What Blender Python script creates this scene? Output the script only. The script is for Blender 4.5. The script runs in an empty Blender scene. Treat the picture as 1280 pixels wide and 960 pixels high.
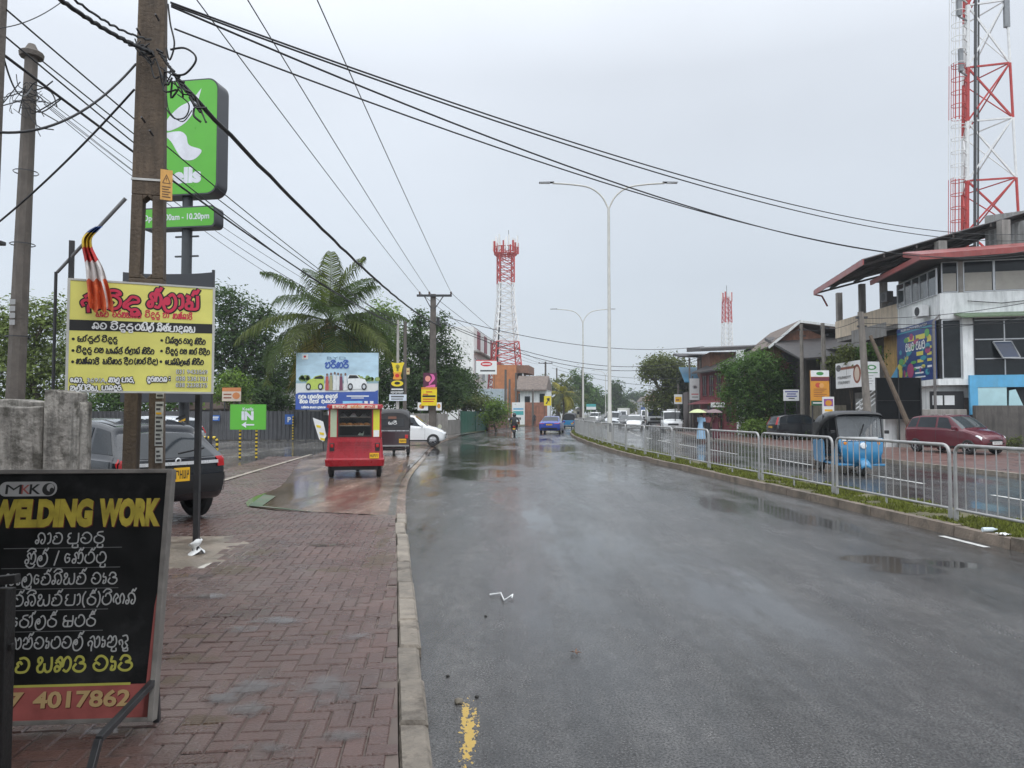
import bpy, bmesh, math, random
from mathutils import Vector, Matrix, noise
random.seed(7)
SC = bpy.context.scene
COL = SC.collection
R = math.radians
V = Vector
# ------------------------------------------------------------------ camera, sky, sun, exposure
FPX = 920.0
TH = math.atan(37 / FPX)
EYE = V((0, 0, 1.65))
cam = bpy.data.cameras.new('camera')
camo = bpy.data.objects.new('camera', cam)
COL.objects.link(camo)
camo.location = EYE
camo.rotation_euler = (math.pi / 2 + TH, 0, 0)
cam.sensor_width = 36
cam.lens = FPX / 1280 * 36
cam.clip_start = 0.05
cam.clip_end = 4000
SC.camera = camo
SC.view_settings.view_transform = 'Standard'
SC.view_settings.look = 'None'
SC.view_settings.gamma = 1
SC.view_settings.use_curve_mapping = False
SC.view_settings.exposure = 0.14
SUN_EL, SUN_AZ = R(58), R(150)      # hidden behind cloud, high behind the camera
wd = bpy.data.worlds.new('World')
SC.world = wd
wd.use_nodes = True
nt = wd.node_tree
nt.nodes.clear()
def _n(t, **k):
    n = nt.nodes.new(t)
    for a, b in k.items():
        setattr(n, a, b)
    return n
sky = _n('ShaderNodeTexSky', sky_type='NISHITA', sun_disc=False, sun_elevation=SUN_EL, sun_rotation=SUN_AZ)
skm = _n('ShaderNodeMixRGB', blend_type='MULTIPLY'); skm.inputs[0].default_value = 1
skm.inputs[2].default_value = (.1, .1, .1, 1)
nt.links.new(sky.outputs[0], skm.inputs[1])
tc = _n('ShaderNodeTexCoord')
sep = _n('ShaderNodeSeparateXYZ'); nt.links.new(tc.outputs['Generated'], sep.inputs[0])
rmp = _n('ShaderNodeValToRGB')      # cloud cover by height: even grey near the horizon, brighter overhead
el = rmp.color_ramp.elements
el[0].position = 0.0; el[0].color = (.62, .672, .725, 1)
el[1].position = 1.0; el[1].color = (1.95, 2.03, 2.12, 1)
for p_, c_ in ((.18, (.60, .655, .72, 1)), (.42, (.70, .745, .81, 1)), (.62, (1.2, 1.26, 1.34, 1))):
    e_ = el.new(p_); e_.color = c_
nt.links.new(sep.outputs[2], rmp.inputs[0])
cmap = _n('ShaderNodeMapping'); cmap.inputs['Scale'].default_value = (1.0, 1.0, 2.2)
nt.links.new(tc.outputs['Generated'], cmap.inputs[0])
cn = _n('ShaderNodeTexNoise'); cn.inputs['Scale'].default_value = 1.7; cn.inputs['Detail'].default_value = 5
cn.inputs['Roughness'].default_value = .45
nt.links.new(cmap.outputs[0], cn.inputs[0])
cr = _n('ShaderNodeMapRange'); cr.inputs[1].default_value = .3; cr.inputs[2].default_value = .7
cr.inputs[3].default_value = .93; cr.inputs[4].default_value = 1.09
nt.links.new(cn.outputs[0], cr.inputs[0])
# the cloud is thinner, hence lighter, towards the left of the road
lr = _n('ShaderNodeMapRange'); lr.inputs[1].default_value = -.6; lr.inputs[2].default_value = .35
lr.inputs[3].default_value = 1.17; lr.inputs[4].default_value = .99
nt.links.new(sep.outputs[0], lr.inputs[0])
br_ = _n('ShaderNodeMapRange'); br_.inputs[1].default_value = -.1; br_.inputs[2].default_value = -.75; br_.inputs[3].default_value = 1.0; br_.inputs[4].default_value = 1.75     # extra brightness added behind the camera to lift surfaces that face it
nt.links.new(sep.outputs[1], br_.inputs[0])
m0_ = _n('ShaderNodeMath', operation='MULTIPLY'); nt.links.new(cr.outputs[0], m0_.inputs[0]); nt.links.new(br_.outputs[0], m0_.inputs[1])
mu = _n('ShaderNodeMath', operation='MULTIPLY'); nt.links.new(m0_.outputs[0], mu.inputs[0]); nt.links.new(lr.outputs[0], mu.inputs[1])
cl = _n('ShaderNodeVectorMath', operation='SCALE'); nt.links.new(rmp.outputs[0], cl.inputs[0]); nt.links.new(mu.outputs[0], cl.inputs[3])
mx = _n('ShaderNodeMixRGB'); mx.inputs[0].default_value = .9
nt.links.new(skm.outputs[0], mx.inputs[1]); nt.links.new(cl.outputs[0], mx.inputs[2])
bg = _n('ShaderNodeBackground'); bg.inputs[1].default_value = 1.0
nt.links.new(mx.outputs[0], bg.inputs[0])
wo = _n('ShaderNodeOutputWorld'); nt.links.new(bg.outputs[0], wo.inputs[0])
sl = bpy.data.lights.new('sun', 'SUN'); sl.energy = 0.6; sl.angle = R(25); sl.color = (1, .97, .93)
so = bpy.data.objects.new('sun', sl); COL.objects.link(so)
so.rotation_euler = (R(90) - SUN_EL, 0, math.pi - SUN_AZ)

# ------------------------------------------------------------------ measuring: photo pixel -> place in the world
def ray(px, py):
    x = (px - 640) / FPX; y = (480 - py) / FPX
    return V((x, math.cos(TH) - y * math.sin(TH), math.sin(TH) + y * math.cos(TH)))
def P(px, py, Y):
    d = ray(px, py); return EYE + d * (Y / d.y)
def G(px, py, z=0.0):
    d = ray(px, py); return EYE + d * ((z - EYE.z) / d.z)
def lerp(a, b, t): return a + (b - a) * t
def interp(pts, x):
    if x <= pts[0][0]: return pts[0][1]
    for i in range(len(pts) - 1):
        if x <= pts[i + 1][0]:
            x0, y0 = pts[i]; x1, y1 = pts[i + 1]
            ym = pts[i - 1] if i else (2 * x0 - x1, 2 * y0 - y1)
            yp = pts[i + 2] if i + 2 < len(pts) else (2 * x1 - x0, 2 * y1 - y0)
            m0 = (y1 - ym[1]) / (x1 - ym[0]); m1 = (yp[1] - y0) / (yp[0] - x0)
            t = (x - x0) / (x1 - x0); h = x1 - x0
            return (2*t**3-3*t*t+1)*y0 + (t**3-2*t*t+t)*h*m0 + (-2*t**3+3*t*t)*y1 + (t**3-t*t)*h*m1
    return pts[-1][1]
def crom(pts, n=6, tens=.5):
    out = []; k = len(pts)
    for i in range(k - 1):
        a = pts[max(i - 1, 0)]; b = pts[i]; c = pts[i + 1]; d = pts[min(i + 2, k - 1)]
        for s in range(n):
            t = s / n
            m0 = [(c[q] - a[q]) * tens for q in range(len(b))]; m1 = [(d[q] - b[q]) * tens for q in range(len(b))]
            out.append(tuple((2*t**3-3*t*t+1)*b[q] + (t**3-2*t*t+t)*m0[q] + (-2*t**3+3*t*t)*c[q] + (t**3-t*t)*m1[q] for q in range(len(b))))
    out.append(tuple(pts[-1]))
    return out

# ------------------------------------------------------------------ materials
MC = {}
def M(name, col, rough=.6, metal=0., var=.15, scale=3., bump=0., bscale=40., streak=None, spec=.5, trans=0., emit=0.,
      island=0., blotch=None, coat=0., rvar=.1, alpha=1., stretch=(1, 1, 1)):
    if name in MC: return MC[name]
    m = bpy.data.materials.new(name); m.use_nodes = True
    t = m.node_tree; b = t.nodes['Principled BSDF']
    N = t.nodes.new; L = t.links.new
    co = N('ShaderNodeTexCoord'); mp = N('ShaderNodeMapping'); mp.inputs['Scale'].default_value = stretch
    L(co.outputs['Object'], mp.inputs[0])
    nz = N('ShaderNodeTexNoise'); nz.inputs['Scale'].default_value = scale; nz.inputs['Detail'].default_value = 7
    nz.inputs['Roughness'].default_value = .62
    L(mp.outputs[0], nz.inputs[0])
    rg = N('ShaderNodeMapRange'); rg.inputs[1].default_value = .3; rg.inputs[2].default_value = .7
    rg.inputs[3].default_value = 1 - var; rg.inputs[4].default_value = 1 + var
    L(nz.outputs[0], rg.inputs[0])
    fac = rg.outputs[0]
    if island:
        ge = N('ShaderNodeNewGeometry'); r2 = N('ShaderNodeMapRange'); r2.inputs[3].default_value = 1 - island; r2.inputs[4].default_value = 1 + island
        L(ge.outputs['Random Per Island'], r2.inputs[0])
        mm = N('ShaderNodeMath'); mm.operation = 'MULTIPLY'; L(fac, mm.inputs[0]); L(r2.outputs[0], mm.inputs[1]); fac = mm.outputs[0]
    sc = N('ShaderNodeVectorMath'); sc.operation = 'SCALE'; sc.inputs[0].default_value = col[:3]
    L(fac, sc.inputs[3])
    c = sc.outputs[0]
    if streak:      # rain marks and grime running down
        sm = N('ShaderNodeMapping'); sm.inputs['Scale'].default_value = (3, 3, .35)
        L(co.outputs['Object'], sm.inputs[0])
        sn = N('ShaderNodeTexNoise'); sn.inputs['Scale'].default_value = streak[2] if len(streak) > 2 else 1.5; sn.inputs['Detail'].default_value = 8; sn.inputs['Roughness'].default_value = .7
        L(sm.outputs[0], sn.inputs[0])
        sr = N('ShaderNodeMapRange'); sr.inputs[1].default_value = .45; sr.inputs[2].default_value = .68; sr.inputs[4].default_value = streak[1]
        L(sn.outputs[0], sr.inputs[0])
        mi = N('ShaderNodeMixRGB'); mi.inputs[2].default_value = (*streak[0], 1); L(sr.outputs[0], mi.inputs[0]); L(c, mi.inputs[1]); c = mi.outputs[0]
    if blotch:      # (colour, amount, scale, threshold)
        bn = N('ShaderNodeTexNoise'); bn.inputs['Scale'].default_value = blotch[2]; bn.inputs['Detail'].default_value = 9; bn.inputs['Roughness'].default_value = .65
        L(mp.outputs[0], bn.inputs[0])
        br = N('ShaderNodeMapRange'); br.inputs[1].default_value = blotch[3]; br.inputs[2].default_value = blotch[3] + .1; br.inputs[4].default_value = blotch[1]
        L(bn.outputs[0], br.inputs[0])
        mi = N('ShaderNodeMixRGB'); mi.inputs[2].default_value = (*blotch[0], 1); L(br.outputs[0], mi.inputs[0]); L(c, mi.inputs[1]); c = mi.outputs[0]
    L(c, b.inputs['Base Color'])
    b.inputs['Roughness'].default_value = rough
    if rvar:
        rr = N('ShaderNodeMapRange'); rr.inputs[1].default_value = .3; rr.inputs[2].default_value = .7
        rr.inputs[3].default_value = max(.02, rough - rvar); rr.inputs[4].default_value = min(1, rough + rvar)
        L(nz.outputs[0], rr.inputs[0]); L(rr.outputs[0], b.inputs['Roughness'])
    b.inputs['Metallic'].default_value = metal
    b.inputs['Specular IOR Level'].default_value = spec
    b.inputs['Transmission Weight'].default_value = trans
    b.inputs['Alpha'].default_value = alpha
    if coat:
        b.inputs['Coat Weight'].default_value = coat; b.inputs['Coat Roughness'].default_value = .06
    if emit:
        b.inputs['Emission Color'].default_value = (*col[:3], 1); b.inputs['Emission Strength'].default_value = emit
    if bump:
        n2 = N('ShaderNodeTexNoise'); n2.inputs['Scale'].default_value = bscale; n2.inputs['Detail'].default_value = 6
        L(mp.outputs[0], n2.inputs[0])
        bp = N('ShaderNodeBump'); bp.inputs['Strength'].default_value = bump; bp.inputs['Distance'].default_value = .02
        L(n2.outputs[0], bp.inputs['Height']); L(bp.outputs[0], b.inputs['Normal'])
    MC[name] = m
    return m
def ellmask(t, ells, soft=.35, nscale=2.2, namp=1.1, stretch=(1, 1, 1)):
    """mask (0..1) of ragged patches at given places on the ground: ells = (x, y, rx, ry)"""
    N = t.nodes.new; L = t.links.new; co = N('ShaderNodeTexCoord'); acc = None
    def math_(op, a, b):
        m = N('ShaderNodeMath'); m.operation = op
        for i, v in enumerate((a, b)):
            if isinstance(v, (int, float)): m.inputs[i].default_value = v
            else: L(v, m.inputs[i])
        return m.outputs[0]
    for x, y, rx, ry in ells:
        mp = N('ShaderNodeMapping'); mp.inputs['Location'].default_value = (-x / rx, -y / ry, 0); mp.inputs['Scale'].default_value = (1 / rx, 1 / ry, 0); L(co.outputs['Object'], mp.inputs[0])
        le = N('ShaderNodeVectorMath'); le.operation = 'LENGTH'; L(mp.outputs[0], le.inputs[0])
        v = math_('SUBTRACT', 1.0, le.outputs['Value']); acc = v if acc is None else math_('MAXIMUM', acc, v)
    sm = N('ShaderNodeMapping'); sm.inputs['Scale'].default_value = stretch; L(co.outputs['Object'], sm.inputs[0])
    nz = N('ShaderNodeTexNoise'); nz.inputs['Scale'].default_value = nscale; nz.inputs['Detail'].default_value = 7; nz.inputs['Roughness'].default_value = .6; L(sm.outputs[0], nz.inputs[0])
    s_ = math_('ADD', acc, math_('MULTIPLY', math_('SUBTRACT', nz.outputs[0], .5), namp * 2))
    r = N('ShaderNodeMapRange'); r.inputs[1].default_value = 0.0; r.inputs[2].default_value = soft; L(s_, r.inputs[0]); r.interpolation_type = 'SMOOTHSTEP'
    return r.outputs[0]
def over(t, mask, socket, value):
    """where mask is 1 the input takes the given value"""
    mx_ = t.nodes.new('ShaderNodeMix' if False else 'ShaderNodeMixRGB'); src = socket.links[0].from_socket if socket.links else None
    v = value if isinstance(value, tuple) else (value,) * 3
    mx_.inputs[2].default_value = (*v, 1)
    if src: t.links.new(src, mx_.inputs[1])
    else:
        d = socket.default_value; mx_.inputs[1].default_value = (d, d, d, 1) if isinstance(d, float) else tuple(d)
    t.links.new(mask, mx_.inputs[0]); t.links.new(mx_.outputs[0], socket)
def gell(px, py, rx, ry, z=0):
    c = G(px, py, z); return (c.x, c.y, rx / FPX * c.y, c.y - G(px, py + ry, z).y)
def leafmat(name, col, isl=.45, rough=.45):
    if name in MC: return MC[name]
    m = M(name, col, rough + .15, var=.2, scale=.6, island=isl, rvar=0, spec=.25)
    t = m.node_tree; b = t.nodes['Principled BSDF']; out = [n for n in t.nodes if n.type == 'OUTPUT_MATERIAL'][0]
    tr = t.nodes.new('ShaderNodeBsdfTranslucent'); ad = t.nodes.new('ShaderNodeMixShader'); ad.inputs[0].default_value = .35
    src = b.inputs['Base Color'].links[0].from_socket
    vm = t.nodes.new('ShaderNodeVectorMath'); vm.operation = 'MULTIPLY'; vm.inputs[1].default_value = (1.5, 1.7, .7)
    t.links.new(src, vm.inputs[0]); t.links.new(vm.outputs[0], tr.inputs[0])
    t.links.new(b.outputs[0], ad.inputs[1]); t.links.new(tr.outputs[0], ad.inputs[2]); t.links.new(ad.outputs[0], out.inputs[0])
    return m
def paint(name, col, rough=.22): return M(name, col, rough, var=.06, scale=2, coat=.6, rvar=.05, spec=.5)
def flat(name, col, rough=.5): return M(name, col, rough, var=.07, scale=6, rvar=.05)
def glassmat(name, tint=(.02, .025, .03), rough=.05): return M(name, tint, rough, var=.2, scale=2, rvar=.02, spec=.38)

BLACK = M('black_plastic', (.012, .012, .013), .5)
RUBBER = M('tyre_rubber', (.018, .018, .018), .75, bump=.2)
CHROME = M('chrome', (.72, .73, .74), .3, metal=.35, var=.05)
ALLOY = M('alloy', (.5, .5, .52), .3, metal=.9)
STEEL = M('galvanised_steel', (.38, .38, .375), .5, metal=.35, var=.15, scale=8, streak=((.25, .22, .18), .35, 2.))
DARKSTEEL = M('dark_painted_steel', (.03, .03, .032), .4, var=.3, scale=9, blotch=((.10, .05, .03), .6, 9, .62))
GLASS = glassmat('dark_glass')
CLEAR = M('pale_window_glass', (.05, .06, .065), .04, rvar=.02, spec=.9)
CONC = M('weathered_concrete', (.20, .185, .165), .85, var=.25, scale=2.5, bump=.5, bscale=30, streak=((.06, .055, .05), .6))
WOODPOLE = M('old_concrete_pole', (.118, .102, .088), .85, var=.3, scale=4, bump=.5, bscale=25, streak=((.06, .05, .045), .6))
WIRE = M('black_cable', (.012, .012, .013), .6)
AMBER = M('amber_lens', (.7, .25, .02), .2, rvar=0)
REDLENS = M('red_lens', (.45, .012, .015), .15, rvar=0)
LAMP = M('clear_lens', (.75, .77, .78), .08, rvar=0, spec=.8)
PLATE_Y = flat('yellow_plate', (.80, .45, .015)); PLATE_W = flat('white_plate', (.75, .75, .73))
SKIN = M('brown_skin', (.16, .085, .055), .5); HAIR = M('black_hair', (.012, .010, .009), .5)
WHITE = flat('white_sheet', (.72, .73, .72)); INK = flat('black_print', (.012, .012, .012)); REDP = flat('red_print', (.55, .02, .025))

# ------------------------------------------------------------------ mesh builder and objects
XF = {}
class MB:
    def __init__(s): s.v = []; s.f = []; s.m = []; s.cur = 0
    def mat(s, i): s.cur = i; return s
    def add(s, vs, fs):
        o = len(s.v); s.v += [tuple(v) for v in vs]; s.f += [tuple(i + o for i in f) for f in fs]; s.m += [s.cur] * len(fs); return s
    def poly(s, *pts): return s.add(pts, [tuple(range(len(pts)))])
    def box(s, x0, y0, z0, x1, y1, z1, T=None):
        vs = [V((x, y, z)) for z in (z0, z1) for y in (y0, y1) for x in (x0, x1)]
        if T: vs = [T @ v for v in vs]
        return s.add(vs, [(0, 2, 3, 1), (4, 5, 7, 6), (0, 1, 5, 4), (2, 6, 7, 3), (0, 4, 6, 2), (1, 3, 7, 5)])
    def cbox(s, c, sz, rz=0, T=None):
        M4 = Matrix.Translation(V(c)) @ Matrix.Rotation(rz, 4, 'Z')
        if T: M4 = T @ M4
        x, y, z = (q / 2 for q in sz)
        return s.box(-x, -y, -z, x, y, z, M4)
    def bar(s, p, q, w, h=None):
        p = V(p); q = V(q); h = h or w; d = (q - p)
        if d.length < 1e-6: return s
        d.normalize(); u = V((0, 0, 1)) if abs(d.z) < .9 else V((0, 1, 0))
        a = d.cross(u).normalized() * w / 2; b = a.cross(d).normalized() * h / 2
        vs = [p - a - b, p + a - b, p + a + b, p - a + b, q - a - b, q + a - b, q + a + b, q - a + b]
        return s.add(vs, [(0, 3, 2, 1), (4, 5, 6, 7), (0, 1, 5, 4), (1, 2, 6, 5), (2, 3, 7, 6), (3, 0, 4, 7)])
    def tube(s, pts, r, n=6, cap=True):
        pts = [V(p) for p in pts]; k = len(pts); vs = []; fs = []
        rs = r if isinstance(r, (list, tuple)) else [r] * k
        t0 = (pts[1] - pts[0]).normalized(); up = V((0, 0, 1)) if abs(t0.z) < .9 else V((1, 0, 0))
        a = t0.cross(up).normalized()
        for i in range(k):
            t = (pts[min(i + 1, k - 1)] - pts[max(i - 1, 0)])
            if t.length < 1e-9: t = t0.copy()
            t.normalize()
            a = (a - t * a.dot(t)); a = a.normalized() if a.length > 1e-6 else t.orthogonal().normalized()
            b = t.cross(a)
            for j in range(n):
                an = 2 * math.pi * j / n
                vs.append(pts[i] + (a * math.cos(an) + b * math.sin(an)) * rs[i])
        for i in range(k - 1):
            for j in range(n):
                fs.append((i * n + j, i * n + (j + 1) % n, (i + 1) * n + (j + 1) % n, (i + 1) * n + j))
        if cap: fs += [tuple(range(n))[::-1], tuple((k - 1) * n + j for j in range(n))]
        return s.add(vs, fs)
    def prism(s, poly, ext):
        n = len(poly); ext = V(ext); a = [V(p) for p in poly]; b = [p + ext for p in a]
        return s.add(a + b, [tuple(range(n))[::-1], tuple(range(n, 2 * n))] + [(i, (i + 1) % n, n + (i + 1) % n, n + i) for i in range(n)])
    def lathe(s, prof, c=(0, 0, 0), n=20, axis='z', cap=False):
        vs = []; fs = []; c = V(c); k = len(prof)
        for r, h in prof:
            for j in range(n):
                a = 2 * math.pi * j / n; x, y = r * math.cos(a), r * math.sin(a)
                vs.append(c + (V((x, y, h)) if axis == 'z' else V((h, x, y)) if axis == 'x' else V((x, h, y))))
        for i in range(k - 1):
            for j in range(n): fs.append((i * n + j, i * n + (j + 1) % n, (i + 1) * n + (j + 1) % n, (i + 1) * n + j))
        if cap: fs += [tuple(range(n))[::-1], tuple((k - 1) * n + j for j in range(n))]
        return s.add(vs, fs)
    def grid(s, fn, nu, nv):
        vs = [fn(i / nu, j / nv) for i in range(nu + 1) for j in range(nv + 1)]; w = nv + 1
        return s.add(vs, [(i * w + j, (i + 1) * w + j, (i + 1) * w + j + 1, i * w + j + 1) for i in range(nu) for j in range(nv)])
    def build(s, name, mats, parent=None, world=False, loc=None, smooth=0, bevel=0, merge=0, fixn=True, rz=0):
        me = bpy.data.meshes.new(name)
        vs = s.v
        if world and parent is not None:
            inv = XF[parent.name].inverted(); vs = [tuple(inv @ V(v)) for v in vs]
        elif loc is not None and not rz:
            vs = [(v[0] - loc[0], v[1] - loc[1], v[2] - loc[2]) for v in vs]
        me.from_pydata(vs, [], s.f)
        if not isinstance(mats, (list, tuple)): mats = [mats]
        for m in mats: me.materials.append(m)
        if len(mats) > 1: me.polygons.foreach_set('material_index', s.m)
        if fixn or merge:
            b = bmesh.new(); b.from_mesh(me)
            if merge: bmesh.ops.remove_doubles(b, verts=b.verts, dist=merge)
            if fixn: bmesh.ops.recalc_face_normals(b, faces=b.faces)
            b.to_mesh(me); b.free()
        if smooth:
            me.polygons.foreach_set('use_smooth', [True] * len(me.polygons))
            me.set_sharp_from_angle(angle=R(smooth))
        me.update()
        o = bpy.data.objects.new(name, me); COL.objects.link(o)
        if parent is not None: o.parent = parent
        elif loc is not None: o.location = loc; o.rotation_euler = (0, 0, rz)
        XF[o.name] = (Matrix.Translation(V(loc)) @ Matrix.Rotation(rz, 4, 'Z')) if (loc is not None and parent is None) else (XF.get(parent.name, Matrix.Identity(4)) if parent is not None else Matrix.Identity(4))
        if bevel:
            md = o.modifiers.new('bevel', 'BEVEL'); md.width = bevel; md.segments = 2; md.limit_method = 'ANGLE'; md.angle_limit = R(40)
        return o
def tag(o, label=None, cat=None, group=None, kind=None):
    if label: o['label'] = label
    if cat: o['category'] = cat
    if group: o['group'] = group
    if kind: o['kind'] = kind
    return o
def thing(name, label, cat, loc=(0, 0, 0), rz=0, group=None):
    o = bpy.data.objects.new(name, None); COL.objects.link(o); o.empty_display_size = .3
    o.location = loc; o.rotation_euler = (0, 0, rz)
    XF[o.name] = Matrix.Translation(V(loc)) @ Matrix.Rotation(rz, 4, 'Z')
    return tag(o, label, cat, group)
def dup(root, loc, rz, label, cat=None, group=None, scale=None, remat=None):
    def cp(o, par):
        c = o.copy(); COL.objects.link(c); c.parent = par
        if remat and c.type == 'MESH' and any(m.name in remat for m in c.data.materials if m):
            c.data = c.data.copy()
            for i, m in enumerate(c.data.materials):
                if m and m.name in remat: c.data.materials[i] = remat[m.name]
        for ch in list(o.children): cp(ch, c)
        return c
    c = cp(root, None); c.location = loc; c.rotation_euler = (0, 0, rz)
    if scale: c.scale = (scale,) * 3
    if label: c['label'] = label
    if cat: c['category'] = cat
    if group: c['group'] = group
    XF[c.name] = Matrix.Translation(V(loc)) @ Matrix.Rotation(rz, 4, 'Z')
    return c
def struct(mb, name, m, **k): return tag(mb.build(name, m, **k), kind='structure')

# ------------------------------------------------------------------ lettering
_tc = {}
def latin_mesh(s, bold):
    if (s, bold) in _tc: return _tc[(s, bold)]
    c = bpy.data.curves.new('t', 'FONT'); c.body = s; c.size = 1; c.offset = bold; c.resolution_u = 3
    o = bpy.data.objects.new('t', c); COL.objects.link(o)
    dg = bpy.context.evaluated_depsgraph_get(); me = o.evaluated_get(dg).to_mesh()
    vs = [(v.co.x, v.co.y) for v in me.vertices]; fs = [tuple(p.vertices) for p in me.polygons]
    bpy.data.objects.remove(o); bpy.data.curves.remove(c)
    x0 = min(v[0] for v in vs); x1 = max(v[0] for v in vs)
    vs = [(v[0] - x0, v[1]) for v in vs]
    _tc[(s, bold)] = (vs, fs, x1 - x0)
    return _tc[(s, bold)]
def greek_mesh(n, seed=1):
    """small print too far away to read: little bars, n letters long, one unit high"""
    rr = random.Random(seed + n); vs = []; fs = []; x = 0
    for _ in range(n):
        w = rr.choice((.35, .45, .5)); parts = [(0, 0, .12, .73), (w - .12, rr.choice((0, .3)), w, .73), (.121, rr.choice((.0, .31, .61)), w - .121, 0)]
        for a, b, c, d in parts:
            if d == 0: d = b + .12
            o = len(vs); vs += [(x + a, b), (x + c, b), (x + c, d), (x + a, d)]; fs.append((o, o + 1, o + 2, o + 3))
        x += w + .14
    return vs, fs, x - .14
def _g(w, *strokes): return (w, [[tuple(float(q) for q in p.split(',')) for p in st.split()] for st in strokes])
SG = {  # stroke shapes of the round Sinhala letters, one unit high
 'v': _g(1.0, '.12,.72 .3,.97 .6,1 .9,.75 .95,.4 .75,.08 .4,0 .1,.15 .02,.4 .2,.56 .42,.42'),
 'm': _g(1.0, '.44,.58 .3,.72 .12,.62 .2,.44 .06,.3 .1,.07 .42,0 .8,.08 .98,.42 .9,.8 .6,1 .28,.95'),
 'T': _g(1.0, '.12,.75 .02,.4 .2,.08 .55,0 .9,.2 .98,.6 .75,.97 .45,.99 .34,.75'),
 'r': _g(.9, '.78,1.08 .38,1.02 .32,.8 .6,.7 .9,.5 .85,.15 .5,0 .12,.15 .05,.5 .25,.68'),
 'n': _g(1.05, '.28,.3 .12,.36 .02,.2 .12,.03 .3,.1 .36,.4 .24,.75 .45,1 .8,.92 1,.5 .9,.1 .7,.02 .58,.2 .72,.4'),
 'l': _g(1.05, '.32,.55 .2,.42 .3,.28 .45,.42 .36,.72 .12,.6 .02,.2 .2,-.18 .6,-.22 .95,.1 1,.6 .75,1 .5,.88'),
 'g': _g(1.1, '.3,.35 .15,.4 .03,.2 .15,.02 .35,.1 .38,.5 .22,.8 .4,1 .6,.75 .62,.4 .66,.8 .85,1 1.05,.75 1.05,.3 .85,0 .6,.05'),
 't': _g(1.05, '.05,.7 .25,1 .5,.75 .4,.42 .15,.4 .08,.12 .4,0 .8,.05 1,.45 .85,.95 .62,.85 .62,.6'),
 'k': _g(1.3, '.35,.3 .2,.4 .05,.22 .15,.02 .4,.1 .5,.45 .3,.7 .1,.6', '.15,.75 .42,1 .6,.75 .58,.4 .66,.4 .75,.8 1,1 1.24,.75 1.24,.3 1,0 .75,.1'),
 'p': _g(1.05, '.3,.95 .12,.9 .06,.65 .22,.55 .05,.3 .15,.03 .55,0 .92,.05 1,.4 .98,.95'),
 'y': _g(1.2, '.25,.62 .1,.7 .08,.92 .26,1 .38,.8 .24,.55 .05,.32 .15,.03 .45,.02 .58,.3 .58,.55', '.59,.5 .62,.2 .8,0 1.08,.1 1.15,.5 1.1,.98'),
 's': _g(1.08, '.1,.97 .36,.85 .15,.65 .4,.5 .08,.35 .1,.05 .5,0 .95,.05 1.03,.4 1,.95', '.5,.05 .56,.3 .5,.5'),
 'S': _g(1.05, '.3,.95 .12,.9 .06,.65 .22,.55 .05,.3 .15,.03 .55,0 .92,.05 1,.4 .98,.95', '.05,.47 .5,.5 1,.47', '.5,.02 .52,.48'),
 'X': _g(1.2, '.12,.2 .04,.5 .3,.97 .55,.7 .3,.42 .5,.05 .8,.2 .74,.6 .95,.97 1.2,.6 1.1,.08'),
 'd': _g(.9, '.2,.7 .4,1 .75,.92 .8,.64 .4,.55 .1,.3 .3,0 .65,.05 .8,-.1 .7,-.3'),
 'q': _g(1.0, '.02,.45 .16,.6 .3,.75 .5,1 .85,.92 .9,.64 .5,.55 .2,.3 .4,0 .75,.05 .9,-.1 .8,-.3', '.02,.45 .0,.2 .16,.16 .2,.3'),
 'D': _g(1.0, '.12,.72 .3,1 .65,.97 .8,.7 .5,.56 .86,.5 .95,.25 .7,0 .3,0 .03,.22 .2,.5'),
 'N': _g(1.25, '.3,.35 .12,.4 .03,.15 .25,0 .45,.2 .4,.6 .2,.8 .4,1 .62,.7 .62,.2 .8,0 .9,.3 .8,.7 1,1 1.2,.7 1.15,.1'),
 'a': _g(1.25, '.1,.15 .02,.4 .25,.58 .48,.4 .4,.05 .42,-.3', '.2,.82 .5,1 .7,.6 .74,.12 .98,0 1.22,.3 1.18,.8 1,.97 .86,.75'),
 'h': _g(1.05, '.05,.7 .25,.97 .42,.65 .15,.3 .3,0 .8,.05 1,.5 .85,1 .65,.9'),
 'b': _g(1.0, '.5,.72 .3,.6 .1,.75 .35,1 .7,1 .95,.6 .9,.1 .5,0 .1,.1 .08,.48'),
 'j': _g(1.05, '.1,.8 .35,1 .5,.7 .2,.5 .05,.2 .35,0 .8,.05 1,.5 .8,.95 .62,.7', '.35,.3 .6,.35'),
 'L': _g(1.05, '.15,.2 .05,.5 .3,.6 .45,.3 .4,.05 .6,-.2 .95,.05 .7,.4 .95,.6 .8,1 .4,.95'),
 'H': _g(1.0, '.3,.6 .1,.5 .15,.1 .5,0 .9,.2 .95,.7 .6,1 .3,.85 .45,.7'),
 'o': _g(1.1, '.1,.3 .2,.02 .6,0 1,.2 1.02,.7 .7,1 .3,.9 .15,.65 .4,.5 .6,.65'),
 'A': _g(.42, '.02,.88 .2,1 .36,.7 .34,.2 .1,0'),
 'E': _g(.42, '.1,.95 .06,.62 .34,.58 .34,.1 .08,.05 .16,.32'),
 'e': _g(.62, '.5,.78 .2,.88 .05,.5 .2,.1 .5,.2 .5,.5 .27,.5'),
 '(': _g(.35, '.3,1.2 .08,.8 .08,.2 .3,-.2'), ')': _g(.35, '.05,1.2 .27,.8 .27,.2 .05,-.2'),
 '/': _g(.5, '.05,-.15 .45,1.15'), '.': _g(.25, '.08,0 .16,0'), ',': _g(.25, '.12,.05 .05,-.2'), ':': _g(.3, '.1,.15 .18,.15', '.1,.75 .18,.75'),
}
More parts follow.
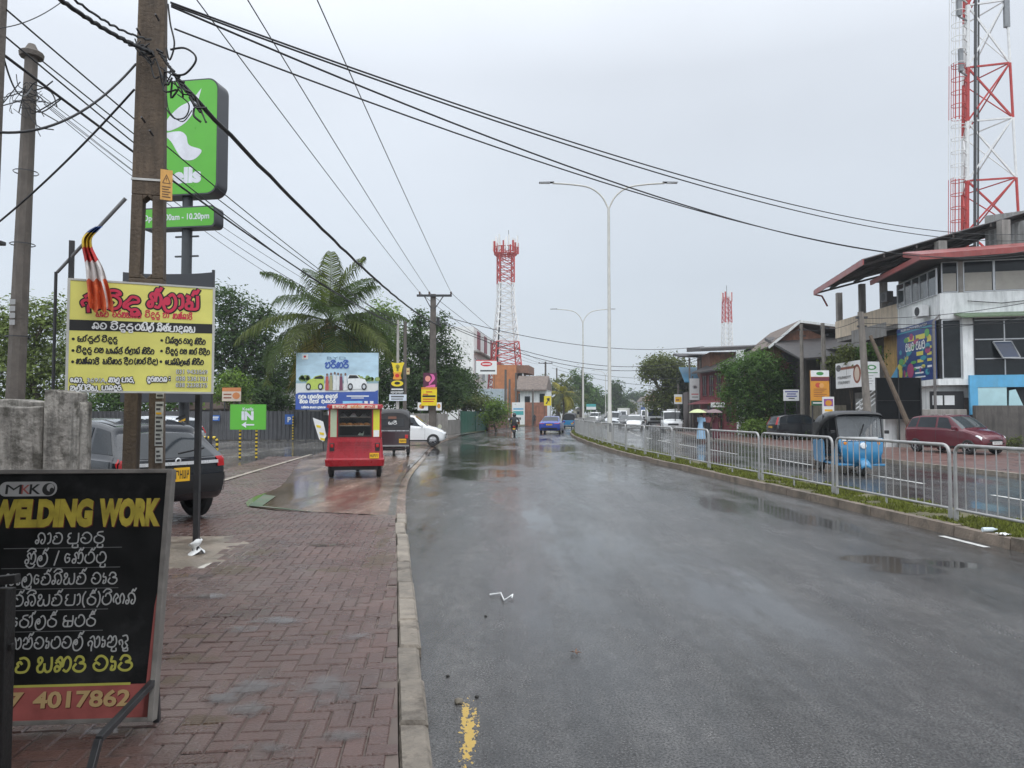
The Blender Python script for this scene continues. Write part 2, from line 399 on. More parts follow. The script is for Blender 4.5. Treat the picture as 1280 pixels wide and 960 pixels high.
SGM = {  # marks set over, under or after the letter before (x measured back from its right edge)
 'u': ['-.5,-.12 -.5,-.36 -.06,-.36 -.06,-.12'], 'i': ['-.92,1.12 -.62,1.4 -.2,1.36 -.06,1.14 -.3,1.1'],
 'I': ['-.92,1.12 -.62,1.4 -.2,1.36 -.06,1.14 -.3,1.1 -.3,1.3'], 'x': ['-.5,1.02 -.34,1.34 -.2,1.18 -.02,1.44'],
 '^': ['-.95,-.1 -.6,-.36 -.2,-.3 -.05,-.05'], 'Y': ['.04,.88 .22,1 .38,.7 .36,.2 .12,0', '.3,1.0 .4,1.3 .5,1.18 .62,1.42'],
}
def sinhala(word):
    x = 0; out = []; last = 0
    for ch in word:
        if ch == ' ': x += .55; continue
        if ch in SG:
            w, ss = SG[ch]
            for s in ss: out.append([(px + x, py) for px, py in s])
            x += w + .17; last = x - .17
        elif ch in SGM:
            for s in SGM[ch]:
                out.append([tuple(float(q) for q in p.split(',')) for p in s.split()])
                out[-1] = [(a + last, b) for a, b in out[-1]]
            if ch == 'Y': x += .55
    return out, x - .17
class Let:
    """print on a face: u to the right, v up, laid on the plane y = yf in the sign's own frame"""
    def __init__(s, yf, step=.0015): s.yf = yf; s.d = {}; s.step = step
    def mb(s, m):
        if m.name not in s.d: s.d[m.name] = (m, MB())
        return s.d[m.name][1]
    def y(s, layer): return s.yf - s.step * layer
    def poly(s, pts, m, layer=1):
        s.mb(m).poly(*[(u, s.y(layer), v) for u, v in pts]); return s
    def rect(s, u0, v0, u1, v1, m, layer=1): return s.poly([(u0, v0), (u1, v0), (u1, v1), (u0, v1)], m, layer)
    def oval(s, u, v, a, b, m, layer=1, n=20): return s.poly([(u + a * math.cos(2 * math.pi * k / n), v + b * math.sin(2 * math.pi * k / n)) for k in range(n)], m, layer)
    def rrect(s, u0, v0, u1, v1, r, m, layer=1):
        pts = []
        for cx, cy, a0 in ((u1 - r, v1 - r, 0), (u0 + r, v1 - r, 90), (u0 + r, v0 + r, 180), (u1 - r, v0 + r, 270)):
            for k in range(7): a = R(a0 + 15 * k); pts.append((cx + r * math.cos(a), cy + r * math.sin(a)))
        return s.poly(pts, m, layer)
    def latin(s, t, u, v, h, m, layer=2, width=None, bold=0, align='l', slant=0, rot=0):
        vs, fs, w = latin_mesh(t, bold); k = h / .73; kx = (width / w) if width else k
        W = w * kx; o = u - (W / 2 if align == 'c' else W if align == 'r' else 0)
        c, q = math.cos(rot), math.sin(rot)
        s.mb(m).add([(o + a * kx * c - b * k * q + slant * b * k, s.y(layer), v + b * k * c + a * kx * q) for a, b in vs], fs); return s
    def fine(s, n, u, v, h, m, layer=2, width=1., seed=1):
        vs, fs, w = greek_mesh(n, seed); k = h / .73
        s.mb(m).add([(u + a * width / w, s.y(layer), v + b * k) for a, b in vs], fs); return s
    def sin(s, t, u, v, h, m, layer=2, width=None, lw=.068, align='l', rot=0):
        ss, w = sinhala(t); kx = (width / w) if width else h
        W = w * kx; o = u - (W / 2 if align == 'c' else W if align == 'r' else 0)
        b = s.mb(m); n = 0
        for st in ss:
            pts = crom(st, 5); pts = [(p[0] * kx, p[1] * h) for p in pts]; n += 1
            s.ribbon(b, [(o + p[0], v + p[1] + p[0] * rot) for p in pts], lw * h, layer, n)
        return s
    def ribbon(s, b, pts, r, layer, n=0):
        k = len(pts); vs = []; fs = []
        for i in range(k):
            dx = pts[min(i + 1, k - 1)][0] - pts[max(i - 1, 0)][0]; dy = pts[min(i + 1, k - 1)][1] - pts[max(i - 1, 0)][1]
            l = math.hypot(dx, dy) or 1; nx, ny = -dy / l * r, dx / l * r
            ex = 0
            if i == 0: ex = -.6
            if i == k - 1: ex = .6
            x = pts[i][0] + ex * r * dx / l; z = pts[i][1] + ex * r * dy / l
            y = s.y(layer) - s.step * .5 * ((i / k) * .5 + (n % 5) * .1)
            vs += [(x + nx, y, z + ny), (x - nx, y, z - ny)]
        fs = [(2 * i, 2 * i + 1, 2 * i + 3, 2 * i + 2) for i in range(k - 1)]
        b.add(vs, fs)
    def build(s, parent, name='lettering'):
        for m, b in s.d.values(): b.build(name, m, parent, fixn=False)
# ------------------------------------------------------------------ ground, road, kerbs, pavement
LEFT = [(-12, 2.2), (2, -.12), (3.43, -.37), (5.4, -.68), (8.3, -1.14), (11.4, -1.64), (18.3, -2.55), (26, -3.1), (34, -3.65), (42, -4.0), (54, -3.7), (63, -2.95), (80, -1.3), (108, 4.2), (150, 12.5), (200, 22), (420, 66)]
MED = [(-12, 7.9), (2, 6.7), (8.8, 6.05), (14.5, 5.6), (21.7, 4.95), (29.8, 4.3), (42, 4.1), (54, 4.35), (66, 5.3), (89, 8.6), (108, 12.0), (150, 20), (200, 29.5), (420, 73)]
def xl(y): return interp(LEFT, y)
def xm(y): return interp(MED, y)
def xr(y): return interp([(-12, 14.8), (10, 13.6), (18.7, 13.0), (24.5, 12.7), (40, 12.4), (55, 13.0), (89, 17.6), (108, 21), (150, 29), (200, 38.5), (420, 83)], y)
YS = [-12 + .5 * i for i in range(60)] + [18 + i for i in range(60)] + [78 + 4 * i for i in range(18)] + [150 + 15 * i for i in range(19)]
def strip(fa, fb, z, ys, zb=None, n=1):
    b = MB(); zb = z if zb is None else zb
    for i in range(len(ys) - 1):
        for k in range(n):
            def q(y, t): return (lerp(fa(y), fb(y), t), y, lerp(z, zb, t))
            b.poly(q(ys[i], k / n), q(ys[i], (k + 1) / n), q(ys[i + 1], (k + 1) / n), q(ys[i + 1], k / n))
    return b
def road_material(name, base=(.050, .048, .0465), gain=1.0, pools=()):
    m = bpy.data.materials.new(name); m.use_nodes = True
    t = m.node_tree; b = t.nodes['Principled BSDF']; N = t.nodes.new; L = t.links.new
    co = N('ShaderNodeTexCoord')
    def nz(scale, st, det=6, ro=.6):
        mp = N('ShaderNodeMapping'); mp.inputs['Scale'].default_value = st; L(co.outputs['Object'], mp.inputs[0])
        n = N('ShaderNodeTexNoise'); n.inputs['Scale'].default_value = scale; n.inputs['Detail'].default_value = det; n.inputs['Roughness'].default_value = ro
        L(mp.outputs[0], n.inputs[0]); return n.outputs[0]
    def rng(s, a, b_, c, d):
        r = N('ShaderNodeMapRange'); r.inputs[1].default_value = a; r.inputs[2].default_value = b_; r.inputs[3].default_value = c; r.inputs[4].default_value = d; L(s, r.inputs[0]); return r.outputs[0]
    def mul(a, c, op='MULTIPLY'):
        x = N('ShaderNodeMath'); x.operation = op
        for i, v in enumerate((a, c)):
            if isinstance(v, float): x.inputs[i].default_value = v
            else: L(v, x.inputs[i])
        return x.outputs[0]
    film = rng(nz(.5, (1, .24, 1), 9, .7), .44, .58, 0, 1)          # where the water lies
    streaks = rng(nz(1.3, (1.6, .07, 1), 4), .40, .66, 0, 1)      # wheel tracks along the road
    grain = nz(75, (1, 1, 1), 6, .78)
    patches = nz(1.6, (1, .5, 1), 8)
    sc = N('ShaderNodeVectorMath'); sc.operation = 'SCALE'; sc.inputs[0].default_value = base
    cracks = N('ShaderNodeTexVoronoi'); cracks.feature = 'DISTANCE_TO_EDGE'; cracks.inputs['Scale'].default_value = .45; L(co.outputs['Object'], cracks.inputs[0])
    shade = mul(rng(patches, .3, .7, .70, 1.3), rng(grain, .38, .62, .25, 1.9))
    shade = mul(shade, rng(film, 0, 1, 1.2, .72)); shade = mul(shade, rng(streaks, 0, 1, .82, 1.25)); shade = mul(shade, rng(nz(9, (1, .6, 1), 8, .7), .35, .65, .75, 1.25))
    L(shade, sc.inputs[3]); L(sc.outputs[0], b.inputs['Base Color'])
    ro = mul(rng(film, 0, 1, .25, .09), rng(streaks, 0, 1, 1.0, .70))
    ro = mul(ro, rng(patches, .3, .7, .85, 1.15))
    ro = mul(ro, rng(grain, .35, .65, .65, 1.4)); L(ro, b.inputs['Roughness'])
    L(rng(grain, .36, .62, .12, .80), b.inputs['Specular IOR Level'])
    bp = N('ShaderNodeBump'); bp.inputs['Distance'].default_value = .004
    L(grain, bp.inputs['Height']); L(mul(rng(film, 0, 1, .9, .12), gain), bp.inputs['Strength'])
    L(bp.outputs[0], b.inputs['Normal'])
    b.inputs['Coat Weight'].default_value = .0
    rip = N('ShaderNodeBump'); rip.inputs['Distance'].default_value = .02; rip.inputs['Strength'].default_value = .10
    L(nz(3.0, (1, .35, 1), 3), rip.inputs['Height']); L(bp.outputs[0], rip.inputs['Normal']); L(rip.outputs[0], b.inputs['Normal'])
    if pools:
        k = ellmask(t, pools, soft=.5, nscale=1.1, namp=1.0, stretch=(.8, .8, 1))
        over(t, k, b.inputs['Roughness'], .09); over(t, k, b.inputs['Base Color'], (.026, .023, .022))
        inv = N('ShaderNodeMapRange'); inv.inputs[3].default_value = .10; inv.inputs[4].default_value = .012; L(k, inv.inputs[0]); L(inv.outputs[0], rip.inputs['Strength'])
        old = bp.inputs['Strength'].links[0].from_socket; i2 = N('ShaderNodeMapRange'); i2.inputs[3].default_value = 1; i2.inputs[4].default_value = 0; L(k, i2.inputs[0]); L(mul(old, i2.outputs[0]), bp.inputs['Strength'])
    if name == 'wet_asphalt':
        k = ellmask(t, [gell(587, 918, 8, 32), gell(581, 895, 4, 18)], soft=.12, nscale=38, namp=2.5, stretch=(1, .5, 1)); over(t, k, b.inputs['Base Color'], (.50, .33, .07)); over(t, k, b.inputs['Roughness'], .45)
    MC[name] = m
    return m
ASPH = road_material('wet_asphalt', pools=[gell(*q) for q in ( (620, 570, 80, 17), (600, 592, 60, 12), (690, 560, 50, 8), (580, 560, 50, 8), (1135, 712, 70, 11), (1200, 706, 60, 9), (1090, 700, 46, 8))])
LOT = road_material('worn_grey_paving', base=(.115, .108, .10), gain=.6)
APRON = road_material('wet_concrete_apron', base=(.175, .125, .098), gain=.9)
EARTH = M('bare_earth', (.10, .085, .062), .9, var=.35, scale=.6, bump=.5, bscale=8, blotch=((.04, .06, .02), .7, .25, .5))
g = MB(); g.poly((-1500, -80, -.03), (1500, -80, -.03), (1500, 2500, -.03), (-1500, 2500, -.03))
struct(g, 'ground', EARTH)
struct(strip(lambda y: xl(y), lambda y: xm(y) + .02, 0, YS, n=2), 'road', ASPH)
struct(strip(lambda y: xm(y) + 1.5, xr, 0, YS, n=2), 'road', ASPH)
# forecourt of grey paving behind the pavement and the shop strip on the far side of the road
lot = MB()
fy = [-12 + i for i in range(75)]
lot = strip(lambda y: -70, lambda y: xl(y) - .155, .05, fy)
struct(lot, 'forecourt', LOT)
# kerb stones on the left, then a sloping concrete lip
KSTONE = M('pale_kerb_concrete', (.215, .185, .15), .65, var=.35, scale=6, bump=.7, bscale=28, blotch=((.07, .055, .042), .75, 4.5, .53), island=.22)
kb = MB(); y = -3.0; rnd = random.Random(3)
while y < 11.6:
    l = .62 if y < 6.5 else .95; y1 = y + l - .012; j = rnd.uniform(-.014, .014); h = .085 + rnd.uniform(-.014, .008)
    a0, a1 = xl(y), xl(y1)
    T = [V((a0 - .15 + j, y, 0)), V((a0 + j, y, 0)), V((a1 + j, y1, 0)), V((a1 - .15 + j, y1, 0))]
    c = .012
    top = [T[0] + V((c, c, h)), T[1] + V((-c * 1.6, c, h)), T[2] + V((-c * 1.6, -c, h)), T[3] + V((c, -c, h))]
    mid = [p + V((0, 0, h - .02)) for p in T]; bot = [p + V((0, 0, -.02)) for p in T]
    k0 = len(kb.v)
    kb.add(bot + mid + top, [(8, 9, 10, 11)] + [(i, (i + 1) % 4, 4 + (i + 1) % 4, 4 + i) for i in range(4)] + [(4 + i, 4 + (i + 1) % 4, 8 + (i + 1) % 4, 8 + i) for i in range(4)])
    y += l
struct(kb, 'kerb', KSTONE)
# concrete apron where vehicles cross the pavement
ap = MB()
ay = [11.5 + i * .5 for i in range(84)]
def xap(y): return interp([(11.5, xl(11.5) - .5), (12.3, -4.35), (16, -5.0), (24.5, -7.0), (27, -7.4), (40, -8.5), (54, -7.5)], y)
for i in range(len(ay) - 1):
    a, c = ay[i], ay[i + 1]
    ap.poly((xap(a), a, .086), (xl(a) - .55, a, .086), (xl(c) - .55, c, .086), (xap(c), c, .086))
    ap.poly((xl(a) - .55, a, .086), (xl(a), a, .012), (xl(c), c, .012), (xl(c) - .55, c, .086))
struct(ap, 'apron', APRON)
# red block paving laid in a herringbone
BRICK = M('red_block_paving', (.098, .056, .047), .32, var=.25, scale=1.6, island=.11, bump=.35, bscale=60, rvar=.16, blotch=((.135, .105, .095), .5, .9, .52))
_t = BRICK.node_tree; _b = _t.nodes['Principled BSDF']
_k = ellmask(_t, [gell(*q, .085) for q in ((405, 862, 60, 22), (318, 856, 36, 14), (345, 776, 44, 6), (296, 785, 30, 6), (450, 795, 26, 8), (320, 885, 34, 12), (280, 872, 26, 10), (330, 935, 40, 12), (410, 680, 30, 4), (240, 905, 40, 12), (90, 915, 90, 14))], soft=.3, nscale=5, namp=1.2)
over(_t, _k, _b.inputs['Roughness'], .06)
_k = ellmask(_t, [gell(*q, .085) for q in ((474, 700, 20, 14), (478, 678, 9, 8), (415, 712, 34, 4), (290, 712, 40, 7), (240, 822, 34, 6), (250, 796, 34, 4), (412, 790, 8, 4), (475, 664, 10, 5), (255, 900, 34, 8), (330, 690, 24, 4), (215, 850, 20, 8))], soft=.4, nscale=7, namp=1.1)
over(_t, _k, _b.inputs['Base Color'], (.075, .045, .024)); over(_t, _k, _b.inputs['Roughness'], .3)
SANDJ = M('dirty_joint_sand', (.13, .10, .085), .7, var=.3, scale=3)
PAVE_L = [(-12, -14), (8, -14), (9, -14), (12, -9.5), (14, -8.2), (17, -7.9), (25, -8.5), (27.5, -9)]
def in_pave(x, y):
    if y < 1.2 or y > 27 or x > xl(y) - .17: return False
    if x < interp(PAVE_L, y) or x < -9: return False
    if y > 11.35 and x > xap(y) - .02: return False
    if 7.55 < y < 9.15 + .3 * math.sin(x * 3) and x < -3.05 - .5 * (y - 7.55) * .6: return False    # patch of bare concrete round the post
    return True
pv = MB(); A = .106
rb = random.Random(5)
ca, sa = math.cos(R(6)), math.sin(R(6))
for i in range(-100, 64):
    for j in range(0, 275):
        k = (i - j) % 4
        if k == 0: w, h = 2, 1
        elif k == 3: w, h = 1, 2
        else: continue
        gx, gy = i * A, j * A
        cx, cy = gx + w * A / 2, gy + h * A / 2
        X, Y = cx * ca - cy * sa, cx * sa + cy * ca
        if not in_pave(X, Y): continue
        e = .004; c = .007; z = .083 + rb.uniform(-.004, .003) + .008 * noise.noise(V((X * .6, Y * .6, 0))); tx, ty = rb.uniform(-.012, .012), rb.uniform(-.012, .012)
        def q(u, v, zz):
            yy = (gx + u) * sa + (gy + v) * ca
            return (min((gx + u) * ca - (gy + v) * sa, xl(yy) - .153) if yy < 11.6 else (gx + u) * ca - (gy + v) * sa, yy, zz + (u - w * A / 2) * tx + (v - h * A / 2) * ty)
        W, H = w * A, h * A
        vs = [q(e, e, z - .008), q(W - e, e, z - .008), q(W - e, H - e, z - .008), q(e, H - e, z - .008),
              q(e + c, e + c, z), q(W - e - c, e + c, z), q(W - e - c, H - e - c, z), q(e + c, H - e - c, z)]
        pv.add(vs, [(4, 5, 6, 7), (0, 1, 5, 4), (1, 2, 6, 5), (2, 3, 7, 6), (3, 0, 4, 7)])
struct(pv, 'pavement', BRICK, fixn=False)
jb = strip(lambda y: max(interp(PAVE_L, y), -9), lambda y: (xl(y) - .15) if y < 11.6 else xap(y), .072, [1 + .5 * i for i in range(53)])
struct(jb, 'pavement_bed', SANDJ)
_cp = MB().poly((-9.2, 7.4, .0795), (-2.75, 7.5, .0795), (-3.1, 8.9, .0795), (-3.6, 9.5, .0795), (-9.2, 9.5, .0795)); _cm = (M('sandy_concrete', (.20, .165, .13), .4, var=.35, scale=2, bump=.5, bscale=25, blotch=((.075, .05, .035), .7, 1.4, .52)))
_k = ellmask(_cm.node_tree, [gell(*q_, .08) for q_ in ((240, 722, 34, 3), (262, 707, 14, 4), (225, 724, 24, 3))], soft=.3, nscale=9, namp=.9); over(_cm.node_tree, _k, _cm.node_tree.nodes['Principled BSDF'].inputs['Base Color'], (.55, .52, .46))
struct(_cp, 'concrete_patch', _cm)
PUD = M('shallow_puddle', (.12, .108, .10), .03, var=.2, rvar=.01, spec=.6)
_t = PUD.node_tree; _b = _t.nodes['Principled BSDF']
_k = ellmask(_t, [gell(*q, .09) for q in ((410, 860, 62, 22), (318, 856, 34, 13), (350, 776, 50, 5), (300, 785, 30, 5), (452, 795, 26, 7), (320, 885, 34, 10), (280, 872, 26, 8), (330, 935, 44, 11), (410, 681, 30, 3), (240, 745, 60, 5), (240, 720, 40, 4), (110, 912, 90, 12), (430, 920, 30, 9))], soft=1.1, nscale=5.5, namp=1.7)
_m = _t.nodes.new('ShaderNodeMath'); _m.operation = 'MULTIPLY'; _m.inputs[1].default_value = .55; _t.links.new(_k, _m.inputs[0]); _t.links.new(_m.outputs[0], _b.inputs['Alpha'])
struct(strip(lambda y: -4.6, lambda y: xl(y) - .16, .0905, [2.2 + .5 * i for i in range(17)]), 'puddle', PUD)
# paint left on the road
RW = M('worn_road_white', (.55, .55, .53), .5, var=.3, scale=6, blotch=((.12, .12, .12), .8, 5, .55))
wl = MB()
def dash(b, fx, y0, y1, w, z=.004, n=6):
    for i in range(n):
        a, c = lerp(y0, y1, i / n), lerp(y0, y1, (i + 1) / n)
        b.poly((fx(a) - w / 2, a, z), (fx(a) + w / 2, a, z), (fx(c) + w / 2, c, z), (fx(c) - w / 2, c, z))
dash(wl, lambda y: xm(y) - .16, 9.15, 10.0, .09)
for y0 in (8, 11.3, 14.6, 17.9): pass
for y0 in (5.2, 11.2, 17.4, 23.6, 30, 36, 42, 48, 54, 60, 66, 72, 78): dash(wl, lambda y: 9.75 - .016 * (y - 14) if y < 30 else lerp(xm(y) + 1.5, xr(y), .5), y0, y0 + 3.8, .11)
# the white line across the forecourt
a, c = G(280, 600, .1), G(372, 573, .1)
d = (c - a).normalized(); nrm = V((-d.y, d.x, 0)) * .07; a = a - d * .8; c = c + d * 2.5
MB().poly(a - nrm, a + nrm, c + nrm, c - nrm).build('road_marking', M('dirty_tan_line', (.30, .26, .21), .6, var=.35, scale=3, blotch=((.12, .10, .09), .8, 2.5, .55)))['kind'] = 'structure'
struct(wl, 'road_marking', RW)
struct(MB().poly(G(396, 640, .096), G(310, 632, .096), G(330, 618, .096), G(345, 620, .096), G(328, 632, .096)), 'green_paint_patch', M('green_paint', (.06, .11, .05), .5, var=.4, scale=4, blotch=((.15, .12, .10), .9, 4, .5)))
# median: kerb, earth, fence line, and the far shoulder
ys = [y for y in YS if y > -3]
mk = MB(); y = 2.0; rk = random.Random(8)
while y < 120:
    l = 1.0 if y < 60 else 3; y1 = y + l - .015
    a0, a1 = xm(y), xm(y1); h = .14 + rk.uniform(-.01, .01); w = .16
    for zz in (0,):
        vs = [(a0, y, -.02), (a0 + w, y, -.02), (a1 + w, y1, -.02), (a1, y1, -.02), (a0 + .012, y, h), (a0 + w, y, h), (a1 + w, y1, h), (a1 + .012, y1, h)]
        mk.add(vs, [(4, 5, 6, 7), (0, 1, 5, 4), (1, 2, 6, 5), (2, 3, 7, 6), (3, 0, 4, 7)])
    y += l
struct(mk, 'kerb', M('dark_kerb_concrete', (.17, .135, .105), .6, var=.35, scale=5, bump=.5, bscale=30, island=.15, blotch=((.05, .045, .03), .6, 2, .52)))
struct(strip(lambda y: xm(y) + .15, lambda y: xm(y) + 1.4, .12, ys), 'median', M('median_soil', (.105, .095, .05), .85, var=.4, scale=3, bump=.6, bscale=20))
struct(strip(lambda y: xm(y) + 1.4, lambda y: xm(y) + 1.52, .122, ys, zb=0.002), 'kerb', MC['dark_kerb_concrete'])
# grass on the median
gr = MB(); rg = random.Random(11)
for k in range(66000):
    y = 6.3 + 62 * rg.random() ** 2.3
    u = .13 + 1.2 * rg.random()
    x = xm(y) + u
    dens = noise.noise(V((x * 1.3, y * 1.3, 3))) + .35 * noise.noise(V((x * 5, y * 5, 1)))
    if dens < -.2 or (u > .95 and dens < .15): continue
    h = rg.uniform(.012, .055) * (1 + 1.6 * max(dens, 0)) * (1 + y / 60); w = rg.uniform(.004, .009) * (1 + y / 14)
    an = rg.uniform(0, 6.28); lx, ly = rg.gauss(0, .03), rg.gauss(0, .03); dx, dy = math.cos(an) * w, math.sin(an) * w
    z0 = .118
    gr.add([(x - dx, y - dy, z0), (x + dx, y + dy, z0), (x + dx * .6 + lx * .5, y + dy * .6 + ly * .5, z0 + h * .65), (x + lx, y + ly, z0 + h), (x - dx * .6 + lx * .5, y - dy * .6 + ly * .5, z0 + h * .65)], [(0, 1, 2, 3, 4)])
tag(gr.build('grass', leafmat('median_grass', (.135, .145, .040), .6, .6), fixn=False), 'short green grass and weeds growing along the median strip', 'grass', kind='stuff')
# far side: kerb, red pavement, forecourt earth
struct(strip(xr, lambda y: xr(y) + .16, .11, ys), 'kerb', MC['pale_kerb_concrete'])
struct(strip(lambda y: xr(y) - .004, xr, .0, ys, zb=.11), 'kerb', MC['pale_kerb_concrete'])
struct(strip(lambda y: xr(y) + .16, lambda y: xr(y) + 7.2, .10, ys), 'pavement', M('wet_red_paving', (.14, .075, .062), .38, var=.3, scale=1.2, bump=.25, bscale=9, rvar=.15))
struct(strip(lambda y: xr(y) + 7.2, lambda y: xr(y) + 60, .085, ys), 'forecourt', M('yard_ground', (.12, .10, .085), .7, var=.35, scale=1))
struct(strip(lambda y: -60, lambda y: xl(y) - .02, .045, [y for y in YS if 61 < y]), 'verge', M('grassy_verge', (.08, .085, .04), .9, var=.4, scale=1.2, bump=.5, bscale=10, blotch=((.12, .10, .075), .8, .7, .5)))
# small litter
lt = MB(); c = G(719, 818)
for k in range(5):
    a = k * 1.25; lt.add([(c.x, c.y, .012), (c.x + .022 * math.cos(a - .35), c.y + .022 * math.sin(a - .35), .018), (c.x + .048 * math.cos(a), c.y + .048 * math.sin(a), .03 if k % 2 else .012), (c.x + .022 * math.cos(a + .35), c.y + .022 * math.sin(a + .35), .02)], [(0, 1, 2, 3)])
tag(lt.build('dry_leaf', flat('dry_leaf_brown', (.13, .06, .03)), loc=(c.x, c.y, 0)), 'small curled brown leaf lying on the wet road', 'leaf')
pts = [G(612, 743, .02), G(626, 741, .02), G(630, 750, .02), G(641, 743, .03), G(640, 747, .02)]
tag(MB().tube(pts, .007, 5).build('bent_strip', WHITE, loc=tuple(pts[0])), 'bent white plastic strip lying on the wet road', 'litter')
c = G(573, 879)
def stone(c, r, seed):
    b = bmesh.new(); bmesh.ops.create_icosphere(b, subdivisions=2, radius=r)
    for v in b.verts: v.co = v.co * (1 + .35 * noise.noise(v.co / r * 1.3 + V((seed, 0, 0)))); v.co.z *= .7
    m = MB(); m.add([tuple(v.co + V(c)) for v in b.verts], [tuple(v.index for v in f.verts) for f in b.faces]); b.free(); return m
tag(stone((c.x, c.y, .012), .026, 1).build('stone', M('grey_stone', (.16, .14, .11), .8), loc=tuple(c), smooth=50), 'small grey stone at the top of the yellow paint mark', 'stone')
for i, (px, py, lb) in enumerate(((596, 872, 'tiny dark pebble right of the yellow paint mark'), (607, 771, 'tiny dark chip below the bent white strip'), (560, 846, 'tiny dark pebble close to the pale kerb stones'))):
    c = G(px, py); tag(stone((c.x, c.y, .006), .012, 5 + i).build('pebble', M('dark_pebble', (.03, .028, .025), .7), loc=tuple(c), smooth=50), lb, 'pebble')
c = G(1228, 659, .2); tag(MB().lathe([(.001, 0), (.028, .0), (.03, .03), (.03, .13), (.014, .17), (.012, .2), (.001, .2)], (c.x, c.y, .17), 10, axis='x').build('plastic_bottle', M('crushed_plastic', (.6, .68, .72), .15), loc=(c.x, c.y, .17), smooth=40), 'pale crushed plastic bottle lying in the median grass', 'bottle')
c = G(1254, 668, .15); tag(MB().grid(lambda u, v: (c.x + .13 * (u - .5), c.y + .12 * (v - .5), .16 + .03 * noise.noise(V((u * 4, v * 4, 0)))), 7, 7).build('paper_scrap', WHITE, loc=(c.x, c.y, .15)), 'crumpled white scrap of paper in the median grass', 'litter')
# steel railing on the median, panel after panel
def fence_x(y): return xm(y) + .40
def place_railing():
    PW = 3.24; HT = 1.06
    root = thing('railing_panel', '', 'railing')
    fr = MB(); r = .032; c = .13
    path = [(0.03, 0, .12), (0.03, 0, HT - c)] + [(.03 + c - c * math.cos(R(a)), 0, HT - c + c * math.sin(R(a))) for a in (22, 45, 68, 90)] + [(PW - .03 - c + c * math.sin(R(a)), 0, HT - c + c * math.cos(R(a))) for a in (0, 22, 45, 68, 90)] + [(PW - .03, 0, .12)]
    fr.tube(path, .025, 8); fr.tube([(.03, 0, .15), (PW - .03, 0, .15)], .02, 8)
    fr.build('frame', STEEL, root, smooth=50)
    bl = MB()
    for k in range(1, 16): x = .03 + (PW - .06) * k / 16; bl.tube([(x, 0, .15), (x, 0, HT - .02)], .009, 6, cap=False)
    bl.build('balusters', STEEL, root, smooth=50)
    for x in (.03, PW - .03):
        l = MB().tube([(x, 0, -.12), (x, 0, .14)], .034, 8); l.build('leg', STEEL, root, smooth=50)
    MB().tube([(PW / 2, 0, -.1), (PW / 2, 0, .15)], .02, 6).build('leg', STEEL, root, smooth=50)
    y = 4.35; i = 0
    lab = {0: 'steel railing panel at the right edge, crushed bottle before it', 1: 'steel railing panel in front of the dark red parked hatchback', 2: 'steel railing panel in front of the blue auto rickshaw', 3: 'steel railing panel in front of the black parked hatchback', 4: 'steel railing panel in front of the maroon building',
           5: 'steel railing panel in front of the woman in light blue', 6: 'steel railing panel left of the woman in light blue'}
    y = 7.32
    while y < 105:
        x = fence_x(y); d = PW + .06; y1 = y + d
        for _ in range(4):
            dx = fence_x(y1) - x; y1 = y + math.sqrt(max(d * d - dx * dx, .1))
        an = math.atan2(y1 - y, fence_x(y1) - x)
        lb = lab.get(i) or ('steel railing panel beside the nearest twin arm lamp post' if i in (9, 10) else 'grey steel railing panel in the far stretch of the median fence')
        if i == 0: o = root; o.location = (x, y, .14); o.rotation_euler = (0, 0, an); o['label'] = lb; o['group'] = 'railing panels along the median'
        else: dup(root, (x, y, .14), an + R(random.uniform(-.6, .6)), lb, group='railing panels along the median')
        y = y1; i += 1
place_railing()
# ------------------------------------------------------------------ signs and the utility poles at the left
def panel_thing(name, label, cat, px, py, Y, rz, w, h, t=.03, panel_mat=None, group=None, base=None):
    """flat sign: Empty at its lower left corner, face towards -y of its own frame"""
    p = P(px, py, Y)
    o = thing(name, label, cat, tuple(p), rz, group)
    MB().box(0, 0, 0, w, t, h).build('panel', panel_mat or WHITE, o)
    return o
# welding board: leaning A-frame board in front
yb, zb = 3.93, .17
wl_ = V((-2.97, 3.63, 0)); wr_ = V((-1.805, 3.72, 0))
BW = (wr_ - wl_).length; rzb = math.atan2(wr_.y - wl_.y, wr_.x - wl_.x); BH = 1.205
o = thing('sign_board', 'leaning black welding work board with gold lettering on an iron stand', 'sign board', (wl_.x, wl_.y, .09), rzb)
tilt = R(-9)
TB = Matrix.Translation((0, 0, .055)) @ Matrix.Rotation(tilt, 4, 'X')
BLK = M('faded_black_print', (.010, .010, .010), .42, var=.5, scale=5, rvar=.15, blotch=((.03, .03, .03), .7, 2.2, .55))
b = MB().box(0, 0, 0, BW, .012, BH, TB); b.build('panel', BLK, o)
fr = MB(); FRM = M('grey_frame_paint', (.17, .155, .14), .5, var=.35, scale=7, blotch=((.08, .035, .02), .8, 5, .58))
for bx in ((-.0, -.015, BH, BW, .03, BH + .022), (0, -.015, -.02, BW, .03, .0), (BW, -.02, -.02, BW + .028, .04, BH + .022), (-.028, -.02, -.02, 0, .04, BH + .022)): fr.box(*bx, T=TB)
fr.build('frame', FRM, o, bevel=.003)
BLK.node_tree.nodes['Principled BSDF'].inputs['Specular IOR Level'].default_value = .18
GOLD = M('gold_print', (.38, .30, .035), .5, var=.3, scale=14); GREYP = flat('silver_print', (.36, .36, .35)); RP = M('faded_red_print', (.30, .075, .065), .5, var=.25, scale=6)
YG = flat('yellow_green_print', (.40, .38, .07)); DKR = flat('dark_red_print', (.10, .012, .008)); LINEP = flat('line_print', (.10, .10, .10))
L_ = Let(0, .0012)
def bu(px): return BW - (211 - px) * .0041 + .05   # photo pixel on the board -> board coordinates
def bv(py): return BH - (py - 591) * .00397
L_.rect(0.0, 0.0, BW, bv(855), RP, 1)
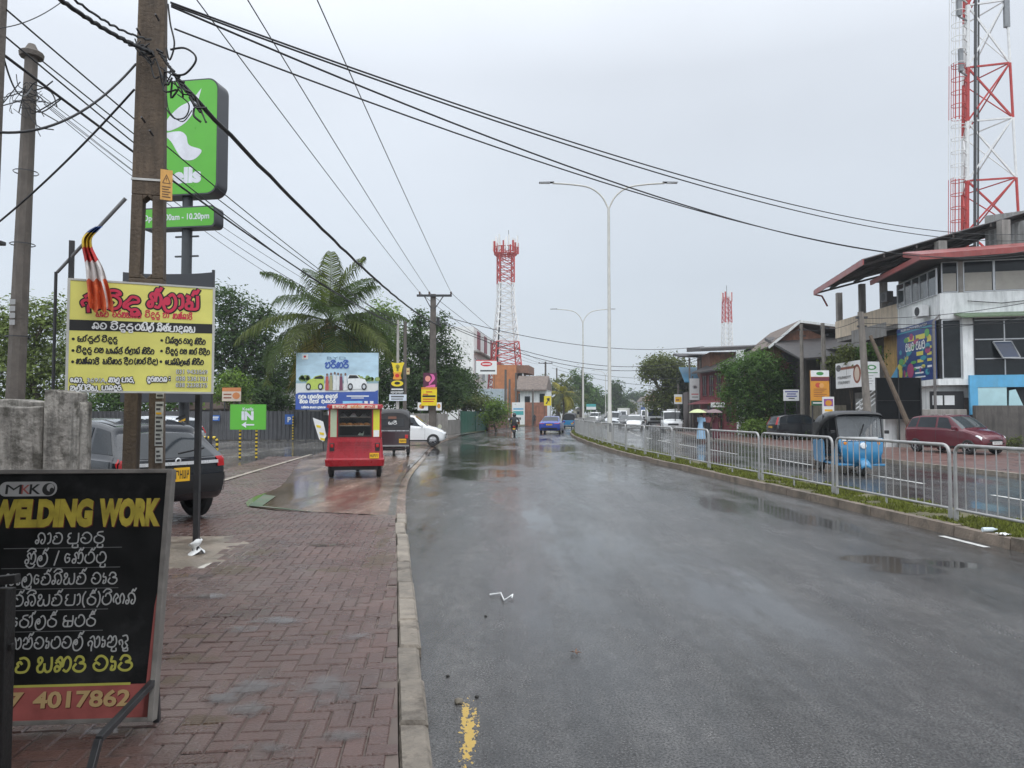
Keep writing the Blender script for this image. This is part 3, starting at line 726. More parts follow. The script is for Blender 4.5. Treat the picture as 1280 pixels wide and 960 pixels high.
L_.poly([(BW - .03, 0), (BW - .001, 0), (BW - .001, bv(735)), (BW - .014, bv(760))], RP, 1)
L_.rect(0, bv(856), BW - .1, bv(853), YG, 2)
L_.rrect(bu(-6), bv(620), bu(64), bv(601), .035, M('pale_logo_pill', (.33, .32, .31), .5), 1)
L_.latin('M', bu(2), bv(617), .052, INK, 2, width=.08); L_.latin('K', bu(21), bv(617), .05, RP, 2, width=.045, bold=.01); L_.latin('K', bu(31), bv(617), .052, INK, 2, width=.055, bold=.015)
L_.oval(bu(54), bv(611), .032, .032, INK, 2); L_.oval(bu(56), bv(609), .018, .02, MC['pale_logo_pill'], 3); L_.oval(bu(58), bv(612), .010, .012, INK, 4)
for dx, m_, ly in ((.004, DKR, 2), (0, GOLD, 4)):
    L_.latin('WELDING', bu(-13) + dx, bv(657) - dx, .128, m_, ly, width=bu(111) - bu(-13), bold=.07)
    L_.latin('WORK', bu(118) + dx, bv(657) - dx, .128, m_, ly, width=bu(194) - bu(118), bold=.07)
for t_, u0, u1, v_ in (('nAm', 45, 77, 681), ('puvru', 83, 127, 681), ('g^ilx', 35, 62, 706), ('/', 70, 75, 706), ('egxTxTu', 82, 132, 706),
                       ('aEluemxniymx', 12, 110, 732), ('vED', 117, 148, 732), ('aEluemxniymx', -22, 84, 758), ('pA(rx)TiXnx', 88, 172, 758),
                       ('erYlrx', 28, 80, 784), ('STrx', 88, 126, 784), ('shD', -14, 20, 810), ('atxvETvlx', 28, 114, 810), ('aEtuLu', 120, 168, 810)):
    L_.sin(t_, bu(u0), bv(v_), .054, GREYP, 2, width=bu(u1) - bu(u0), lw=.066)
for v_, u1 in ((687, 150), (712, 150), (738, 150), (764, 140), (790, 136)): L_.rect(bu(8), bv(v_), bu(u1), bv(v_) + .004, LINEP, 1)
for t_, u0, u1 in (('siylum', -22, 54), ('ykD', 63, 120), ('vED', 129, 175)): L_.sin(t_, bu(u0), bv(838), .068, YG, 2, width=bu(u1) - bu(u0), lw=.085)
for dx, m_, ly in ((.004, DKR, 2), (0, M('dull_gold_print', (.42, .29, .13), .5), 4)): (L_.latin('077', bu(-8) + dx, bv(880) - dx, .076, m_, ly, width=bu(52) - bu(-8), bold=.03), L_.latin('4017862', bu(63) + dx, bv(880) - dx, .076, m_, ly, width=bu(176) - bu(63), bold=.03))
for m_, mbx in L_.d.values():
    mbx.v = [tuple(TB @ V(q)) for q in mbx.v]
L_.build(o)
st = MB()   # iron stand
for x in (.10, BW - .02):
    p0 = TB @ V((x, .05, .1)); 
    st.bar((x + .02, -.62, .02), (x + .02, -.52, .17), .03); st.bar((x + .02, -.52, .17), (x + .03, .05, .22), .03); st.bar((x + .03, .05, .22), (x + .03, .08, .0), .03)
    xi = x - .3 if x > .5 else x + .2
    st.bar(TB @ V((xi, .06, BH * .85)), (xi - .1, .55, .0), .03)
st.bar((.10, -.62, .02), (BW, -.62, .02), .03)
st.build('stand', DARKSTEEL, o, bevel=.003)
# dark iron post with a foot plate in the very corner
o = thing('iron_stand', 'rusty black iron post on a foot plate in front of the welding board', 'stand', (-2.03, 2.98, .09))
RUST = M('rusty_black_iron', (.009, .008, .0075), .55, var=.4, scale=12, bump=.3, blotch=((.07, .025, .015), .7, 9, .6))
MB().box(-.035, -.03, 0, .025, .03, .86).build('post', RUST, o, bevel=.004)
m = MB(); m.bar((-.5, 0, .84), (.05, 0, .90), .035); m.bar((-.5, 0, .63), (.04, 0, .63), .025); m.build('rail', RUST, o, bevel=.003)
MB().box(-.16, -.12, 0, .13, .12, .035).build('foot_plate', RUST, o, bevel=.004)

# old concrete pole with slots
PX, PY = -4.36, 8.75
POLE = M('brown_concrete_pole', (.108, .080, .057), .88, var=.32, scale=3.5, bump=.7, bscale=28, streak=((.038, .028, .021), .75, 2.2))
pole = thing('utility_pole', 'old brown slotted concrete utility pole behind the yellow glass sign', 'utility pole', (PX, PY, .05), R(14))
def pole_slotted(b, wb, wt, db, dt_, h, slots, leg):
    zs = [0]
    for a, c in slots: zs += [a, c]
    zs.append(h)
    def W(z): return lerp(wb, wt, z / h) / 2
    def D(z): return lerp(db, dt_, z / h) / 2
    for i in range(len(zs) - 1):
        z0, z1 = zs[i], zs[i + 1]; slot = i % 2 == 1
        def frus(xa0, xb0, xa1, xb1, za, zb):
            b.add([(xa0, -D(za), za), (xb0, -D(za), za), (xb0, D(za), za), (xa0, D(za), za), (xa1, -D(zb), zb), (xb1, -D(zb), zb), (xb1, D(zb), zb), (xa1, D(zb), zb)],
                  [(3, 2, 1, 0), (4, 5, 6, 7), (0, 1, 5, 4), (1, 2, 6, 5), (2, 3, 7, 6), (3, 0, 4, 7)])
        if not slot: frus(-W(z0), W(z0), -W(z1), W(z1), z0, z1)
        else:
            c = .06
            l0 = leg * 2 * W(z0); 
            for s in (-1, 1):
                a = [-W(z0), -W(z0) + l0] if s < 0 else [W(z0) - l0, W(z0)]
                a1 = [-W(z1), -W(z1) + l0] if s < 0 else [W(z1) - l0, W(z1)]
                frus(a[0], a[1], a1[0], a1[1], z0, z1)
                # chamfered slot ends
                for zc, sg in ((z0, 1), (z1, -1)):
                    x = (a[1] if s < 0 else a[0]) if sg > 0 else (a1[1] if s < 0 else a1[0]); d = D(zc)
                    dx = c * (-s)
                    b.prism([(x, -d, zc), (x + dx, -d, zc), (x, -d, zc + sg * c)], (0, 2 * d, 0))
b = MB(); pole_slotted(b, .455, .235, .21, .17, 8.9, [(.35, 1.95), (3.2, 4.2)], .33); b.build('shaft', POLE, pole, bevel=.012)
BAND = flat('pale_strap', (.5, .5, .48))
MB().box(-.180, -.106, 4.37, .180, .106, 4.395).build('strap', BAND, pole)
MB().cbox((0, 0, 8.55), (2.1, .1, .1)).build('crossarm', DARKSTEEL, pole)
for x in (-1.0, -.2, .9): MB().lathe([(.03, 0), (.05, .03), (.03, .06), (.05, .09), (.03, .13)], (x, 0, 8.6), 10, cap=True).build('insulator', M('brown_porcelain', (.06, .025, .015), .2), pole, smooth=40)
for x, z in ((-.03, 5.05), (.06, 4.9), (.1, 6.3), (-.1, 6.1)): MB().tube([(x, -.15, z), (x - .02, -.24, z + .03)], .012, 6).build('bolt', DARKSTEEL, pole)
stk = MB()
b = MB(); Lp = Let(-.108)
NOTE = M('weathered_notice', (.52, .52, .50), .6, var=.2, scale=15, blotch=((.15, .14, .13), .7, 14, .58))
for k, (z0, z1, w) in enumerate(((1.78, 2.0, .055), (1.22, 1.74, .06), (1.02, 1.2, .05))):
    Lp.rect(.225 - w - .03, z0, .225, z1, NOTE, 1 + k)
    for q in range(int((z1 - z0) / .05)): Lp.rect(.225 - w - .02, z0 + .02 + q * .05, .215 - (q % 3) * .012, z0 + .045 + q * .05, flat('notice_ink', (.06, .06, .06)) if q != 7 else PLATE_Y, 5)
Lp.build(pole, 'notice')
o = thing('warning_sign', 'small orange danger plate strapped to the brown slotted pole', 'warning sign', tuple(P(200, 249, 8.52)), R(30))
OR_ = M('faded_orange_plate', (.62, .33, .08), .5, var=.2, scale=9)
MB().box(0, 0, 0, .13, .006, .36).build('panel', OR_, o)
Lw = Let(0); dk = flat('brown_print', (.14, .07, .03))
for a, c in (((.025, .2), (.065, .3)), ((.065, .3), (.105, .2)), ((.105, .2), (.025, .2))): Lw.ribbon(Lw.mb(dk), [a, c], .004, 2)
Lw.poly([(.062, .28), (.074, .25), (.064, .25), (.07, .215), (.055, .255), (.065, .257)], dk, 2)
for k in range(5): Lw.rect(.02, .03 + k * .03, .11 - (k % 2) * .02, .042 + k * .03, dk, 2)
Lw.build(o)
# yellow glass shop sign
ya = P(88, 350, 7.58); yb_ = P(266, 370, 8.14)
bl = P(88, 488, 7.58)
rzs = math.atan2(yb_.y - ya.y, yb_.x - ya.x); SW = math.hypot(yb_.x - ya.x, yb_.y - ya.y); SH = ya.z - bl.z
o = thing('shop_sign', 'pale yellow glass shop sign with pink and black lettering before the slotted pole', 'shop sign', (ya.x, ya.y, bl.z), rzs)
YEL = M('pale_yellow_sheet', (.70, .66, .16), .45, var=.1, scale=2.2, blotch=((.52, .48, .17), .5, 1.6, .58))
MB().box(0, 0, 0, SW, .02, SH).build('panel', YEL, o)
fr = MB()
for bx in ((-.025, -.006, -.02, 0, .03, SH + .02), (SW, -.006, -.02, SW + .025, .03, SH + .02), (0, -.006, SH, SW, .03, SH + .02), (0, -.006, -.02, SW, .03, 0)): fr.box(*bx)
fr.build('frame', M('pale_frame', (.45, .45, .42), .5), o)
fr = MB(); fr.bar((.0, .05, -2.1 - bl.z * 0 + .3), (0.0, .05, SH + .42), .05); fr.bar((SW * .3, .045, SH * .75), (SW * .7, .045, SH * .75), .03); fr.build('post', DARKSTEEL, o)
PINK = flat('crimson_print', (.56, .025, .07)); NIGHT = flat('black_ink', (.012, .012, .012))
Lg = Let(0, .002)
su = SW / 178; sv = SH / 132.
def U(px): return (px - 88) * su
def Vv(py): return SH - (py - 350 - (px_ - 88) * .0) * sv
def lv(py, px):          # photo pixel -> height on the board
    top = lerp(350, 370, (px - 88) / 178); bot = lerp(488, 497, (px - 88) / 178); return SH * (bot - py) / (bot - top)
def ls(t, x0, x1, py, h, m, layer=2, lw=.085, **k): Lg.sin(t, U(x0), lv(py, x0), h * sv, m, layer, width=U(x1) - U(x0), lw=lw, **k)
for lw, m_, ly in ((.205, NIGHT, 1), (.105, PINK, 4)):
    ls('aviqu', 102, 172, 385, 16, m_, ly, lw); ls('gxlAsx', 182, 247, 388, 17, m_, ly, lw)
RS = flat('pink_red_print', (.55, .03, .06))
for t_, x0, x1, y_ in (('sEm', 119, 134, 397), ('vrxgykm', 139, 174, 398.5), ('viduru', 179, 197, 400.5), ('hA', 201, 209, 402), ('kNxnADi', 214, 239, 404)): ls(t_, x0, x1, y_, 6.2, RS, 2, .1)
Lg.poly([(0, lv(413, 88)), (SW, lv(425, 266)), (SW, lv(413.5, 266)), (0, lv(399.5, 88))], NIGHT, 1)
for t_, x0, x1, y_ in (('nv', 115, 132, 412), ('viduru', 137, 164, 414), ('Tyilx', 167, 190, 416), ('niXxpAdny', 194, 243, 418.5)): ls(t_, x0, x1, y_, 7, WHITE, 3, .11)
for x, y_ in ((93, 424), (93, 438.5), (93, 452.5), (200.5, 430.5), (200.5, 443.7), (200, 456.8)): Lg.oval(U(x), lv(y_, x), .014, .014, NIGHT, 2)
for t_, x0, x1, y_ in (('SYrumx', 98, 124, 427), ('viduru', 127, 145, 429), ('viduru', 97, 114.5, 441), ('mt', 118, 129, 442), ('sEnxDx', 132, 152, 443.5), ('bxlAsx', 155, 173, 444.5), ('kirIm', 176, 191, 446),
                       ('kNxnADi', 97, 124, 455), ('svikr', 128.5, 151, 456.5), ('dIm', 154, 165, 457.5), ('(kvx', 167, 181, 458), ('vid)', 183, 196, 459),
                       ('pinxtur', 205.5, 226, 434), ('rAmu', 228.5, 240, 435.5), ('kirIm', 243, 257, 437), ('viduru', 206, 221, 447), ('mt', 224, 233, 448), ('kvx', 236, 246, 449), ('vidIm', 249, 263, 450), ('epnxsilejx', 205.5, 237, 460.5), ('kirIm', 240, 255, 462)):
    ls(t_, x0, x1, y_, 5.6, NIGHT, 2, .12)
for lw, m_, ly in ((.3, NIGHT, 2), (.13, WHITE, 5)):
    for t_, x0, x1, y_ in (('enA.', 91, 106, 478), ('gAlu', 136, 149, 479.5), ('pAr,', 152, 167, 480), ('tlxpiTiy,', 91, 124, 488), ('pAndur.', 128, 153, 489), ('durkHn', 183, 208, 480.5), (':', 210, 213, 480.5)): ls(t_, x0, x1, y_, 5.2, m_, ly, lw)
for bo, m_, ly, dx in ((.045, NIGHT, 2, 0), (.0, WHITE, 5, 0)):
    Lg.latin('369/A,', U(110), lv(479, 110), 5.6 * sv, m_, ly, width=U(134) - U(110), bold=bo)
    for t_, y_ in (('031 9433569', 472.5), ('038 3381781', 481), ('038 2238375', 489)): Lg.latin(t_, U(219.5), lv(y_, 219), 5.6 * sv, m_, ly, width=U(261) - U(219.5), bold=bo)
Lg.build(o)
# flag on a slanting pole
fp0, fp1 = P(70, 340, 7.6), P(157, 248, 7.6)
o = thing('flag', 'striped Buddhist flag hanging from a slanting grey pole over the yellow sign', 'flag', (fp0.x, fp0.y, .05))
pb = MB(); pb.tube([fp0 + V((0, .02, 0)), fp1], [.016, .02], 8)
pb.build('flagpole', M('grey_flagpole', (.16, .16, .16), .5, var=.3), o, world=True, smooth=50)
MB().tube([P(70, 340, 7.6), V((fp0.x, fp0.y, .05))], .016, 8).build('post', DARKSTEEL, o, world=True)
fc = [flat('flag_blue', (.03, .09, .32), .7), flat('flag_yellow', (.68, .48, .04), .7), flat('flag_red', (.50, .03, .025), .7), flat('flag_white', (.66, .62, .60), .7), flat('flag_orange', (.60, .11, .035), .7)]
spine = [(124, 283, 9), (116, 289, 13), (109, 298, 13), (109, 309, 13), (113, 321, 16), (118, 335, 22), (121, 350, 26), (124, 364, 29), (126, 378, 31), (127, 388, 29)]
sp = crom(spine, 5); b = MB(); n = len(sp); nu = 14
bands = [0, .14, .33, .50, .66, 1.01]
def fpt(i, j):
    x, y, w = sp[i]; t = j / nu - .5; s = i / (n - 1)
    return P(x + w * t, y + 3.2 * math.sin(j * 1.2 + s * 4) * s, 7.52 + .05 * math.sin(j * 1.35 + s * 5) - .03 * s)
b.v = [tuple(fpt(i, j)) for i in range(n) for j in range(nu + 1)]
for i in range(n - 1):
    s = (i + .5) / (n - 1); bi = [k for k in range(5) if bands[k] <= s < bands[k + 1]][0]
    for j in range(nu):
        bj = bi
        if bi == 4 and 9 < j < 11: bj = 3
        b.f.append((i * (nu + 1) + j, (i + 1) * (nu + 1) + j, (i + 1) * (nu + 1) + j + 1, i * (nu + 1) + j + 1)); b.m.append(bj)
b.build('cloth', fc, o, world=True, smooth=80)
# thin black post with a white cloth tied to its foot
c = G(245, 692, .085)
o = thing('sign_post', 'thin black steel post with white cloth tied round its foot', 'post', tuple(c))
MB().box(-.03, -.03, 0, .03, .03, 1.78).build('post', DARKSTEEL, o, bevel=.004)
MB().grid(lambda u, v: ((.042 + .02 * math.sin(7 * u + 9 * v)) * math.cos(6.28 * u) * (1 + 1.1 * v * (.5 + .5 * math.sin(5 * u))), (.042 + .02 * math.sin(7 * u + 9 * v)) * math.sin(6.28 * u) * (1 + .7 * v), .15 - .14 * v + .02 * math.sin(9 * u + 5 * v)), 22, 8).build('tied_cloth', WHITE, o, smooth=60)
# old boundary wall stubs
OLD = M('mossy_old_concrete', (.33, .31, .28), .9, var=.45, scale=5, bump=.9, bscale=22, streak=((.045, .042, .036), .95, 2.4), blotch=((.075, .07, .058), .85, 4.5, .50))
def wall_stub(px0, px1, ptop, Y, t, label, cat='wall', rz=0, name='boundary_wall'):
    a = P(px0, ptop, Y); c = P(px1, ptop, Y)
    nx = 9; b = MB(); rr = random.Random(px0 + 40)
    w = c.x - a.x; tops = [a.z + rr.uniform(-.02, .015) for _ in range(nx + 1)]
    for i in range(nx):
        x0, x1 = w * i / nx, w * (i + 1) / nx
        b.add([(x0, 0, 0), (x1, 0, 0), (x1, t, 0), (x0, t, 0), (x0, 0, tops[i]), (x1, 0, tops[i + 1]), (x1, t, tops[i + 1]), (x0, t, tops[i])],
              [(3, 2, 1, 0), (4, 5, 6, 7), (0, 1, 5, 4), (2, 3, 7, 6)] + ([(3, 0, 4, 7)] if i == 0 else []) + ([(1, 2, 6, 5)] if i == nx - 1 else []))
    o = b.build(name, OLD, merge=.001, bevel=.015); o.location = (a.x, a.y, .0); o.rotation_euler = (0, 0, rz)
    return tag(o, label, cat)
wall_stub(55, 88, 488, 7.0, .30, 'tall mossy concrete gate pillar under the yellow glass sign', 'gate pillar', name='gate_pillar')
wall_stub(89, 101, 503, 7.16, .2, 'low mossy ledge against the tall concrete gate pillar', 'ledge', name='wall_ledge')
wall_stub(-190, 54, 508, 7.06, .25, 'whitewashed concrete boundary wall running out of the picture', 'wall')
wall_stub(-60, 40, 500, 7.5, .3, 'broken pale wall capping behind the whitewashed boundary wall', 'wall')
# grocery pylon sign
Yg = 16.0
c = P(228, 245, Yg); gx = c.x
o = thing('pylon_sign', 'tall green and white supermarket pylon sign on a dark pole', 'pylon sign', (gx, Yg, .05))
GREEN = M('green_sign_face', (.10, .42, .035), .35, var=.05, scale=2); GREYB = M('dark_grey_case', (.045, .048, .055), .4)
LEAFW = M('sign_white', (.66, .67, .72), .4)
x0, x1 = P(166, 100, Yg).x - gx, P(277, 100, Yg).x - gx; z1, z0 = P(200, 100, Yg).z - .05, P(200, 244, Yg).z - .05
rzp = R(-10)
def rrpts(u0, v0, u1, v1, r):
    pts = []
    for cx, cy, a0 in ((u1 - r, v1 - r, 0), (u0 + r, v1 - r, 90), (u0 + r, v0 + r, 180), (u1 - r, v0 + r, 270)):
        for k in range(7): a = R(a0 + 15 * k); pts.append((cx + r * math.cos(a), cy + r * math.sin(a)))
    return pts
o.rotation_euler = (0, 0, R(-9)); XF[o.name] = Matrix.Translation((gx, Yg, .05)) @ Matrix.Rotation(R(-9), 4, 'Z')
def case(u0, v0, u1, v1, r, dep, nm):
    b = MB(); b.prism([(u, 0, v) for u, v in rrpts(u0, v0, u1, v1, r)], (0, dep, 0)); b.build(nm, GREYB, o, smooth=35)
case(x0, z0, x1, z1, .25, .42, 'sign_case')
Lk = Let(0, .004)
Lk.rrect(x0 + .03, z0 + .03, x1 - .03, z1 - .03, .23, GREEN, 1)
def ku(px): return lerp(x0, x1, (px - 166) / 107.)
def kv(py): return lerp(z0, z1, (244 - py) / 144.)
leafu = crom([(251, 112), (246, 130), (238, 146), (226, 157), (209, 163), (206, 158), (207, 148), (222, 134), (238, 126), (251, 112)], 5)
Lk.poly([(ku(a), kv(b_)) for a, b_ in leafu[:-1]], LEAFW, 2)
leafd = crom([(200, 166), (222, 164), (232, 170), (236, 182), (252, 189), (248, 197), (240, 201), (230, 200), (222, 192), (212, 176), (200, 166)], 5)
Lk.poly([(ku(a), kv(b_)) for a, b_ in leafd[:-1]], LEAFW, 2)
Lk.poly([(ku(a), kv(b_)) for a, b_ in ((188, 113), (198, 118), (200, 160), (199, 200), (188, 200))], LEAFW, 2)
Lk.latin('Keells', ku(186), kv(228), .33, LEAFW, 2, width=ku(252.5) - ku(186), bold=.055)
z3, z2 = P(200, 260, Yg).z - .05, P(200, 283, Yg).z - .05
case(P(172, 100, Yg).x - gx, z2 - .03, P(275, 100, Yg).x - gx, z3 + .03, .1, .34, 'hours_case')
Lk.rrect(P(172, 100, Yg).x - gx + .03, z2, P(275, 100, Yg).x - gx - .03, z3, .08, GREEN, 1)
Lk.latin('Open 7.00am - 10.20pm', P(180, 0, Yg).x - gx, z2 + .15, .135, LEAFW, 2, width=P(269, 0, Yg).x - P(180, 0, Yg).x, bold=.02)
Lk.build(o)
PL = M('dark_steel_column', (.05, .055, .06), .45, var=.2)
b = MB(); b.lathe([(.11, 0), (.11, z0)], (0, .2, 0), 14); b.build('column', PL, o, smooth=40)
for k, z in enumerate((z2 - .18, z2 - .62, z2 - 1.06, z2 - 1.5)): MB().bar((-.28, .2, z), (.28, .2, z), .035).build('rung', PL, o)
Lb = Let(.08); 
for k in range(6): Lb.poly([(-.115, .95 + .1 * k), (.115, 1.05 + .1 * k), (.115, 1.1 + .1 * k), (-.115, 1.0 + .1 * k)], PLATE_Y if k % 2 == 0 else INK, 1)
Lb.build(o, 'hazard_band')
b = MB(); w0, w1 = P(206, 337, Yg - .3), P(266, 337, Yg - .3); zt, zb2 = P(206, 340, Yg - .3).z, P(206, 503, Yg - .3).z
o2 = thing('banner', 'dark grey cloth banner stretched behind the yellow glass sign', 'banner', (w0.x - .9, Yg - .3, zb2))
ww = w1.x - w0.x + .9
b.grid(lambda u, v: (ww * u, .03 * math.sin(u * 9), (zt - zb2) * v - (.05 * math.sin(math.pi * u) if v > .9 else 0)), 16, 8); b.build('cloth', M('dark_cloth', (.045, .048, .055), .7), o2, smooth=60)
fb = MB(); fb.bar((ww, .04, -zb2), (ww, .04, zt - zb2 + .05), .05); fb.build('post', DARKSTEEL, o2)

# other concrete poles
def round_pole(name, label, p0, ztop, r0, r1, mat=WOODPOLE, lean=0, sides=8, group=None):
    o = thing(name, label, 'utility pole', tuple(p0), 0, group)
    b = MB(); n = 8
    b.tube([(lean * k / n, 0, (ztop - p0[2]) * k / n) for k in range(n + 1)], [lerp(r0, r1, k / n) for k in range(n + 1)], sides)
    b.build('shaft', mat, o, smooth=20)
    return o
pt = P(38, 70, 13.0); pb0 = P(22, 500, 13.0)
o_pole2 = round_pole('utility_pole', 'weathered grey pole with round cap left of the flag', (pb0.x - .08, 13, .05), pt.z, .165, .105, lean=pt.x - pb0.x + .1)
MB().lathe([(.05, 0), (.19, .02), (.2, .1), (.11, .16), (.06, .26)], (pt.x - pb0.x + .1, 0, pt.z - .1), 10, cap=True).build('cap', WOODPOLE, o_pole2, smooth=40)
sb = MB(); 
for z in (2.95, 4.6, 5.9): sb.lathe([(.2, 0), (.2, .02)], ((pt.x - pb0.x + .1) * z / pt.z, 0, z), 10)
sb.build('strap', DARKSTEEL, o_pole2)
Ln = Let(-.2); 
for k in range(4): Ln.rect(.03, 3.15 + .12 * k, .13, 3.24 + .12 * k, flat('stencil_grey', (.3, .3, .3)), 1)
Ln.build(o_pole2, 'number_stencil')
pe = P(1.0, 10, 9.0)
o_pole3 = round_pole('utility_pole', 'pale pole cut off by the picture edge beside the capped pole', (pe.x - .12, 9.0, .05), pe.z + .8, .1, .075, lean=.12)
sl_ = thing('street_lamp', 'small dark street lamp beside the picture edge pole', 'street lamp', (pe.x - .1, 9.1, .05))
MB().tube([(-.1, 0, 0), (-.1, 0, P(0, 312, 9.1).z)], .03, 8).build('post', DARKSTEEL, sl_)
MB().cbox((.02, 0, P(0, 309, 9.1).z), (.26, .1, .05)).build('lamp_head', DARKSTEEL, sl_, bevel=.01)
# ------------------------------------------------------------------ vehicles
def sub_boolean(o, cutter_mb, mat):
    c = cutter_mb.build('cut', mat)
    md = o.modifiers.new('cut', 'BOOLEAN'); md.object = c; md.operation = 'DIFFERENCE'; md.solver = 'EXACT'; md.material_mode = 'TRANSFER'
    dg = bpy.context.evaluated_depsgraph_get(); me = bpy.data.meshes.new_from_object(o.evaluated_get(dg))
    o.modifiers.clear(); old = o.data; nm = old.name
    if len(me.polygons) > 50:
        o.data = me; bpy.data.meshes.remove(old); me.name = nm
        me.polygons.foreach_set('use_smooth', [True] * len(me.polygons)); me.set_sharp_from_angle(angle=R(32))
    bpy.data.objects.remove(c)
class CarShape:
    def __init__(s, st, bulge=.05, fbulge=.08): s.st = st; s.bulge = bulge; s.fb = fbulge; s.n = len(st) - 1
    def ring(s, i, v):
        y, zb, zm, zr, w, wr, oy = s.st[i]
        R_ = [(0, zb), (w * .86, zb), (w * .975, zb + .10), (w, lerp(zb, zm, .55)), (w * .985, zm - .04), (w * .955, zm), (wr, zr - .055), (wr * .82, zr - .008), (0, zr + .018)]
        vv = v if v <= 8 else 16 - v; k = min(int(vv), 7); t = vv - k
        a = R_[max(k - 1, 0)]; b = R_[k]; c = R_[k + 1]; d = R_[min(k + 2, 8)]
        ts = .28
        def h(q):
            m0 = (c[q] - a[q]) * ts; m1 = (d[q] - b[q]) * ts
            return (2*t**3-3*t*t+1)*b[q] + (t**3-2*t*t+t)*m0 + (-2*t**3+3*t*t)*c[q] + (t**3-t*t)*m1
        x, z = h(0), h(1)
        yy = y + (oy * (z - zm) / max(zr - zm, .05) if z > zm else (-.25 * oy if i in (0, s.n) and False else 0))
        return V((x if v <= 8 else -x, yy, z))
    def S(s, u, v):
        u = min(max(u, 0), s.n); k = min(int(u), s.n - 1); t = u - k
        a = s.ring(max(k - 1, 0), v); b = s.ring(k, v); c = s.ring(k + 1, v); d = s.ring(min(k + 2, s.n), v)
        m0 = (c - a) * .3; m1 = (d - b) * .3
        return b * (2*t**3-3*t*t+1) + m0 * (t**3-2*t*t+t) + c * (-2*t**3+3*t*t) + m1 * (t**3-t*t)
    def cap(s, e, t, v):
        """e=0 rear, 1 front; t from -1 to 1 across, v ring height 0..8"""
        p = s.ring(0 if e == 0 else s.n, v); p = V((p.x * t, p.y, p.z))
        z = p.z; lo = s.st[0 if e == 0 else s.n][1]; hi = s.st[0 if e == 0 else s.n][3]
        b = (s.bulge if e == 0 else s.fb) * (1 - abs(t) ** 2.4) * min(1, (z - lo) / .2 + .35)
        p.y += -b if e == 0 else b
        return p
    def body(s, nu=44, nv=64, ne=12):
        b = MB()
        vs = [s.S(s.n * i / nu, 16 * j / nv) for i in range(nu + 1) for j in range(nv)]
        b.add(vs, [(i * nv + j, (i + 1) * nv + j, (i + 1) * nv + (j + 1) % nv, i * nv + (j + 1) % nv) for i in range(nu) for j in range(nv)])
        h = nv // 2
        for e in (0, 1):
            vs = [s.cap(e, -1 + 2 * k / ne, 16 * j / nv) for j in range(1, h) for k in range(ne + 1)]
            w = ne + 1
            o = len(b.v); b.v += [tuple(v) for v in vs]
            for j in range(h - 2):
                for k in range(ne): b.f.append((o + j * w + k, o + j * w + k + 1, o + (j + 1) * w + k + 1, o + (j + 1) * w + k)); b.m.append(0)
            bc = s.cap(e, 0, 0); tcn = s.cap(e, 0, 8); bc.y = s.ring(0 if e == 0 else s.n, 0).y; tcn.y = s.ring(0 if e == 0 else s.n, 8).y
            i0 = len(b.v); b.v += [tuple(bc), tuple(tcn)]
            for k in range(ne):
                b.f.append((i0, o + k + 1, o + k)); b.m.append(0)
                b.f.append((i0 + 1, o + (h - 2) * w + k, o + (h - 2) * w + k + 1)); b.m.append(0)
        return b
    def patch(s, b, us, off=.006, nu=8, nv=5, mirror=True, fn=None, only=0):
        """us = four (u, v) corners on the flank/roof; or fn(a,b)->point"""
        f = fn or (lambda a, c: s.S(lerp(lerp(us[0][0], us[1][0], a), lerp(us[3][0], us[2][0], a), c), lerp(lerp(us[0][1], us[1][1], a), lerp(us[3][1], us[2][1], a), c)))
        pts = {}
        for i in range(nu + 1):
            for j in range(nv + 1):
                a, c = i / nu, j / nv; e = .02
                p = f(a, c); du = f(min(a + e, 1), c) - f(max(a - e, 0), c); dv = f(a, min(c + e, 1)) - f(a, max(c - e, 0))
                n = du.cross(dv)
                n = n.normalized() if n.length > 1e-9 else V((0, 0, 1))
                cen = V((0, p.y * .8, .55))
                if n.dot(p - cen) < 0: n = -n
                pts[i, j] = p + n * off
        for sg in ((only,) if only else (1, -1) if mirror else (1,)):
            b.grid(lambda a, c: V((pts[round(a * nu), round(c * nv)].x * sg, pts[round(a * nu), round(c * nv)].y, pts[round(a * nu), round(c * nv)].z)), nu, nv)
    def cpatch(s, b, e, t0, t1, v0, v1, off=.008, nu=8, nv=4, mirror=False, only=0):
        d = -1 if e == 0 else 1
        for sg in ((only,) if only else (1, -1) if mirror else (1,)):
            b.grid(lambda a, c: s.cap(e, sg * lerp(t0, t1, a), lerp(v0, v1, c)) + V((0, d * off, 0)), nu, nv)
def wheel_parts(o, x, y, r, w=.17, spokes=5, rim=ALLOY, cover=False):
    sg = 1 if x > 0 else -1
    t = MB().lathe([(r * .6, -w / 2), (r * .9, -w / 2), (r, -w * .3), (r, w * .3), (r * .9, w / 2), (r * .6, w / 2), (r * .6, -w / 2)], (x, y, r), 24, axis='x')
    wh = t.build('wheel', RUBBER, o, smooth=40)
    b = MB(); xo = x + sg * w * .30
    b.lathe([(r * .66, 0), (r * .60, sg * .035), (r * .56, sg * .01)], (xo, y, r), 24, axis='x')
    b.lathe([(.001, 0), (r * .12, sg * .03), (r * .15, sg * .0)][::1], (xo + sg * .01, y, r), 12, axis='x')
    for k in range(spokes):
        a = 2 * math.pi * k / spokes + .3; d = V((0, math.cos(a), math.sin(a)))
        b.bar(V((xo + sg * .015, y, r)) + d * r * .1, V((xo + sg * .012, y, r)) + d * r * .6, r * (.34 if cover else .16), .02)
    b.build('rim', rim, wh, smooth=40)
    MB().lathe([(.001, 0), (r * .6, 0)], (xo - sg * .03, y, r), 20, axis='x').build('brake_disc', BLACK, wh)
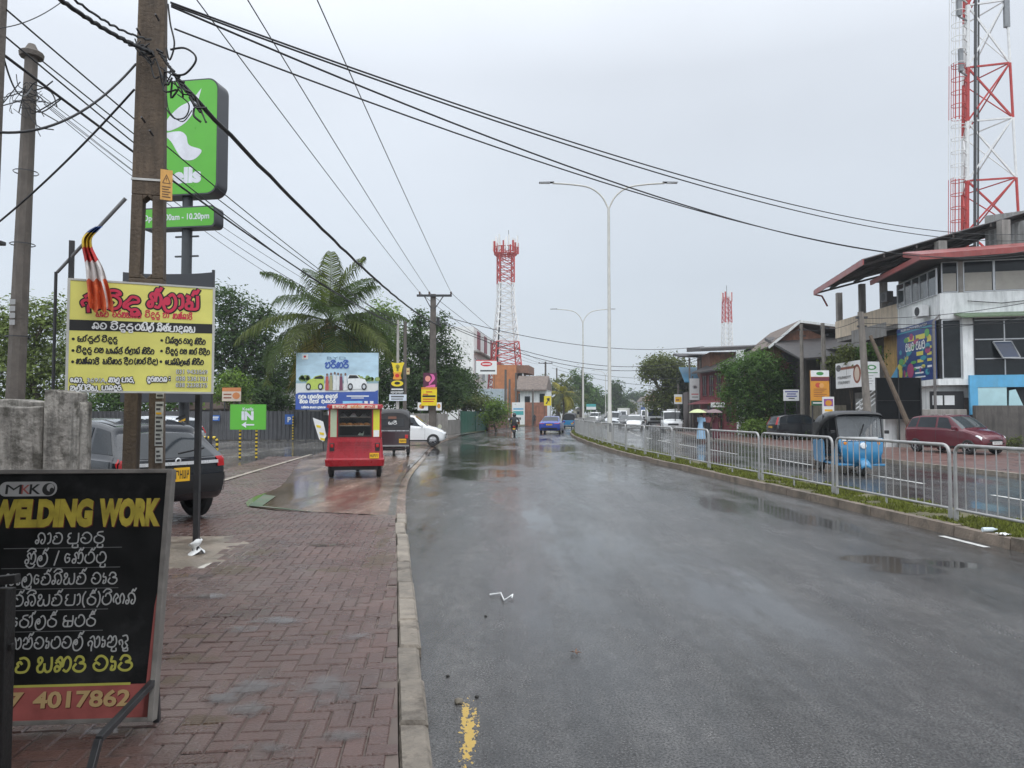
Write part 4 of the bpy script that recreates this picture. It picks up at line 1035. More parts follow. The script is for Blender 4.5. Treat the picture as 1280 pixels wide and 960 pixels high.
def make_car(label, cat, paintm, st, axles, r, tw, loc, rz, spec, name='parked_car', group=None):
    o = thing(name, label, cat, loc, rz, group)
    cs = CarShape(st, spec.get('bulge', .05), spec.get('fb', .09))
    bo = cs.body().build('body', [paintm, BLACK], o, smooth=32, merge=.0015)
    cut = MB()
    for ay in axles:
        for sg in (-1, 1):
            c = (sg * .38, ay, r); b = [(r * 1.17, 0), (r * 1.17, sg * .7)]
            cut.lathe(b, c, 26, axis='x', cap=True)
    sub_boolean(bo, cut, BLACK)
    for ay in axles:
        for sg in (-1, 1): wheel_parts(o, sg * (tw - .02), ay, r, rim=spec.get('rim', ALLOY), spokes=spec.get('spokes', 5))
    for us in spec['side']:
        for sg in (1, -1): b = MB(); cs.patch(b, us, only=sg); b.build('side_window', GLASS, o, smooth=60)
    if 'wind' in spec: b = MB(); cs.patch(b, spec['wind'], nu=10, nv=14, mirror=False); b.build('windscreen', spec.get('wglass', CLEAR), o, smooth=60)
    b = MB()
    if 'rearcap' in spec: cs.cpatch(b, 0, -spec['rearcap'][0], spec['rearcap'][0], spec['rearcap'][1], spec['rearcap'][2], nu=14, nv=8)
    if 'rearu' in spec: cs.patch(b, spec['rearu'], nu=8, nv=14, mirror=False)
    if b.v: b.build('rear_window', GLASS, o, smooth=60)
    for k in spec.get('trim', ()):   # (part name, material, 'c'/'p', args)
        nm, m_, ty, args = k
        for sg in ((1, -1) if ty == 'p' or args[1].get('mirror') else (0,)):
            b = MB()
            if ty == 'c': cs.cpatch(b, *args[0], only=sg, **args[1])
            else: cs.patch(b, args[0], only=sg, **args[1])
            b.build(nm, m_, o, smooth=60)
    # door shut lines and handles
    for u in spec.get('doors', ()):
        for sg in (1, -1): b = MB(); cs.patch(b, ((u, 2.1), (u + .012, 2.1), (u + .012, 5.0), (u, 5.0)), off=.002, nu=1, nv=10, only=sg); b.build('door_gap', BLACK, o)
    for u in spec.get('handles', ()):
        for sg in (1, -1): b = MB(); cs.patch(b, ((u, 4.25), (u + .18, 4.25), (u + .18, 4.5), (u, 4.5)), off=.014, nu=3, nv=2, only=sg); b.build('door_handle', spec.get('hmat', paintm), o)
    if 'mirror' in spec:
        p = cs.S(*spec['mirror'])
        for sg in (-1, 1): MB().cbox((sg * (p.x + .10), p.y, p.z + .06), (.2, .08, .13)).build('door_mirror', spec.get('mmat', paintm), o, bevel=.03)
    for pl in spec.get('plates', ()):   # (end, z-v, text, mat, x offset)
        e, v, tx, m_, xo, pw, ph = pl; p = cs.cap(e, 0, v); d = -1 if e == 0 else 1
        y = p.y + d * .03
        MB().cbox((xo, y, p.z), (pw, .015, ph)).build('number_plate', m_, o)
        vs, fs, w = greek_mesh(len(tx)); kx = pw * .86 / w; kz = ph * .62 / .73
        b = MB(); b.add([(xo + d * (pw * .43 - a * kx), y + d * .009, p.z - ph * .31 + q * kz) for a, q in vs], fs); b.build('plate_lettering', INK, o, fixn=False)
    return o
# (y, z bottom, z belt, z roof, half width, half roof width, roof offset in y)
HATCH = [(-1.70, .36, .92, 1.36, .69, .54, .20), (-1.56, .26, .94, 1.43, .735, .565, .16), (-1.0, .20, .95, 1.49, .75, .585, .06), (0, .19, .94, 1.50, .75, .59, 0), (.32, .19, .93, 1.455, .75, .585, 0),
         (.98, .19, .90, .985, .74, .665, 0), (1.34, .21, .81, .885, .725, .60, 0), (1.63, .24, .69, .755, .66, .5, 0), (1.73, .30, .60, .66, .60, .46, 0)]
SIDE_H = [((.75, 5.22), (1.72, 5.2), (1.78, 5.88), (1.05, 5.88)), ((1.86, 5.2), (2.72, 5.18), (2.72, 5.86), (1.90, 5.88)), ((2.82, 5.18), (4.55, 5.15), (3.95, 5.84), (2.82, 5.86))]
def hatch_spec(plate_f, plate_r, rim=ALLOY, **k):
    d = dict(side=SIDE_H, wind=((4.10, 6.2), (4.93, 6.1), (4.93, 9.9), (4.10, 9.8)), rearcap=(.86, 5.25, 6.6), doors=(1.80, 2.77, 4.72), handles=(1.9, 2.9), mirror=(4.55, 5.1), rim=rim,
             trim=[('headlight', LAMP, 'p', (((6.55, 4.0), (7.75, 3.6), (7.6, 5.4), (6.7, 5.2)), dict(off=.012))),
                   ('tail_light', REDLENS, 'p', (((0.02, 4.2), (.32, 4.2), (.36, 5.8), (.04, 5.8)), dict(off=.012, nu=3))),
                   ('tail_light', REDLENS, 'c', ((0, .86, .995, 4.2, 5.5), dict(mirror=True, off=.014))),
                   ('grille', BLACK, 'c', ((1, -.55, .55, 3.3, 4.3), dict(off=.012))), ('lower_grille', BLACK, 'c', ((1, -.7, .7, 2.0, 2.7), dict(off=.012))),
                   ('sill', BLACK, 'p', (((1.75, 1.6), (4.9, 1.6), (4.9, 2.1), (1.75, 2.1)), dict(off=.006)))],
             plates=((1, 2.75, plate_f, PLATE_W, 0, .46, .11), (0, 3.4, plate_r, PLATE_Y, 0, .46, .11)))
    d.update(k); return d
MAROON = paint('maroon_paint', (.105, .012, .022)); DKBLUE = paint('blue_black_paint', (.011, .014, .020)); WHT = paint('white_paint', (.72, .73, .73)); SILV = M('silver_paint', (.5, .52, .54), .3, metal=.5, coat=.5)
BLU = paint('royal_blue_paint', (.02, .05, .32)); BLK2 = paint('black_paint', (.014, .016, .02))
def at(px, py, z=0):
    g_ = G(px, py, z); return (g_.x, g_.y, z)
# maroon hatchback on the far pavement, side on
fw, rw = G(1208, 567, .1), G(1141, 562, .1)
ctr = V((17.55, 29.3, .1)); rzm = R(198)
car_m = make_car('dark red parked hatchback on the far pavement before the grey wall', 'car', MAROON, HATCH, (-1.13, 1.22), .285, .69, tuple(ctr), rzm, hatch_spec('CAB 5846', 'CAB 5846'))
# black hatchback further left, tail towards us
car_k = make_car('black parked hatchback in front of the green bush', 'car', BLK2, HATCH, (-1.13, 1.22), .285, .69, (17.2, 44.2, .1), R(-84), hatch_spec('KN 3021', 'KN 3021', trim=[
    ('tail_light', REDLENS, 'p', (((0.02, 4.3), (.45, 4.3), (.4, 6.4), (.05, 6.4)), dict(off=.012, nu=3))), ('tail_light', REDLENS, 'c', ((0, .84, .995, 4.3, 6.2), dict(mirror=True, off=.014))),
    ('headlight', LAMP, 'p', (((6.55, 4.0), (7.75, 3.6), (7.6, 5.4), (6.7, 5.2)), dict(off=.012)))]))
# white hatchback nosing out behind the three-wheelers
car_w = make_car('white hatchback nosing out behind the dark auto rickshaw', 'car', WHT, HATCH, (-1.13, 1.22), .30, .69, (-5.05, 36.2, .08), R(-88), hatch_spec('CAA 7710', 'CAA 7710'))
dup(car_w, (-12.9, 26.5, .06), R(75), 'silver hatchback mostly hidden behind the black parked SUV', remat={'white_paint': SILV})
# black SUV at the left
SUV = [(-1.98, .42, .93, 1.30, .80, .60, .46), (-1.85, .32, .96, 1.39, .865, .63, .38), (-1.2, .27, .98, 1.46, .885, .66, .10), (0, .26, .97, 1.48, .885, .67, 0), (.38, .26, .96, 1.44, .885, .66, 0),
       (1.08, .26, .94, 1.02, .875, .76, 0), (1.55, .28, .88, .95, .86, .70, 0), (1.9, .30, .76, .82, .78, .6, 0), (2.02, .38, .66, .72, .72, .55, 0)]
suv_spec = hatch_spec('KS 9187', 'KS 9187', rearcap=(.84, 5.12, 6.75), bulge=.07, plates=((0, 3.12, 'KY 6', PLATE_Y, .06, .235, .19), (1, 2.6, 'KY 6', PLATE_W, 0, .46, .11)), mmat=BLK2, trim=[
    ('tail_light', REDLENS, 'p', (((0.02, 3.5), (.35, 3.9), (.32, 5.1), (.03, 5.1)), dict(off=.014, nu=4))), ('tail_light', REDLENS, 'c', ((0, .84, .998, 3.5, 5.1), dict(mirror=True, off=.016))),
    ('chrome_strip', CHROME, 'c', ((0, -.84, .84, 3.72, 4.12), dict(off=.035))), ('bumper', BLACK, 'c', ((0, -.99, .99, 1.3, 3.0), dict(off=.03))), ('bumper', BLACK, 'p', (((.01, 1.6), (.8, 1.6), (.8, 2.9), (.01, 2.9)), dict(off=.02))),
    ('headlight', LAMP, 'p', (((6.55, 4.0), (7.75, 3.6), (7.6, 5.4), (6.7, 5.2)), dict(off=.012))), ('roof_rail', BLACK, 'p', (((1.2, 6.9), (4.0, 6.9), (4.0, 7.1), (1.2, 7.1)), dict(off=.03)))])
hd = R(57)      # heading, anticlockwise from straight ahead
dirv = V((-math.sin(hd), math.cos(hd), 0)); rgt = V((math.cos(hd), math.sin(hd), 0))
wh = G(246, 645, .085)   # contact of the rear tyre that shows
sc_ = wh - rgt * .80 + dirv * 1.34
car_s = make_car('black parked SUV with yellow plate beside the slotted pole', 'car', DKBLUE, SUV, (-1.34, 1.32), .345, .80, (sc_.x, sc_.y, .085), hd, suv_spec)
p_ = CarShape(SUV, .07).cap(0, .0, 4.6)
b = MB(); b.lathe([(.03, 0), (.045, -.012), (.03, -.02)], (0, p_.y - .02, p_.z), 16, axis='y'); b.build('tailgate_emblem', CHROME, car_s, smooth=50)
b = MB(); b.bar((.02, p_.y - .01, p_.z + .10), (.45, p_.y + .05, p_.z + .16), .022); b.build('rear_wiper', BLACK, car_s)
# blue saloon driving off
SALOON = [(-2.2, .38, .86, .90, .80, .62, 0), (-2.05, .28, .93, .985, .86, .68, 0), (-1.55, .24, .95, 1.02, .89, .70, 0), (-.80, .22, .95, 1.40, .895, .60, 0), (.05, .22, .93, 1.45, .895, .61, 0), (.45, .22, .93, 1.40, .895, .6, 0),
          (1.2, .22, .92, .99, .88, .72, 0), (1.8, .24, .82, .88, .84, .62, 0), (2.15, .30, .66, .72, .74, .5, 0), (2.25, .36, .58, .63, .68, .45, 0)]
sal = dict(side=[((2.35, 5.2), (3.5, 5.2), (3.5, 5.86), (2.95, 5.86)), ((3.6, 5.2), (5.6, 5.15), (5.05, 5.84), (3.6, 5.86))], wind=((5.1, 6.2), (5.92, 6.1), (5.92, 9.9), (5.1, 9.8)), rearu=((2.12, 6.15), (2.9, 6.25), (2.9, 9.75), (2.12, 9.85)),
           doors=(2.6, 3.55, 5.75), handles=(2.75, 3.7), mirror=(5.6, 5.1),
           trim=[('tail_light', REDLENS, 'c', ((0, .52, .99, 4.0, 5.1), dict(mirror=True, off=.014))), ('tail_light', REDLENS, 'p', (((.02, 4.0), (.7, 4.1), (.6, 5.0), (.02, 5.0)), dict(off=.012, nu=3))), ('bumper', BLACK, 'c', ((0, -.85, .85, 1.2, 2.2), dict(off=.02))),
                 ('headlight', LAMP, 'p', (((7.3, 4.0), (8.7, 3.6), (8.5, 5.3), (7.4, 5.2)), dict(off=.012))), ('grille', BLACK, 'c', ((1, -.5, .5, 3.0, 4.4), dict(off=.012)))],
           plates=((0, 3.6, 'CBH 4410', PLATE_Y, 0, .48, .11), (1, 2.6, 'CBH 4410', PLATE_W, 0, .48, .11)), bulge=.08)
yb_c = 62.0
car_b = make_car('royal blue saloon car driving away on the wet road', 'car', BLU, SALOON, (-1.32, 1.40), .31, .80, ((690 - 640) / FPX * yb_c, yb_c, 0), R(-9), sal, name='blue_car')
# three-wheelers
def arch(w, z0, z1, n=10, p=3.2):
    """roof section: points from (-w,z0) over the top to (w,z0)"""
    out = []
    for k in range(n + 1):
        a = math.pi * (1 - k / n); c, s = math.cos(a), math.sin(a)
        out.append((w * math.copysign(abs(c) ** (2 / p), c), z0 + (z1 - z0) * abs(s) ** (2 / p)))
    return out
def loft(b, secs, closed=False):
    n = len(secs[0]); vs = [p for s_ in secs for p in s_]; fs = []
    for i in range(len(secs) - 1):
        for j in range(n if closed else n - 1): fs.append((i * n + j, i * n + (j + 1) % n, (i + 1) * n + (j + 1) % n, (i + 1) * n + j))
    b.add(vs, fs)
def solidify(o, t):
    md = o.modifiers.new('thickness', 'SOLIDIFY'); md.thickness = t; md.offset = -1
def tuk_wheels(o, r=.2, yr=-.72, yf=1.02, tw=.56):
    for x in (-tw, tw): wheel_parts(o, x, yr, r, w=.11, spokes=4, rim=M('dull_rim', (.2, .2, .2), .5, metal=.5), cover=True)
    wheel_parts(o, .001, yf, r, w=.11, spokes=4, rim=MC['dull_rim'], cover=True)
def make_tuk(label, body, hood, loc, rz, plate='QL 2250', window=True, rear_text=True, trimcol=None, name='auto_rickshaw'):
    o = thing(name, label, 'auto rickshaw', loc, rz)
    W = .63
    # lower tub with cut-away doorway
    b = MB()
    prof = [(-1.27, .44), (-1.30, .78), (-1.24, .92), (-.28, .92), (-.22, .80), (-.18, .34), (-.3, .26), (-1.0, .26), (-1.2, .32)]
    for sg in (-1, 1): b.prism([(sg * W, y, z) for y, z in prof], (-sg * .03, 0, 0))
    b.box(-W + .03, -1.29, .40, W - .03, -1.24, .92); b.box(-W + .03, -1.2, .26, W - .03, 1.0, .32)
    b.build('tub', body, o, smooth=30, bevel=.02)
    ns = MB()          # nose
    def sec(y, w, z0, z1): return [(-w, y - .16, z0), (-w * .98, y - .03, z0), (-w * .6, y + .05, z0), (0, y + .09, z0), (w * .6, y + .05, z0), (w * .98, y - .03, z0), (w, y - .16, z0)]
    secs = []
    for z, y, w in ((.26, .90, .30), (.36, 1.0, .42), (.62, 1.03, .535), (.85, .98, .565), (1.0, .93, .57)): secs.append(sec(y, w, z, z))
    loft(ns, secs); n_ = ns.build('nose', body, o, smooth=50); solidify(n_, .03)
    fl = MB()
    for sg in (-1, 1): fl.prism([(sg * .56, .80, .32), (sg * .56, .48, .34), (sg * .57, .50, .62), (sg * .575, .80, 1.0)], (-sg * .025, 0, 0))
    fl.build('door_flank', body, o, bevel=.01)
    fd = MB(); fd.grid(lambda u, v: ((v - .5) * .26, 1.04 + .29 * math.cos(R(10 + 160 * u)), .2 + .29 * math.sin(R(10 + 160 * u)) - .06 * (2 * v - 1) ** 2), 12, 6)
    f_ = fd.build('mudguard', body, o, smooth=60); solidify(f_, .015)
    # hood
    hd_ = MB(); secs = []
    for y, w, z0, z1 in ((-1.27, .60, 1.0, 1.56), (-1.20, .635, 1.0, 1.66), (-.85, .645, 1.02, 1.72), (-.30, .645, 1.30, 1.735), (.3, .64, 1.5, 1.735), (.72, .62, 1.56, 1.70), (.84, .60, 1.55, 1.645)): secs.append([(x, y, z) for x, z in arch(w, z0, z1, 14, 3.4)])
    loft(hd_, secs); h_ = hd_.build('hood', hood, o, smooth=55); solidify(h_, .02)
    rc = MB(); rc.poly(*[(x, -1.272, z) for x, z in arch(.60, .92, 1.56, 14, 3.4)]); rc.build('rear_curtain', hood, o)
    if window: MB().grid(lambda u, v: (-.42 + .84 * u, -1.284, 1.08 + .28 * v), 2, 2).build('rear_window', M('cloudy_plastic_window', (.035, .037, .04), .15, var=.3), o)
    sd = MB()
    for sg in (-1, 1): sd.poly((sg * .634, -1.2, .9), (sg * .638, -.62, .9), (sg * .642, -.62, 1.4), (sg * .64, -1.2, 1.4))
    sd.build('side_curtain', hood, o)
    ps = MB()
    for sg in (-1, 1):
        ps.tube([(sg * .565, .86, .98), (sg * .58, .70, 1.62)], .02, 8); ps.tube([(sg * .62, -.25, .9), (sg * .62, -.25, 1.6)], .018, 8); ps.tube([(sg * .57, .1, .32), (sg * .6, .1, 1.62)], .015, 8)
    ps.tube([(-.58, .7, 1.62), (.58, .7, 1.62)], .02, 8); ps.build('pillars', BLACK if trimcol is None else trimcol, o, smooth=50)
    ws = MB(); ws.poly((-.54, .862, 1.03), (.54, .862, 1.03), (.56, .715, 1.58), (-.56, .715, 1.58)); w_ = ws.build('windscreen', M('screen_glass', (.22, .235, .245), .05, rvar=.02, spec=.6, alpha=.3), o); solidify(w_, .006)
    MB().bar((.02, .90, 1.03), (-.12, .80, 1.36), .018).build('wiper', BLACK, o)
    st = MB(); st.box(-.55, -1.1, .5, .55, -.55, .68); st.box(-.55, -1.2, .66, .55, -1.05, 1.2); st.box(-.25, .1, .55, .25, .45, .66); st.build('seat', M('black_vinyl', (.02, .02, .022), .4), o, bevel=.03)
    hb = MB(); hb.tube([(-.32, .72, 1.02), (0, .80, .96), (.32, .72, 1.02)], .018, 8); hb.tube([(0, .8, .96), (0, 1.0, .4)], .03, 8); hb.build('handlebar', BLACK, o, smooth=50)
    MB().lathe([(.001, .055), (.07, .05), (.085, 0), (.08, -.05)], (0, 1.10, .80), 16, axis='y').build('headlight', LAMP, o, smooth=50)
    for sg in (-1, 1):
        MB().lathe([(.001, .02), (.04, .01), (.045, -.02)], (sg * .42, 1.0, .86), 12, axis='y').build('indicator', AMBER, o, smooth=50)
        MB().cbox((sg * .50, -1.305, .72), (.11, .03, .13)).build('tail_light', REDLENS, o, bevel=.01)
        MB().cbox((sg * .69, .84, 1.16), (.12, .04, .09)).build('door_mirror', BLACK, o, bevel=.015)
    def sign(nm, u, z, w, h, y, m_, tx=None, face=-1):
        MB().cbox((u, y, z), (w, .012, h)).build(nm, m_, o)
        if tx:
            vs, fs, tw = greek_mesh(len(tx)); kx = w * .86 / tw; kz = h * .6 / .73
            b_ = MB(); b_.add([(u + face * -1 * (a * kx - w * .43) * 1, y + face * .008, z - h * .3 + q * kz) for a, q in vs], fs); b_.build('plate_lettering', INK, o, fixn=False)
    sign('number_plate', .36, .56, .26, .15, -1.31, PLATE_Y, plate)
    sign('number_plate', 0, 1.005, .8, .055, 1.03, WHITE)
    b = MB(); b.bar((-.6, -1.31, .38), (.6, -1.31, .38), .04, .06); b.build('rear_bumper', M('grey_bumper', (.25, .25, .25), .4, metal=.5), o, bevel=.01)
    for k in (-1, 1): MB().grid(lambda u, v: (k * .56 + .14 * (u - .5), -1.02 - .16 * v * .3, .36 - .22 * v), 2, 2).build('mud_flap', BLACK, o)
    MB().box(-.45, -1.15, .2, .45, -.4, .3).build('engine', BLACK, o)
    tuk_wheels(o)
    return o
HOOD = M('black_vinyl_hood', (.016, .017, .019), .38, var=.3, scale=5)
TB_ = paint('tuk_blue', (.018, .18, .36)); TD = paint('tuk_dark_maroon', (.045, .026, .032))
tk_d = make_tuk('dark brown auto rickshaw with closed hood beside the red one', TD, M('grey_vinyl_hood', (.032, .031, .032), .5, var=.3, scale=5), (-4.55, 28.3, .09), R(8), plate='QB 1407')
for u, z, w, h, m_ in ((-.02, 1.41, .3, .09, flat('brown_sticker', (.20, .09, .06))),): MB().cbox((u, -1.29, z), (w, .01, h)).build('sticker', m_, tk_d)
MB().box(-.6, -1.3, .915, .6, -1.285, .945).build('hood_strip', SILV, tk_d)
b = MB(); [b.box(-.5, -1.307, .5 + .07 * k, .24, -1.298, .512 + .07 * k) for k in range(6)]; b.build('pressed_rib', TD, tk_d)
Lq = Let(-1.29, .003); Lq.sin('SrI', -.16, 1.17, .09, WHITE, 2, width=.3, lw=.1); Lq.build(tk_d, 'lettering')
tk_b = make_tuk('blue auto rickshaw with black hood driving towards the camera', TB_, HOOD, (9.42, 20.6, 0), R(173), plate='AAB 2202')
Lq = Let(0, .003)
MB().grid(lambda u, v: ((u - .5) * 1.02, 1.0 + .06 * (1 - (2 * u - 1) ** 2), .925 + .07 * v), 10, 1).build('lettering_band', WHITE, tk_b)
vs, fs, w_ = greek_mesh(8)
b = MB(); b.add([(.4 - a / w_ * .8, 1.012 + .06 * (1 - (2 * (.9 - a / w_ * .8) - 1) ** 2), .93 + .075 * q) for a, q in vs], fs); b.build('lettering', BLU, tk_b, fixn=False)
dup(tk_b, ((713 - 640) / FPX * 82, 82, 0), R(-12), 'distant blue auto rickshaw driving away past the median bend')
# red bakery three-wheeler
RED = M('bakery_red', (.34, .008, .018), .3, var=.12, scale=3, coat=.15, streak=((.16, .012, .018), .4, 3.0))
o = tk_r = thing('food_rickshaw', 'red auto rickshaw with a glazed bakery cabinet on the pavement', 'auto rickshaw', (-4.0, 19.0, .09), R(10))
b = MB()
def secR(z, hw, yb): return [(-hw, yb + .05, z), (-hw + .05, yb, z), (hw - .05, yb, z), (hw, yb + .05, z), (hw, .3, z), (-hw, .3, z)]
secs = [secR(z, hw, yb) for z, hw, yb in ((.30, .69, -1.30), (.42, .70, -1.34), (.46, .70, -1.35), (.48, .675, -1.31), (.75, .655, -1.285), (.98, .635, -1.26))]
loft(b, secs, True); b.poly(*secs[-1]); b.poly(*secs[0]); b.build('tub', RED, o, smooth=25, bevel=.012)
gl = MB(); gl.box(-.52, -1.275, .60, .52, -1.268, .62)
cb = MB()
for x0, x1 in ((-.62, -.58), (-.43, -.39), (.39, .43), (.58, .62)): cb.box(x0, -1.27, .98, x1, -1.22, 1.68)
cb.box(-.62, -1.27, .98, .62, -1.22, 1.0); cb.box(-.62, -1.27, 1.66, .62, -1.2, 1.70)
for sg in (-1, 1): cb.box(sg * .62 - .02, -1.2, .98, sg * .62 + .02, .3, 1.10); cb.box(sg * .60 - .02, .26, .98, sg * .60 + .02, .3, 1.68); cb.box(sg * .61 - .02, -1.2, 1.6, sg * .61 + .02, .3, 1.68)
cb.build('cabinet_frame', RED, o, bevel=.006)
MB().box(-.60, .24, 1.0, .60, .26, 1.66).build('cabinet_back', M('dark_cabinet', (.03, .03, .03), .5), o)
MB().box(-.59, -1.2, .985, .59, .24, .998).build('cabinet_floor', M('steel_tray', (.25, .25, .25), .35, metal=.6), o)
sh = MB(); sh.box(-.57, -1.19, 1.26, .57, -.5, 1.275); sh.box(-.57, -1.19, 1.47, .57, -.6, 1.48); sh.build('shelf', M('pale_shelf', (.42, .36, .28), .5), o)
for x0, x1, m_ in ((-.58, -.43, flat('pale_green_sheet', (.42, .48, .33))), (.43, .58, flat('lime_yellow_sheet', (.62, .62, .05)))):
    MB().box(x0, -1.262, 1.0, x1, -1.255, 1.66).build('side_panel', m_, o)
MB().box(.44, -1.267, 1.0, .57, -1.2635, 1.16).build('notice', WHITE, o)
b = MB(); [b.box(*q) for q in ((-.40, -1.274, 1.0, -.365, -1.25, 1.66), (.365, -1.274, 1.0, .40, -1.25, 1.66), (-.365, -1.274, 1.0, .365, -1.25, 1.035), (-.365, -1.274, 1.625, .365, -1.25, 1.66))]; b.build('window_seal', BLACK, o)
MB().box(-.42, -1.258, 1.0, .42, -1.252, 1.66).build('window', M('cabinet_glass', (.03, .035, .035), .04, rvar=.01, alpha=.12, spec=.5), o)
rf = MB(); secs = []
for y, w, z in ((-1.36, .60, 1.70), (-1.33, .67, 1.73), (.2, .66, 1.76), (.85, .6, 1.7)): secs.append([(-w, y, z - .02), (-w * .97, y, z + .045), (0, y, z + .075), (w * .97, y, z + .045), (w, y, z - .02)])
loft(rf, secs, True); rf.poly(*secs[0]); rf.poly(*secs[-1]); rf.build('roof', RED, o, smooth=30)
Lq = Let(-1.372, .004); Lq.rect(-.53, 1.685, .53, 1.765, flat('cream_sheet', (.72, .60, .48)), 0)
for t_, u, w_, m_ in (('pAnx', -.48, .3, REDP), ('SYrxT', -.1, .25, flat('orange_print', (.65, .2, .03))), ('kEnx', .22, .25, REDP)): Lq.sin(t_, u, 1.70, .045, m_, 2, width=w_, lw=.13)
Lq.build(o)
for sg in (-1, 1):
    lm_ = MB().cbox((sg * .535, -1.30, .76), (.11, .04, .19)).build('lamp_housing', BLACK, o, bevel=.012); MB().cbox((sg * .535, -1.32, .79), (.07, .03, .08)).build('tail_light', REDLENS, lm_, bevel=.01)
MB().cbox((.46, -1.345, .55), (.22, .02, .13)).build('number_plate', PLATE_Y, o)
vs, fs, w_ = greek_mesh(5); b = MB(); b.add([(.365 + a / w_ * .19, -1.358, .515 + .1 * q) for a, q in vs], fs); b.build('plate_lettering', INK, o, fixn=False)
gr_ = MB()
for k in range(6): gr_.box(-.40, -1.302 + .0012 * k, .56 + .062 * k, .40, -1.284 + .0012 * k, .568 + .062 * k)
gr_.build('pressed_rib', RED, o)
MB().box(-.55, -1.2, .2, .55, -.3, .31).build('engine', BLACK, o)
b = MB(); b.box(-.58, .3, .25, .58, 1.0, .9); b.build('nose', RED, o, bevel=.1)
MB().box(-.5, .9, 1.0, .5, .92, 1.66).build('windscreen', GLASS, o)
tuk_wheels(o, r=.23, yr=-.86, tw=.57)
OT = XF[o.name]
BUN = M('golden_bun_crust', (.42, .19, .06), .45, var=.35, scale=14)
def bun(u, y, z, r):
    p = OT @ V((u, y, z)); q = MB(); q.lathe([(.001, r * .75), (r * .5, r * .68), (r * .85, r * .42), (r, r * .12), (r * .85, 0), (.001, 0)], tuple(p), 14)
    return q.build('bread_bun', BUN, loc=tuple(p), smooth=60)
for k in range(7): tag(bun(-.40 + .132 * k, -1.05 + .03 * (k % 2), 1.276, .068 + .008 * (k % 3)), 'golden bread bun on the middle shelf of the red bakery rickshaw', 'bread bun', 'buns on the rickshaw shelf')
for k in range(4): tag(bun(-.33 + .2 * k, -.8, 1.276, .08), 'larger golden bun at the back of the bakery shelf', 'bread bun', 'buns at the back of the shelf')
for k, (u, m_) in enumerate(((-.3, M('grey_pack', (.25, .27, .27), .4)), (-.05, WHITE), (.2, MC['grey_pack']))):
    p = OT @ V((u, -.95, 1.481)); q = MB(); q.grid(lambda a, c: (p.x + .09 * (a - .5) * 2, p.y + .06 * (2 * c - 1), 1.482 + OT.translation.z + .09 * math.sin(math.pi * a) * math.sin(math.pi * c)), 8, 6)
    tag(q.build('snack_bag', m_, loc=tuple(p), smooth=70), ('leftmost grey snack bag on the top shelf of the bakery rickshaw', 'white snack bag on the top shelf of the bakery rickshaw', 'rightmost grey snack bag on the top shelf of the bakery rickshaw')[k], 'snack bag')
p = OT @ V((.12, -1.0, .999)); tag(MB().grid(lambda a, c: (p.x + .16 * (a - .5), p.y + .1 * (c - .5), p.z + .16 * a * c + .05 * math.sin(6 * a)), 6, 6).build('paper_sheet', flat('pale_green_paper', (.5, .58, .48)), loc=tuple(p), smooth=70), 'pale green paper lying under the shelf in the bakery rickshaw', 'paper')
# far traffic
van_like = [(-2.1, .35, 1.15, 1.75, .80, .70, .06), (-1.9, .27, 1.17, 1.88, .84, .74, .04), (-1.0, .25, 1.17, 1.92, .85, .76, 0), (.5, .25, 1.15, 1.90, .85, .75, 0), (.9, .25, 1.12, 1.80, .85, .73, 0), (1.5, .25, 1.08, 1.14, .84, .74, 0), (1.9, .27, .95, 1.0, .82, .66, 0), (2.1, .32, .8, .86, .76, .6, 0)]
vs_ = hatch_spec('PJ 4471', 'PJ 4471', side=[((.6, 5.2), (1.9, 5.2), (1.9, 5.88), (.8, 5.88)), ((2.0, 5.2), (3.0, 5.18), (3.0, 5.86), (2.0, 5.88)), ((3.1, 5.18), (4.6, 5.15), (4.1, 5.84), (3.1, 5.86))], wglass=GLASS, doors=(1.95, 3.05), handles=(2.1, 3.1), mmat=BLACK,
    trim=[('headlight', LAMP, 'p', (((5.6, 4.0), (6.75, 3.6), (6.6, 5.4), (5.7, 5.2)), dict(off=.012))), ('grille', BLACK, 'c', ((1, -.6, .6, 3.3, 4.4), dict(off=.012))), ('tail_light', REDLENS, 'p', (((0.02, 4.2), (.3, 4.2), (.3, 5.8), (.02, 5.8)), dict(off=.012, nu=3)))])
def far(px, Y): return ((px - 640) / FPX * Y, Y, .0)
car_v = make_car('white van with dark windscreen approaching beyond the maroon building', 'van', WHT, van_like, (-1.35, 1.35), .33, .77, far(839, 66), R(172), vs_, name='white_van')
dup(car_v, far(843, 78), R(171), 'white high roofed van close behind the first white van', scale=1.12)
dup(car_w, far(793, 72), R(168), 'small white approaching car second from the median', remat={'maroon_paint': WHT})
dup(car_v, far(767, 88), R(166), 'silver van nearest the median in the approaching queue', remat={'white_paint': SILV})
dup(car_w, far(782, 84), R(167), 'black car between the two pale cars in the approaching queue', remat={'white_paint': BLK2})
dup(car_w, far(820, 98), R(168), 'distant grey car left of the white lorry', remat={'white_paint': SILV})
dup(car_v, far(744, 140), R(164), 'far white van beyond the second lamp post')
dup(car_w, far(771, 118), R(166), 'far white car beside the nearest lamp post', )
dup(car_w, far(800, 132), R(166), 'far silver car in the middle of the approaching traffic', remat={'white_paint': SILV})
